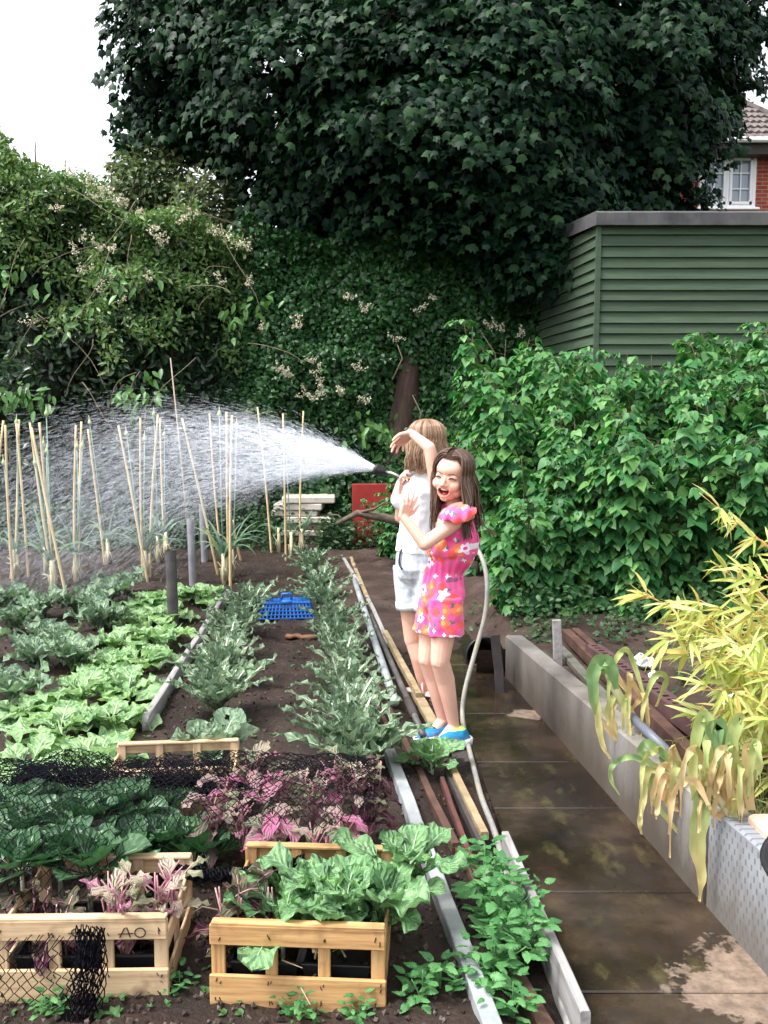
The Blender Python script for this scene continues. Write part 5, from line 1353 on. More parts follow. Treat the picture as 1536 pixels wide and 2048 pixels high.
# clay block, black bucket at the right edge, black pot at the path end
m = MB(); p = W(1545, 1675, 2.35); m.box((0, 0, 0), (.095, .12, .10), bev=.008); o = m.build('clay_block', pmat('pink_clay', (.55, .33, .26), (.66, .44, .36), 12, .85), smooth=False); o.location = (p[0], p[1], p[2] - .005); tag(o, 'pinkish clay block on the wall at the right edge', 'block')
m = MB(); V = []
def lathe(mb, prof, n=28, m=0):
    an = np.arange(n) / n * 2 * pi; P = []
    for (r, z) in prof: P.append(np.stack([r * np.cos(an), r * np.sin(an), np.full(n, z)], -1))
    k = len(prof); i, j = np.meshgrid(np.arange(k - 1), np.arange(n), indexing='ij'); a = i * n + j; b = i * n + (j + 1) % n
    mb.add(np.concatenate(P), np.stack([a, b, b + n, a + n], -1).reshape(-1, 4), m=m)
lathe(m, [(.001, 0), (.075, 0), (.10, .20), (.108, .20), (.108, .215), (.098, .215), (.07, .015), (.001, .015)])
p = W(1690, 1745, 1.95); o = m.build('black_bucket', M_liner); o.location = (p[0], p[1], p[2] - .12); o.rotation_euler = (.1, -.5, 0); tag(o, 'black bucket rim poking in at the right edge', 'bucket')
m = MB(); lathe(m, [(.001, 0), (.085, 0), (.115, .22), (.124, .22), (.124, .235), (.112, .235), (.08, .012), (.001, .012)])
p = W(958, 1322, 5.25); o = m.build('black_pot', M_liner); o.location = (p[0], p[1] + .2, p[2]); o.rotation_euler = (radians(82), 0, .15); tag(o, 'black pot lying on its side where the wet path ends', 'pot')
bar('wooden_stake', (996, 1380), (1000, 1372), .0, .05, .05, M_dplank, 'dark stake leaning beside the black pot', 'stake')
o = bpy.data.objects['wooden_stake']; bpy.data.objects.remove(o)
m = MB(); p = G(1003, 1385, .0); q = W(990, 1270, p[1] + .05); m.beam((0, 0, -.05), q - p, .05, .03, up=(0, 1, 0), rows=4, wob=.003); o = m.build('wooden_stake', M_dplank, smooth=False); o.location = p; tag(o, 'dark stake leaning beside the black pot', 'stake')

# ================================================================== HOSE AND NOZZLE
M_hose = pmat('grey_hose', (.15, .15, .155), (.27, .265, .25), 14, .45, c3=(.30, .26, .14), stretch=(1, 1, 1))
M_brass = pmat('lance_metal', (.25, .25, .28), (.35, .35, .38), 20, .3, metal=.8)
M_blk = pmat('black_rubber', (.012, .012, .014), (.022, .022, .025), 20, .5)
def smooth_path(pts, n):
    pts = np.asarray(pts, float); P = np.concatenate([[2 * pts[0] - pts[1]], pts, [2 * pts[-1] - pts[-2]]]); out = []
    for k in range(len(pts) - 1):
        p0, p1, p2, p3 = P[k:k + 4]
        for t in np.linspace(0, 1, n, endpoint=False):
            out.append(.5 * ((2 * p1) + (-p0 + p2) * t + (2 * p0 - 5 * p1 + 4 * p2 - p3) * t * t + (-p0 + 3 * p1 - 3 * p2 + p3) * t ** 3))
    out.append(pts[-1]); return np.array(out)
NOZ = W(752, 938, 4.62); HOLD = W(812, 960, 4.52)
hose = thing('garden_hose', 'pale grey garden hose curling behind the girls onto the wet path', 'hose', G(1000, 1700, .0))
hp = [W(806, 955, 4.58), W(835, 985, 4.72), W(885, 1035, 4.70), W(935, 1078, 4.52), W(962, 1112, 4.40), W(974, 1165, 4.33), W(970, 1230, 4.30), W(950, 1305, 4.25), W(930, 1380, 4.17), W(925, 1435, 4.1), G(936, 1488, .012), G(950, 1545, .012), G(963, 1600, .012), G(986, 1655, .012), G(1000, 1700, .012), G(1012, 1760, .012), G(1050, 1850, .012), G(1110, 1960, .012), G(1140, 2060, .012)]
hp[12] += [0, 0, .01]
def hpart2(mb, name, mt, par=hose): mb.xform(Matrix.Translation(-hose.location)); return mb.build(name, mt, par)
m = MB(); m.tube(smooth_path(hp, 8), .0115, 10); hpart2(m, 'hose_tube', M_hose)
m = MB(); ax = nrm(NOZ - HOLD); m.tube([HOLD, HOLD + (NOZ - HOLD) * .45 + [0, 0, .008], NOZ - ax * .045], [.011, .010, .010], 10); lance = hpart2(m, 'spray_lance', M_brass)
m = MB(); m.tube([NOZ - ax * .075, NOZ - ax * .055, NOZ - ax * .05, NOZ - ax * .02, NOZ - ax * .018, NOZ - ax * .002, NOZ], [.010, .014, .024, .027, .031, .031, .027], 16)
hpart2(m, 'spray_nozzle', M_blk, lance)

# ---- water
M_water, n_, L_, b_ = _new('water_drops')
b_.inputs['Base Color'].default_value = (.80, .83, .93, 1); b_.inputs['Roughness'].default_value = .25; b_.inputs['Specular IOR Level'].default_value = .6
tp_ = n_.new('ShaderNodeBsdfTransparent'); mxs = n_.new('ShaderNodeMixShader'); mxs.inputs['Fac'].default_value = .27
L_.new(tp_.outputs[0], mxs.inputs[1]); L_.new(b_.outputs[0], mxs.inputs[2]); L_.new(mxs.outputs[0], n_['Material Output'].inputs['Surface'])
N = 85000
r = np.random.default_rng(99)
th = r.normal(size=N) * .155; ph = .155 + r.uniform(-1, 1, N) * .205 + r.normal(size=N) * .030
az0 = math.atan2(3.4, -3.9)
v0 = r.uniform(6.6, 9.0, N) * (1 - .10 * np.abs(ph - .155) / .205)
vx, vy, vz = v0 * np.cos(ph) * np.cos(az0 + th), v0 * np.cos(ph) * np.sin(az0 + th), v0 * np.sin(ph)
tl = (vz + np.sqrt(vz ** 2 + 2 * 9.81 * (NOZ[2] - .05))) / 9.81
t = r.random(N) ** 1.45 * tl
p0 = NOZ + np.stack([vx * t, vy * t, vz * t - 4.905 * t * t], -1) + nrm(r.normal(size=(N, 3))) * .012
vel = np.stack([vx, vy, vz - 9.81 * t], -1); vn = nrm(vel)
ln = r.uniform(.010, .080, N) * (1 + .5 * t); rad = r.uniform(.00025, .00075, N) * (1 + .6 * t)
k = (p0[:, 1] < 10.0) & (p0[:, 2] > .03)
m = MB(); m.prisms((p0 - vn * ln[:, None] / 2)[k], (p0 + vn * ln[:, None] / 2)[k], rad[k], rad[k] * .5)
tag(m.build('water_spray', M_water, smooth=False), 'fan of white water drops spraying left from the hose nozzle', 'water', kind='stuff')

# ================================================================== WILTED LEEKS ON THE WALL, BAMBOO, NETTLES
M_whstem = pmat('white_leek_stem', (.40, .42, .20), (.58, .55, .34), 12, .5, c3=(.40, .46, .20))
def wiltmat(name, top, mid, tip):
    m = leafmat(name, [top, top], .55, .25, .3); n = m.node_tree.nodes; L = m.node_tree.links
    rp_ = [x for x in n if x.type == 'VALTORGB'][0]
    cr = rp_.color_ramp
    while len(cr.elements) < 3: cr.elements.new(.5)
    for e, (p, c) in zip(cr.elements, ((.0, tip), (.45, mid), (1.0, top))): e.position = p; e.color = c4(c)
    tc = n.new('ShaderNodeTexCoord'); sep = n.new('ShaderNodeSeparateXYZ'); L.new(tc.outputs['Object'], sep.inputs[0])
    mp = n.new('ShaderNodeMapping'); mp.inputs['Scale'].default_value = (1, 1, .25); L.new(tc.outputs['Object'], mp.inputs['Vector'])
    nz = n.new('ShaderNodeTexNoise'); nz.inputs['Scale'].default_value = 34; nz.inputs['Detail'].default_value = 5; L.new(mp.outputs[0], nz.inputs['Vector'])
    a = n.new('ShaderNodeMath'); a.operation = 'MULTIPLY_ADD'; L.new(sep.outputs['Z'], a.inputs[0]); a.inputs[1].default_value = 2.6; a.inputs[2].default_value = .0
    b = n.new('ShaderNodeMath'); b.operation = 'MULTIPLY_ADD'; L.new(nz.outputs['Fac'], b.inputs[0]); b.inputs[1].default_value = .9; L.new(a.outputs[0], b.inputs[2])
    L.new(b.outputs[0], rp_.inputs['Fac'])
    return m
def ribbon(mb, pts, widths, nor=(0, -1, .2), m=0, fold=.25, n=5, wav=.0):
    P = smooth_path(pts, n); k = len(P); wd = np.interp(np.linspace(0, 1, k), np.linspace(0, 1, len(widths)), widths)
    tn = np.gradient(P, axis=0); tn = nrm(tn); sd = nrm(np.cross(tn, np.asarray(nor, float))); up = np.cross(sd, tn)
    wv = wav * np.sin(np.arange(k) * 1.3)
    A_ = P - sd * wd[:, None] / 2 + up * (wd * fold + wv)[:, None]; B_ = P + sd * wd[:, None] / 2 + up * (wd * fold - wv)[:, None]
    V = np.stack([A_, P, B_], 1).reshape(-1, 3); i = np.arange(k - 1)[:, None] * 3
    mb.add(V, np.concatenate([i + [[0, 1, 4, 3]], i + [[1, 2, 5, 4]]]), m=m)
M_wilt = wiltmat('wilted_leaf', (.36, .44, .17), (.62, .58, .26), (.64, .46, .24))
M_tanleaf = wiltmat('dry_tan_leaf', (.58, .48, .24), (.66, .48, .27), (.56, .36, .18))
M_greenl = wiltmat('green_leek_leaf', (.19, .32, .14), (.36, .44, .18), (.62, .54, .24))
def wp(lst, Y): return [W(a, b2, Y + (dy[0] if dy else 0)) for (a, b2, *dy) in lst]
def wilted(name, label, Y, stems, leaves, zbase, nx=5):
    c = W(*zbase, Y); t_ = thing(name, label, 'leek', c, 0, 'wilted leeks hung over the low wall')
    m = MB()
    for (l, r_) in stems: m.tube(smooth_path(wp(l, Y), 4), np.interp(np.linspace(0, 1, (len(l) - 1) * 4 + 1), np.linspace(0, 1, len(r_)), r_), 9)
    m.xform(Matrix.Translation(-t_.location)); m.build('stem', M_whstem, t_)
    rr_ = random.Random(int(zbase[0]))
    ext = []
    for _ in range(nx):
        bx, by = zbase[0] + rr_.uniform(-45, 40), zbase[1] - rr_.uniform(0, 60); hx, hy_ = bx + rr_.uniform(-40, 30), by - rr_.uniform(20, 110); dx = rr_.uniform(-50, 15)
        ext.append(([(bx, by, rr_.uniform(-.06, .06)), (hx, hy_, rr_.uniform(-.06, .06)), (hx + dx * .5, hy_ - 6, -.05), (hx + dx, hy_ + rr_.uniform(20, 60), rr_.uniform(-.1, 0)), (hx + dx * 1.1, hy_ + rr_.uniform(60, 150), rr_.uniform(-.1, 0))], [.012, .022, .024, .016, .004], rr_.choice([1, 2, 2, 1])))
    m = MB()
    for (l, w_, mi) in leaves + ext: ribbon(m, wp(l, Y), [q * .95 for q in w_], m=mi, wav=.005)
    m.xform(Matrix.Translation(-t_.location)); m.build('leaves', [M_greenl, M_wilt, M_tanleaf], t_)
wilted('wilted_leek', 'wilted leek with white stem bent over the wall beside the rusty beam', 3.25, [([(1272, 1445), (1240, 1395), (1222, 1360), (1208, 1332)], [.017, .018, .016, .012])],
  [([(1222, 1360), (1206, 1330), (1190, 1340), (1187, 1378), (1193, 1412), (1197, 1452), (1205, 1490), (1220, 1518)], [.03, .05, .045, .035, .03, .028, .02, .008], 1),
   ([(1214, 1345, -.04), (1200, 1322, -.05), (1184, 1345, -.06), (1186, 1395, -.06), (1190, 1430, -.05)], [.03, .06, .05, .04, .01], 0), ([(1215, 1350), (1224, 1332), (1238, 1360), (1256, 1388), (1250, 1415)], [.02, .028, .022, .02, .006], 2),
   ([(1232, 1402), (1222, 1432), (1236, 1468), (1260, 1488), (1280, 1476)], [.012, .03, .028, .014, .006], 2), ([(1200, 1440), (1222, 1470), (1250, 1492), (1272, 1490)], [.012, .014, .012, .005], 2), ([(1228, 1390), (1216, 1420), (1226, 1462), (1244, 1488)], [.02, .035, .03, .01], 1),
   ([(1244, 1398), (1262, 1420), (1262, 1455), (1240, 1480)], [.01, .018, .016, .006], 2), ([(1204, 1332, -.08), (1210, 1320, -.09), (1222, 1340, -.09), (1232, 1378, -.08)], [.03, .05, .05, .02], 0)], (1272, 1460))
p, q = W(1262, 1432, 3.22), W(1345, 1512, 3.0); m = MB(); c = (p + q) / 2; m.tube([p - c, q - c], .017, 14); o = m.build('plastic_pipe', M_pipe); o.location = c; o.data.materials[0] = pmat('blue_grey_pipe', (.09, .10, .14), (.14, .155, .20), 8, .45); tag(o, 'blue grey pipe end lying under the first wilted leek', 'pipe')
wilted('wilted_leek', 'wilted leek with long curling pale leaves dangling down the wall face', 2.72, [([(1392, 1602), (1350, 1562), (1318, 1542)], [.015, .013, .009])],
  [([(1376, 1560), (1336, 1518), (1298, 1486), (1282, 1498), (1294, 1526)], [.022, .026, .026, .03, .012], 0), ([(1336, 1548), (1298, 1526), (1260, 1513), (1226, 1528), (1221, 1556), (1238, 1590)], [.02, .022, .020, .018, .014, .004], 0),
   ([(1322, 1544), (1295, 1540), (1287, 1592), (1279, 1640), (1282, 1668)], [.022, .026, .022, .018, .006], 1), ([(1322, 1547), (1302, 1558), (1308, 1600), (1340, 1645), (1384, 1696)], [.022, .024, .022, .014, .008], 0),
   ([(1345, 1555), (1318, 1560), (1330, 1590), (1362, 1602)], [.03, .05, .04, .012], 2), ([(1330, 1540), (1322, 1512), (1330, 1530)], [.015, .02, .01], 0), ([(1350, 1570), (1336, 1600), (1360, 1614), (1392, 1606)], [.02, .035, .03, .01], 2)], (1370, 1600))
wilted('wilted_leek', 'largest wilted leek with broad yellowing leaves at the wall joint', 2.45, [([(1470, 1640), (1440, 1600), (1410, 1560), (1400, 1530)], [.015, .015, .011, .008]), ([(1490, 1630), (1470, 1590), (1462, 1550)], [.013, .011, .008])],
  [([(1430, 1600), (1408, 1588), (1398, 1630), (1392, 1690), (1402, 1750), (1398, 1802)], [.04, .06, .058, .05, .028, .006], 0), ([(1388, 1600), (1384, 1530), (1398, 1442), (1412, 1438), (1420, 1500)], [.02, .03, .035, .04, .01], 1),
   ([(1440, 1600), (1425, 1520), (1430, 1448), (1446, 1480), (1450, 1560)], [.03, .05, .05, .04, .01], 0), ([(1466, 1610), (1459, 1500), (1474, 1438), (1486, 1440)], [.03, .045, .04, .02], 1), ([(1455, 1600), (1440, 1530), (1415, 1520), (1408, 1600), (1450, 1640), (1480, 1650)], [.02, .03, .03, .028, .02, .008], 2),
   ([(1500, 1620), (1490, 1540), (1500, 1490), (1512, 1560)], [.03, .04, .035, .01], 2), ([(1470, 1620), (1450, 1570), (1446, 1540), (1460, 1600), (1440, 1640)], [.03, .06, .06, .05, .02], 2), ([(1420, 1610), (1430, 1560), (1418, 1530), (1405, 1560), (1410, 1615)], [.02, .04, .04, .035, .01], 1), ([(1480, 1610), (1500, 1560), (1526, 1530)], [.03, .03, .006], 0)], (1460, 1630), 16)

M_bl = leafmat('yellow_bamboo_leaf', [(.33, .41, .09), (.46, .50, .15), (.56, .53, .20), (.30, .43, .10), (.58, .44, .15), (.46, .55, .20), (.55, .58, .28)], .5, .4, .3)
M_culm = pmat('bamboo_culm', (.40, .24, .08), (.55, .36, .14), 14, .5)
BB = np.array([1.62, 3.0, .2]); bam = thing('bamboo_plant', 'bamboo with yellow leaves arching in from the right edge', 'bamboo', BB)
cm = MB(); LO, AX_, NO_, S_ = [], [], [], []
r = np.random.default_rng(17)
culms = [(1398, 985, 3.2), (1268, 1180, 3.1), (1300, 1262, 2.9), (1420, 1120, 3.3), (1330, 1200, 3.4), (1500, 1060, 3.2), (1360, 1300, 2.8), (1530, 1150, 2.9), (1580, 1000, 3.1), (1450, 1280, 2.8), (1400, 1380, 2.7), (1500, 1350, 2.65), (1620, 1100, 2.8), (1390, 1440, 2.85), (1480, 1420, 2.75), (1560, 1280, 2.7), (1540, 1440, 2.6), (1600, 1350, 2.7), (1460, 1200, 3.0), (1520, 1240, 3.3), (1560, 1520, 2.7), (1500, 1520, 2.72), (1380, 1250, 3.0), (1430, 1330, 2.9), (1340, 1240, 3.2), (1470, 1130, 3.1), (1540, 1330, 3.0), (1440, 1420, 2.8), (1580, 1180, 3.0), (1520, 1400, 2.9), (1400, 1200, 3.1), (1550, 1090, 3.1), (1530, 1560, 2.8)]
for (a, b2, Y) in culms:
    tip = W(a, b2, Y); b0 = BB + r.normal(size=3) * [.16, .16, 0]
    mid = (b0 + tip) / 2 + np.array([.10, 0, .12]); P = smooth_path([b0, mid, tip], 12)
    cm.tube(P, np.linspace(.006, .0015, len(P)), 6)
    n = 13
    for k in range(n):
        f = .22 + .78 * (k + r.random() * .6) / n; i = min(len(P) - 2, int(f * (len(P) - 1))); q = P[i]; tn = nrm(P[i + 1] - P[i])
        s = nrm(np.cross(tn, [0, 0, 1]) * r.choice([-1, 1]) + r.normal(size=3) * .4); e = q + (tn * .6 + s) * r.uniform(.02, .09) * (1.1 - f * .6)
        cm.prisms([q], [e], .0018, .001)
        for j in range(r.integers(5, 10)):
            LO.append(q + (e - q) * r.uniform(.4, 1)); AX_.append(tn * .5 + s * .7 + r.normal(size=3) * .5 + [0, 0, -.35]); NO_.append(np.array([0, -.5, .8]) + r.normal(size=3) * .5); S_.append(r.uniform(.07, .135))
m = MB(); m.scatter(BAMB, np.array(LO), frames(np.array(AX_), np.array(NO_)), np.array(S_)); m.xform(Matrix.Translation(-bam.location)); m.build('leaves', M_bl, bam)
cm.xform(Matrix.Translation(-bam.location)); cm.build('culm', M_culm, bam)
# fine pale grass under the bamboo
m = MB(); n = 260; X_ = r.uniform(1.02, 1.5, n); Y_ = r.uniform(2.3, 3.2, n); k = X_ > xw(Y_) + .12; X_, Y_ = X_[k], Y_[k]
for x, y in zip(X_, Y_): ribbon(m, [(x, y, .19), (x + r.uniform(-.03, .03), y, .27), (x + r.uniform(-.09, .05), y + r.uniform(-.06, .03), r.uniform(.27, .36))], [.004, .004, .001], n=3)
tag(m.build('grass', leafmat('straw_grass', [(.20, .26, .08), (.36, .34, .12), (.14, .22, .07)], .6, .3)), 'thin dry grass at the foot of the bamboo', 'grass', kind='stuff')

M_net_ = leafmat('nettle_leaf', [(.05, .17, .055), (.075, .22, .07), (.10, .27, .09), (.13, .30, .11)], .45, .25, .4)
def nettle(seed, h, nlev, size):
    r = np.random.default_rng(seed); m = MB(); LO, AX_, NO_, S_ = [], [], [], []; st = MB()
    for b in range(4):
        a0 = b * 1.6 + r.uniform(-.4, .4); lean = np.array([cos(a0), sin(a0), 0]) * r.uniform(.03, .11) * (b > 0); hh_ = h * (1 if b == 0 else r.uniform(.5, .9))
        pts = [lean * t * t + np.array([0, 0, hh_ * t]) for t in np.linspace(0, 1, 6)]; st.tube(pts, np.linspace(.0035, .002, 6), 5)
        for k in range(nlev):
            f = (k + 1) / nlev; q = lean * f * f + np.array([0, 0, hh_ * f])
            for s in range(4 if f > .8 else 2):
                a = k * pi / 2 + s * (pi if f <= .8 else pi / 2) + r.uniform(-.3, .3); d = np.array([cos(a), sin(a), r.uniform(-.15, .5)])
                LO.append(q + d * .022); AX_.append(d); NO_.append(np.array([-.3 * cos(a), -.3 * sin(a), 1]) + r.normal(size=3) * .25); S_.append(size * r.uniform(.7, 1.2) * (1.1 - .45 * f))
    m.scatter(NETTLE, np.array(LO), frames(np.array(AX_), np.array(NO_)), np.array(S_))
    return m.mesh('leaves', M_net_), st.mesh('stem', M_net_)
NT = [nettle(500, .27, 7, .080), nettle(501, .20, 6, .074), nettle(502, .13, 4, .062)]
nts = [((968, 1840), 0, 'tallest nettle plant between the galvanised channel and path board'), ((1000, 1900), 0, 'bushy nettle plant behind the path edging board beside the tallest nettle'), ((985, 1985), 1, 'nettle plant in the middle of the nettle clump'), ((880, 2010), 2, 'low nettle plant between the tan crate and the channel'), ((845, 2025), 2, 'lowest nettle plant at the corner of the tan crate'), ((1050, 1935), 1, 'nettle plant leaning over the path edging board'), ((1025, 2050), 2, 'small nettle plant by the brown rail at the bottom edge'), ((945, 1975), 2, 'small nettle pressed against the channel side'), ((1018, 1845), 1, 'nettle plant overhanging the hose on the path'), ((720, 2050), 2, 'small weed plant in front of the tan crate at the bottom edge'), ((600, 2052), 2, 'tiny weed plant below the middle of the tan crate'), ((360, 2000), 2, 'tiny weed plant between the two front crates'), ((100, 2050), 2, 'small weed in front of the lettered crate')]
for i, (pp, k, lb) in enumerate(nts):
    p = G(*pp, .01); t_ = thing('nettle_plant', lb, 'nettle', p, i * 1.4, 'nettles along the path edge'); s_ = .6 if i >= 9 else .86; t_.scale = (s_,) * 3
    for nm, me in zip(('leaves', 'stem'), NT[k]): o = bpy.data.objects.new(nm, me); COL.objects.link(o); o.parent = t_

# ================================================================== PEOPLE
def union(mb, voxel, smooth=3, fac=.5):
    """one continuous surface grown from overlapping closed shapes"""
    o = mb.build('tmp_union', M_white); 
    md = o.modifiers.new('r', 'REMESH'); md.mode = 'VOXEL'; md.voxel_size = voxel; md.use_smooth_shade = True
    if smooth:
        s = o.modifiers.new('s', 'SMOOTH'); s.iterations = smooth; s.factor = fac
    dg = bpy.context.evaluated_depsgraph_get(); dg.update()
    me = bpy.data.meshes.new_from_object(o.evaluated_get(dg))
    V = np.empty(len(me.vertices) * 3); me.vertices.foreach_get('co', V); V = V.reshape(-1, 3)
    NV = np.empty(len(me.vertices) * 3); me.vertices.foreach_get('normal', NV); NV = NV.reshape(-1, 3)
    Q = np.array([p.vertices[:] for p in me.polygons if len(p.vertices) == 4], int).reshape(-1, 4)
    Tt = np.array([p.vertices[:] for p in me.polygons if len(p.vertices) == 3], int).reshape(-1, 3)
    od = o.data; bpy.data.objects.remove(o); bpy.data.meshes.remove(od); bpy.data.meshes.remove(me)
    return V, NV, Q, Tt
def emit(V, Q, Tt, name, mats, parent, origin, qm=0, tm=0):
    m = MB(); m.v.append(V - np.asarray(origin)); m.n = len(V)
    m.q.append(Q); m.qm.append(np.broadcast_to(qm, (len(Q),)).astype(int))
    if len(Tt): m.t.append(Tt); m.tm.append(np.broadcast_to(tm, (len(Tt),)).astype(int))
    return m.build(name, mats, parent)
def skin_mat(name, c1, c2):
    m = pmat(name, c1, c2, 7, .5, detail=3, spec=.35)
    b = m.node_tree.nodes['Principled BSDF']; b.inputs['Subsurface Weight'].default_value = .0; b.inputs['Subsurface Radius'].default_value = (.012, .005, .003)
    return m
M_skin = skin_mat('skin', (.72, .39, .30), (.82, .50, .40))
M_skin2 = skin_mat('fair_skin', (.70, .38, .29), (.78, .46, .36))
M_lip = pmat('lips', (.50, .13, .11), (.58, .18, .15), 30, .4)
M_mouth = pmat('mouth_inside', (.20, .02, .02), (.28, .04, .035), 30, .4)
M_teeth = pmat('teeth', (.80, .77, .70), None, 30, .3)
M_lash = pmat('lash', (.035, .018, .012), None, 30, .6)
M_brow = pmat('brow', (.16, .075, .045), None, 30, .8)
def hairmat(name, cols):
    m = leafmat(name, cols, .42, 0, .45); return m
def headframe(f, up):
    Yc = -nrm(np.array(f, float)); Z = nrm(np.array(up, float) - Yc * np.dot(up, Yc)); X = np.cross(Yc, Z)
    return np.stack([X, Yc, Z], 1)
MX, MZ, MU, MD = .028, -.052, .011, .027             # open mouth: half width, corner height, rise and drop
def mouth_in(L):
    z = L[:, 2] - MZ
    return (L[:, 0] / (MX - .003)) ** 2 + (z / np.where(z > 0, MU - .002, MD - .004)) ** 2
def build_head(mb, C, R, s=1.0, smile=True):
    def E(c, r): mb.ell(C + R @ (np.array(c) * s), np.array(r) * s, rot=R, nu=20, nv=14)
    def K(a, b2, r0, r1): mb.cap(C + R @ (np.array(a) * s), C + R @ (np.array(b2) * s), r0 * s, r1 * s, 12)
    E((0, .014, .030), (.074, .088, .078)); E((0, -.016, -.022), (.064, .066, .074)); E((0, -.034, -.070), (.046, .038, .032)); E((0, -.056, -.090), (.020, .018, .014)); E((0, -.030, .035), (.058, .050, .045))
    for sx_ in (-1, 1):
        E((sx_ * .035, -.050, -.030), (.030, .027, .027)); E((sx_ * .031, -.058, .006), (.020, .016, .014))
        E((sx_ * .0095, -.083, -.029), (.0085, .009, .007)); E((sx_ * .074, .012, -.008), (.009, .018, .026)); E((sx_ * .046, -.022, -.058), (.022, .032, .026))
    K((0, -.074, .006), (0, -.0905, -.024), .0080, .0105)
    for k in range(12):
        a, b2 = k * pi / 6, (k + 1) * pi / 6
        def mp(t): return (MX * cos(t), -.070 - .007 * (1 - abs(cos(t))), MZ + (MU if sin(t) > 0 else MD) * sin(t))
        K(mp(a), mp(b2), .0058, .0058)
def hand(mb, wrist, d, n, s=1.0, curl=(.3, .35, .4, .5), spread=.12, thumb=1, tcurl=.3):
    """palm, four unequal fingers bent towards n, thumb leaving the side of the palm"""
    d = nrm(np.array(d, float)); n = nrm(np.array(n, float) - d * np.dot(n, d)); x = np.cross(d, n) * thumb
    w = np.array(wrist, float)
    for k, (o, L_) in enumerate(zip((.024, .008, -.008, -.023), (.058, .066, .061, .048))):
        kn = w + (d * .066 + x * o - d * .008 * abs(k - 1.2)) * s
        mb.cap(w + x * o * .55 * s, kn, .0125 * s, .0105 * s, 10)
        a = curl[k]; dd = nrm(d + x * spread * (1.4 - k) * .9); p = kn; r0 = .0088
        for seg, fr in enumerate((.46, .30, .24)):
            a_ = a * (seg + 1) * .9; v = dd * cos(a_) + n * sin(a_); q = p + v * L_ * fr * s
            mb.cap(p, q, r0 * s, (r0 - .0010) * s, 10); p = q; r0 -= .0010
    p = w + (d * .014 + x * .018) * s; v = nrm(d * .62 + x * .75 + n * .15); q = p + v * .036 * s; mb.cap(p, q, .0115 * s, .0095 * s, 10)
    v2 = nrm(d * .9 + x * .35 + n * tcurl); r_ = q + v2 * .024 * s; mb.cap(q, r_, .0092 * s, .0085 * s, 10); mb.cap(r_, r_ + nrm(v2 + n * .2) * .020 * s, .0085 * s, .0070 * s, 10)
def strands(C, R, s, N, phis, drop, mats, seed, ends, r0=.0028, lay=.006, part=.01):
    """long hair: every strand starts at the parting, follows the skull and falls"""
    r = np.random.default_rng(seed); mb = MB()
    for k in range(N):
        ph = r.uniform(*phis); side = 1 if sin(ph) > 0 else -1
        lift = 1.0 + r.uniform(0, 1) * lay / .08
        start = np.array([part + .004 * side, -.070 + .105 * r.random() ** .8, 0]); start[2] = .030 + .088 * sqrt(max(.02, 1 - ((start[1] - .014) / .096) ** 2)) + .002
        loc = []
        for tt in np.linspace(.22, 1.0, 8):
            th = tt * radians(98); phh = ph
            q = np.array([.079 * sin(th) * sin(phh), .014 - .094 * sin(th) * cos(phh), .030 + .086 * cos(th)]) * lift
            if tt < .55: w = (tt / .55) ** 1.0; st_ = start * (1 - tt * .5) ; q = q * w + (start * (1 - w)); q[2] = max(q[2], start[2] * (1 - w) + q[2] * w)
            loc.append(q)
        pts = [C + R @ (q * s) for q in loc]
        e = np.array(ends(ph, r)); last = pts[-1]; L_ = drop * r.uniform(.66, 1.12)
        for tt in (.15, .35, .6, .8, 1.0):
            wob = r.normal(size=3) * .0012 + np.array([.005 * sin(tt * 9 + ph * 3), 0, 0])
            pts.append(last + np.array([0, 0, -L_ * tt]) + e * (tt ** .8) + wob)
        P = smooth_path(pts, 2); mb.tube(P, np.interp(np.linspace(0, 1, len(P)), [0, .2, .75, 1], [r0 * .7, r0, r0 * .9, r0 * .35]), 4, cap=False)
    return mb
def scalp(C, R, s, phis, k=.99):
    """hair roots over the whole skull down to the hairline"""
    mb = MB(); phs = np.linspace(0, 2 * pi, 41); nt_ = 13; V = []
    for ti in range(nt_):
        for ph in phs:
            a = min(ph, 2 * pi - ph); lim = radians(50) + radians(62) * float(np.clip((a - radians(38)) / radians(32), 0, 1)); th = .02 + (lim - .02) * ti / (nt_ - 1)
            q = np.array([.0805 * sin(th) * sin(ph), .014 - .0955 * sin(th) * cos(ph), .030 + .088 * cos(th)]) * k; V.append(C + R @ (q * s))
    i, j = np.meshgrid(np.arange(nt_ - 1), np.arange(40), indexing='ij'); a = i * 41 + j
    mb.add(V, np.stack([a, a + 1, a + 42, a + 41], -1).reshape(-1, 4)); return mb

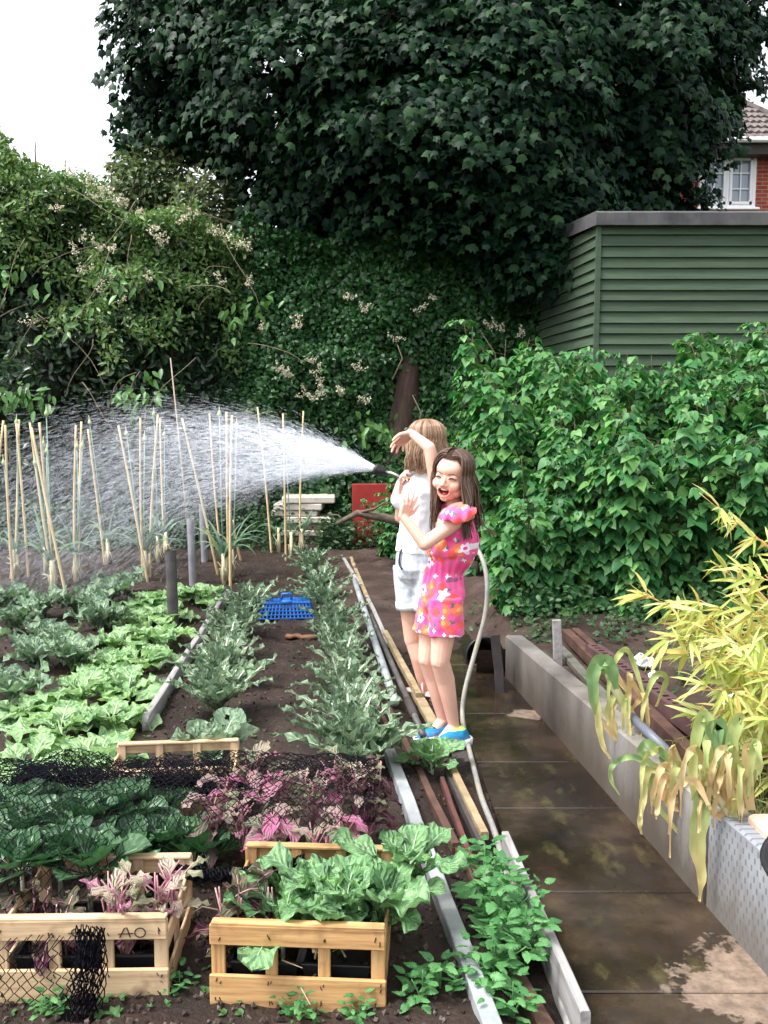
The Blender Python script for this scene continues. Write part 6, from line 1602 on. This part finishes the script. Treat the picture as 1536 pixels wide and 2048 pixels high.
# ---- floral cloth
def floral():
    m, n, L, b = _new('pink_floral_cloth')
    tc = n.new('ShaderNodeTexCoord')
    def V(op, a, c):
        k = n.new('ShaderNodeMath'); k.operation = op
        for i, vv in enumerate((a, c)):
            if vv is None: continue
            if isinstance(vv, (int, float)): k.inputs[i].default_value = vv
            else: L.new(vv, k.inputs[i])
        return k.outputs[0]
    sep = n.new('ShaderNodeSeparateXYZ'); L.new(tc.outputs['Object'], sep.inputs[0])
    dist = n.new('ShaderNodeTexNoise'); dist.inputs['Scale'].default_value = 30; L.new(tc.outputs['Object'], dist.inputs['Vector'])
    u0 = V('ADD', sep.outputs['X'], V('MULTIPLY', sep.outputs['Y'], -.75)); v0 = sep.outputs['Z']
    def flower(scale, off, keep, rad, pet, npet, chan):
        cx = n.new('ShaderNodeCombineXYZ'); u = V('ADD', V('MULTIPLY', u0, scale), off); v = V('ADD', V('MULTIPLY', v0, scale), off * 1.7)
        L.new(u, cx.inputs[0]); L.new(v, cx.inputs[1])
        vo = n.new('ShaderNodeTexVoronoi'); vo.voronoi_dimensions = '2D'; vo.inputs['Scale'].default_value = 1.0; L.new(cx.outputs[0], vo.inputs['Vector'])
        ps = n.new('ShaderNodeSeparateXYZ'); L.new(vo.outputs['Position'], ps.inputs[0]); cs = n.new('ShaderNodeSeparateColor'); L.new(vo.outputs['Color'], cs.inputs[0])
        dx, dy = V('SUBTRACT', u, ps.outputs[0]), V('SUBTRACT', v, ps.outputs[1])
        r = V('SQRT', V('ADD', V('MULTIPLY', dx, dx), V('MULTIPLY', dy, dy)), None); th = V('ARCTAN2', dy, dx)
        edge = V('ADD', rad, V('MULTIPLY', V('COSINE', V('MULTIPLY', th, float(npet)), None), pet))
        edge = V('ADD', edge, V('MULTIPLY', V('SUBTRACT', dist.outputs['Fac'], .5), .22))
        on = V('MULTIPLY', V('LESS_THAN', r, edge), V('GREATER_THAN', cs.outputs[chan], keep))
        ctr = V('MULTIPLY', V('LESS_THAN', r, rad * .36), V('GREATER_THAN', cs.outputs[chan], keep))
        return on, ctr
    cur = None
    pinkn = n.new('ShaderNodeTexNoise'); pinkn.inputs['Scale'].default_value = 9; L.new(tc.outputs['Object'], pinkn.inputs['Vector'])
    base = ramp(n, [(.35, (.80, .05, .24)), (.6, (.86, .14, .36))]); L.new(pinkn.outputs['Fac'], base.inputs['Fac']); cur = base.outputs[0]
    def over(mask, col):
        nonlocal cur
        mx = n.new('ShaderNodeMixRGB'); L.new(mask, mx.inputs['Fac']); L.new(cur, mx.inputs['Color1']); mx.inputs['Color2'].default_value = c4(col); cur = mx.outputs[0]
    a, _ = flower(26, 3.3, .60, .26, .10, 3, 0); over(a, (.15, .17, .20))
    a, _ = flower(22, 8.1, .72, .28, .12, 2, 1); over(a, (.34, .10, .24))
    a, c = flower(15, 1.2, .62, .42, .06, 6, 2); over(a, (.84, .19, .10)); over(c, (.90, .34, .12))
    a, c = flower(17, 6.4, .70, .36, .05, 5, 0); over(a, (.88, .10, .10))
    a, c = flower(15, 4.7, .66, .33, .09, 5, 1); over(a, (.85, .72, .80)); over(c, (.75, .05, .28))
    a, c = flower(32, 2.9, .84, .26, .10, 4, 2); over(a, (.85, .78, .84))
    L.new(cur, b.inputs['Base Color']); b.inputs['Roughness'].default_value = .75; b.inputs['Specular IOR Level'].default_value = .2
    b.inputs['Sheen Weight'].default_value = .2
    return m
M_floral = floral()
M_white_tee = pmat('white_cotton', (.80, .80, .83), (.86, .86, .88), 8, .85, spec=.2)
M_denim = pmat('acid_wash_denim', (.30, .35, .42), (.56, .60, .66), 26, .85, bump=.001, bscale=200, c3=(.74, .76, .80), spec=.2)
M_hem = pmat('pale_denim_hem', (.55, .58, .62), (.70, .72, .75), 60, .85)
M_shoeB = pmat('blue_shoe', (.02, .16, .40), (.03, .25, .52), 26, .5, c3=(.40, .10, .30))
M_shoeT = pmat('teal_shoe_trim', (.01, .20, .42), None, 10, .45)
M_lime = pmat('lime_lining', (.45, .75, .12), None, 10, .7)
M_sole = pmat('white_sole', (.72, .68, .72), (.80, .78, .80), 10, .6)
_cl1 = Noise(81, 3, 3, 7.0); _cl2 = Noise(82, 3, 3, 16.0)

D1 = G(925, 1490, 0)[1]
def J(px, py, dy=0.0): return W(px, py, D1 + dy)
P1 = np.array([J(905, 1480)[0], D1 + .03, 0.0])
girl = thing('person', 'laughing girl with long brown hair in a pink floral playsuit, arms raised', 'person', P1)
Rh = headframe((-.46, -.86, -.10), (.20, .05, 1))
S1 = 1.0
HC = J(884, 970, -.09) - Rh @ (np.array([0, -.098, -.024]) * S1)
b = MB()
build_head(b, HC, Rh, S1)
neck0 = J(908, 1028, .02); b.cap(HC + Rh @ np.array([0, .03, -.07]), neck0, .036, .038)
ch = J(906, 1062, .0); wa = J(890, 1140, .0); pe = J(884, 1195, .0)
b.ell(J(907, 1050, .0), (.085, .10, .09)); b.cap(ch, wa, .078, .070, 16); b.cap(wa, pe, .072, .085, 16)
shN, shF = J(934, 1028, -.085), J(880, 1014, .095)
b.cap(neck0, shN, .034, .034); b.cap(neck0, shF, .034, .034)
elN, wrN = J(850, 1088, -.13), J(806, 1034, -.10)
b.cap(shN, elN, .036, .029); b.cap(elN, wrN, .029, .0195)
hand(b, wrN, J(824, 988, -.09) - wrN, (-.35, .8, .25), .95, (.10, .12, .18, .3), .20, -1, .1)
elF, wrF = J(859, 896, .10), J(822, 866, .17)
b.cap(shF, elF, .034, .028); b.cap(elF, wrF, .0285, .019)
hand(b, wrF, J(797, 886, .19) - wrF, (.2, -.55, -.6), .98, (.25, .28, .32, .45), .16, 1, .3)
for (hp_, kn, an_) in ((J(893, 1212, -.045), J(880, 1322, -.06), J(908, 1452, -.0)), (J(868, 1208, .05), J(855, 1318, .04), J(886, 1440, .08))):
    b.cap(hp_, kn, .064, .043, 16); cf = kn + (an_ - kn) * .30 + np.array([.006, .014, 0]); b.cap(kn, cf, .042, .043, 14); b.cap(cf, an_, .043, .0245, 14)
    b.ell(kn + np.array([-.010, -.014, .0]), (.028, .026, .032))
    b.cap(an_, an_ + np.array([-.055, -.04, -.05]), .026, .024)
V, NV, Q, Tt = union(b, .0034, 3, .5)
L1 = (V - HC) @ Rh / S1                                   # head coordinates
inm = mouth_in(L1)
front_ = L1[:, 1] < -.035
q_ = np.clip(1 - inm, 0, 1); V = V + np.where((front_ & (inm < 1))[:, None], (Rh @ np.array([0, 1., 0]))[None] * (q_ ** .5 * .024)[:, None], 0)
fc = L1[Q].mean(1); fi = mouth_in(fc)
qm = np.where((fc[:, 1] < -.03) & (fi < .92), 2, np.where((fc[:, 1] < -.05) & (fi < 1.22) & (np.abs(fc[:, 0]) < .036), 1, 0))
emit(V, Q, Tt, 'body', [M_skin, M_lip, M_mouth], girl, P1, qm)
def hp3(x, y, z): return HC + Rh @ (np.array([x, y, z]) * S1)
def facebit(name, pts, r, mt):
    m = MB(); m.tube(smooth_path([hp3(*p) for p in pts], 4), r, 6); m.xform(Matrix.Translation(-Vector(P1))); return m.build(name, mt, girl)
for sx_ in (-1, 1):
    facebit('eye', [(sx_ * .017, -.0745, .0005), (sx_ * .025, -.0765, .0055), (sx_ * .036, -.0735, .0058), (sx_ * .047, -.065, .0005)], np.interp(np.linspace(0, 1, 13), [0, .5, 1], [.0018, .0036, .0020]), M_lash)
    facebit('eyebrow', [(sx_ * .014, -.0785, .0205), (sx_ * .028, -.0780, .0255), (sx_ * .040, -.0725, .0245), (sx_ * .052, -.062, .017)], np.interp(np.linspace(0, 1, 13), [0, .5, 1], [.0018, .0024, .001]), M_brow)
facebit('upper_teeth', [(-.023, -.0590, -.0475), (-.012, -.0695, -.0475), (0, -.0725, -.0480), (.012, -.0695, -.0475), (.023, -.0590, -.0475)], np.interp(np.linspace(0, 1, 17), [0, .5, 1], [.0032, .0056, .0032]), M_teeth)
facebit('tongue', [(-.012, -.052, -.072), (0, -.060, -.070), (.012, -.052, -.072)], .0065, M_lip)

# playsuit: bodice, waist, shorts as one cloth body
c = MB()
c.ell(J(912, 1060, .0), (.090, .108, .10)); c.ell(J(904, 1098, -.005), (.116, .108, .068)); c.ell(J(926, 1082, .0), (.072, .095, .09)); c.cap(J(903, 1104, 0), J(890, 1138, 0), .104, .078, 20)
c.cap(J(925, 1030, -.055), J(885, 1024, .07), .045, .04)
c.ell(J(886, 1142, 0), (.082, .078, .020)); c.cap(J(887, 1152, 0), J(886, 1188, 0), .086, .102, 20); c.ell(J(884, 1200, 0), (.100, .096, .08))
def drum(mb, p0, p1, r0, r1, n=24, fl=6):
    pts = [np.array(p0) + (np.array(p1) - np.array(p0)) * t for t in np.linspace(0, 1, fl)]; mb.tube(pts, np.linspace(r0, r1, fl), n)
drum(c, J(890, 1195, -.045), J(892, 1270, -.055), .078, .078); drum(c, J(873, 1195, .045), J(858, 1266, .04), .078, .076)
V, NV, Q, Tt = union(c, .0042, 4, .5)
hh_ = (V[:, 2] - J(886, 1142, 0)[2])
fold = .0045 * _cl1(V * np.array([1, 1, .45])) + .0022 * _cl2(V) + .005 * np.sin(np.arctan2(V[:, 1] - D1, V[:, 0] - J(886, 1142)[0]) * 17) * np.exp(-(hh_ / .06) ** 2)
V = V + NV * fold[:, None]
suit = emit(V, Q, Tt, 'playsuit', M_floral, girl, P1)
def sheet(A_, B_, nu, nv, ruff, mt, name, parent, origin, bulge=(0, 0, 0), seed=1):
    """cloth sheet between two curves, doubled so it has a thickness"""
    A2, B2 = smooth_path(A_, 8), smooth_path(B_, 8); t = np.linspace(0, 1, nu)
    def rs(P): i = np.linspace(0, len(P) - 1, nu); return np.stack([np.interp(i, np.arange(len(P)), P[:, k]) for k in range(3)], 1)
    a_, b3 = rs(A2), rs(B2); m = MB(); out = []
    for th in (0, 1):
        V = []
        for j in range(nv):
            s = j / (nv - 1); row = a_ * (1 - s) + b3 * s + np.array(bulge) * sin(pi * s) * .9
            row = row + np.stack([np.zeros(nu), np.sin(t * 22 + seed) * ruff * s, np.cos(t * 17 + seed) * ruff * .8 * s], 1) + np.array([0, .004 * th, -.003 * th]); V.append(row)
        out.append(np.concatenate(V))
    i, j = np.meshgrid(np.arange(nv - 1), np.arange(nu - 1), indexing='ij'); a = i * nu + j; q = np.stack([a, a + nu, a + nu + 1, a + 1], -1).reshape(-1, 4)
    o = nu * nv; m.add(np.concatenate(out), np.concatenate([q, q[:, ::-1] + o])); e = (nv - 1) * nu; k = np.arange(nu - 1)
    m.q.append(np.stack([e + k, e + k + o, e + k + 1 + o, e + k + 1], -1)); m.qm.append(np.zeros(nu - 1, int))
    m.xform(Matrix.Translation(-Vector(origin))); return m.build(name, mt, parent)
sheet([J(884, 1030, -.09), J(900, 1010, -.10), J(930, 1004, -.09), J(950, 1016, -.05)], [J(877, 1036, -.12), J(900, 1043, -.165), J(928, 1046, -.16), J(953, 1026, -.12)], 34, 9, .006, M_floral, 'sleeve_frill', suit, P1, (0, -.02, .014))
sheet([J(872, 1018, .06), J(876, 1006, .08), J(888, 1002, .09)], [J(862, 1026, .05), J(866, 1010, .10), J(880, 1000, .15)], 20, 6, .004, M_floral, 'sleeve_frill', suit, P1)
# shoes
def shoe(heel, d, parent, origin, lining=True, s=1.0):
    d = nrm(np.array([d[0], d[1], 0.])); R_ = np.stack([d, np.cross([0, 0, 1.], d), [0, 0, 1.]], 1)
    def P_(x, y, z): return np.array(heel) + R_ @ (np.array([x, y, z]) * s)
    u = MB()
    u.cap(P_(.005, 0, .040), P_(.02, 0, .062), .031 * s, .030 * s); u.cap(P_(.03, 0, .045), P_(.10, 0, .040), .036 * s, .032 * s); u.cap(P_(.10, 0, .036), P_(.165, .006, .026), .036 * s, .026 * s); u.cap(P_(.05, 0, .06), P_(.10, 0, .048), .026 * s, .024 * s)
    V, NV, Q, Tt = union(u, .0038, 3); top_ = V[:, 2] > heel[2] + .012; V = V * 1.0; V[:, 2] = np.maximum(V[:, 2], heel[2] + .026)
    ct = (V[Q].mean(1) - np.array(heel)) @ R_ / s
    qm = np.where(ct[:, 2] > .078, 2, np.where((ct[:, 2] > .056) | (ct[:, 0] < .0) | ((ct[:, 2] > .026) & (ct[:, 2] < .034)), 1, 0))
    so = emit(V, Q, Tt, 'shoe', [M_shoeB, M_shoeT, M_lime], parent, origin, qm)
    m = MB(); prof = []
    out = [(-.034, .0), (-.026, .026), (.02, .036), (.09, .036), (.15, .040), (.188, .026), (.200, .004), (.188, -.022), (.15, -.034), (.09, -.032), (.02, -.034), (-.026, -.026)]
    k = len(out); Vs = [P_(x * .97, y * .97, .000) for x, y in out] + [P_(x * 1.05, y * 1.12, .008) for x, y in out] + [P_(x * 1.05, y * 1.14, .030 + .008 * (x < .03)) for x, y in out] + [P_(x * .86, y * .86, .034) for x, y in out]
    q = [(l * k + j, l * k + (j + 1) % k, (l + 1) * k + (j + 1) % k, (l + 1) * k + j) for l in range(3) for j in range(k)]
    t = [(0, j + 1, j) for j in range(1, k - 1)]
    m.add(Vs, q, t); m.xform(Matrix.Translation(-Vector(origin))); m.build('sole', M_sole, so)
    return so
shoe(J(928, 1491, .0) * [1, 1, 0] + [0, 0, .002], (-.80, -.50), girl, P1)
shoe(J(901, 1480, .10) * [1, 1, 0] + [0, 0, .002], (-.80, -.50), girl, P1)
# hair
M_hair1 = hairmat('brown_hair', [(.034, .018, .013), (.065, .036, .025), (.105, .060, .040), (.17, .10, .062)])
M_roots1 = pmat('hair_root', (.022, .012, .009), (.05, .027, .019), 90, .8, spec=.1, stretch=(1, 1, .1))
def ends1(ph, r):
    x = sin(ph)
    if ph > pi: return (.002 + r.uniform(-.012, .018), -.02 + r.uniform(-.01, .02), 0)       # picture-left side hangs beside the cheek
    return (-.006 + .026 * r.random() + (.03 * (r.random() < .06)), .015 - .06 * (ph < 1.4), 0)
ph0 = radians(50), radians(304)
hm = strands(HC, Rh, S1, 1150, ph0, .25, None, 5, ends1, .0030, .012, -.010)
for k in range(26):                                                # wisps across cheek and one blown out to the side
    r_ = random.random(); x = -.045 - .012 * r_
    hm.tube(smooth_path([hp3(-.02, -.05, .10), hp3(-.055, -.060, .06), hp3(-.066 - .004 * r_, -.040, 0.0), hp3(-.060, -.035, -.06), hp3(-.055 + .02 * r_, -.02, -.12), hp3(-.075 + .05 * r_, -.02, -.19 - .05 * r_)], 4), .0022, 4, cap=False)
for k in range(90):
    ph_ = random.uniform(radians(60), radians(300)); a0_ = .10 * random.random(); q0 = hp3(.082 * sin(ph_) * .6, .014 - .096 * cos(ph_) * .6, .105); q1 = hp3(.088 * sin(ph_), .014 - .10 * cos(ph_), .03); q2 = hp3(.094 * sin(ph_), .02 - .10 * cos(ph_), -.06); q3 = q2 + np.array([random.uniform(-.02, .05), random.uniform(-.03, .03), -random.uniform(.08, .24)])
    hm.tube(smooth_path([q0, q1, q2, q3], 4), .0014, 3, cap=False)
for k in range(14):
    e = random.uniform(-.006, .006); hm.tube(smooth_path([J(945 + e * 500, 990, -.02), J(958, 1025, -.02), J(965 + e * 600, 1048, -.03), J(976, 1058 + e * 300, -.04), J(990 + random.uniform(-8, 3), 1066 + e * 500, -.05)], 4), np.linspace(.0024, .0008, 17), 4, cap=False)
hm.xform(Matrix.Translation(-Vector(P1))); hair = hm.build('hair', M_hair1, girl)
sc_ = scalp(HC, Rh, S1, ph0); sc_.xform(Matrix.Translation(-Vector(P1))); so_ = sc_.build('hair_roots', M_roots1, hair)

# ---- second girl, seen from behind
D2 = 4.55
def K2(px, py, dy=0.0): return W(px, py, D2 + dy)
P2 = np.array([K2(845, 1400)[0], D2, .0])
g2 = thing('person', 'girl with fair brown hair in white top and pale denim shorts aiming the hose', 'person', P2)
Rh2 = headframe((-.80, .58, -.02), (.02, 0, 1)); HC2 = K2(848, 886, 0); S2 = 1.0
b = MB(); build_head(b, HC2, Rh2, S2)
nk = K2(842, 955, 0); b.cap(HC2 + Rh2 @ np.array([0, .02, -.07]), nk, .036, .038)
b.ell(K2(838, 985), (.095, .085, .10)); b.cap(K2(836, 1000), K2(832, 1085), .082, .074, 16); b.cap(K2(832, 1085), K2(832, 1140), .076, .088, 16)
sL, sR = K2(812, 965, .02), K2(866, 962, -.02); b.cap(nk, sL, .034, .036); b.cap(nk, sR, .034, .036)
eL, wL = K2(800, 1035, .10), HOLD + np.array([-.02, .015, -.03]); b.cap(sL, eL, .036, .029); b.cap(eL, wL, .029, .02)
eR, wR = K2(870, 1040, .05), HOLD + np.array([.055, .02, -.035]); b.cap(sR, eR, .036, .029); b.cap(eR, wR, .029, .02)
hand(b, wL, HOLD - wL + np.array([-.02, .0, .03]), (.6, -.4, .5), .9, (.7, .75, .8, .85), .05, 1, .5)
hand(b, wR, HOLD - wR + np.array([0, .0, .03]), (-.6, -.4, .5), .9, (.7, .75, .8, .85), .05, -1, .5)
for (h_, k_, a_) in ((K2(816, 1140, .03), K2(826, 1280, .05), K2(852, 1392, .06)), (K2(852, 1140, -.03), K2(858, 1282, 0), K2(872, 1396, 0))):
    b.cap(h_, k_, .070, .047, 16); cf = k_ + (a_ - k_) * .3 + np.array([.01, -.012, 0]); b.cap(k_, cf, .044, .046, 14); b.cap(cf, a_, .046, .026, 14); b.cap(a_, a_ + np.array([-.06, .02, -.04]), .027, .024)
V, NV, Q, Tt = union(b, .0042, 3); emit(V, Q, Tt, 'body', M_skin2, g2, P2)
c = MB()
c.ell(K2(840, 985), (.102, .10, .105)); c.cap(K2(839, 1000), K2(833, 1082), .097, .093, 20); c.ell(K2(842, 958), (.085, .06, .03)); c.cap(K2(814, 966, .02), K2(803, 1000, .05), .052, .054, 16); c.cap(K2(864, 963, -.02), K2(868, 1005, .0), .052, .054, 16)
c.cap(K2(818, 962, .02), K2(862, 960, -.02), .046, .046); drum(c, K2(832, 1070), K2(829, 1104), .098, .099)
V, NV, Q, Tt = union(c, .0045, 4); V = V + NV * (.005 * _cl1(V * [1, 1, .6]) + .0025 * _cl2(V))[:, None]; emit(V, Q, Tt, 'white_top', M_white_tee, g2, P2)
c = MB(); c.cap(K2(831, 1096), K2(831, 1135), .096, .108, 20); c.ell(K2(831, 1142), (.108, .100, .07)); drum(c, K2(818, 1132, .03), K2(822, 1204, .035), .084, .080); drum(c, K2(853, 1132, -.03), K2(857, 1206, -.03), .084, .080)
V, NV, Q, Tt = union(c, .0045, 3); V = V + NV * (.0045 * _cl1(V * [1, 1, .5]) + .002 * _cl2(V))[:, None]; sh = emit(V, Q, Tt, 'shorts', M_denim, g2, P2)
c = MB(); drum(c, K2(821.5, 1202, .035), K2(822.5, 1216, .035), .083, .083, fl=3); c.xform(Matrix.Translation(-Vector(P2))); c.build('hem', M_hem, sh)
c = MB(); drum(c, K2(856.5, 1204, -.03), K2(857.5, 1218, -.03), .083, .083, fl=3); c.xform(Matrix.Translation(-Vector(P2))); c.build('hem', M_hem, sh)
m = MB(); m.tube(smooth_path([K2(803, 1098, -.065), K2(799.5, 1112, -.07), K2(798.5, 1128, -.072), K2(804, 1138, -.09)], 4), .006, 6); m.xform(Matrix.Translation(-Vector(P2))); m.build('pocket_edge', pmat('dark_seam', (.03, .04, .06), None, 5, .8), sh)
M_sandal = pmat('pale_sandal', (.55, .36, .34), (.62, .45, .42), 20, .6)
for a_ in (K2(852, 1402, .06), K2(872, 1404, 0)):
    m = MB(); c_ = np.array([a_[0] - .04, a_[1] + .01, .016]); m.ell(c_ + [0, 0, 0], (.10, .036, .014), rot=Matrix.Rotation(-.4, 3, 'Z')); m.tube([c_ + [-.03, -.036, .005], c_ + [-.035, 0, .055], c_ + [-.02, .036, .005]], .007, 6); m.xform(Matrix.Translation(-Vector(P2))); m.build('sandal', M_sandal, g2)
M_hair2 = hairmat('fair_brown_hair', [(.14, .078, .045), (.21, .125, .075), (.30, .19, .12), (.40, .27, .18)])
hm = strands(HC2, Rh2, S2, 1100, (radians(40), radians(320)), .150, None, 8, lambda ph, r: (r.uniform(-.010, .012) - .012 * sin(ph), r.uniform(-.02, .01), 0), .0032, .012, .0)
hm.xform(Matrix.Translation(-Vector(P2))); hair = hm.build('hair', M_hair2, g2)
sc_ = scalp(HC2, Rh2, S2, (radians(48), radians(312))); sc_.xform(Matrix.Translation(-Vector(P2))); sc_.build('hair_roots', M_hair2, hair)
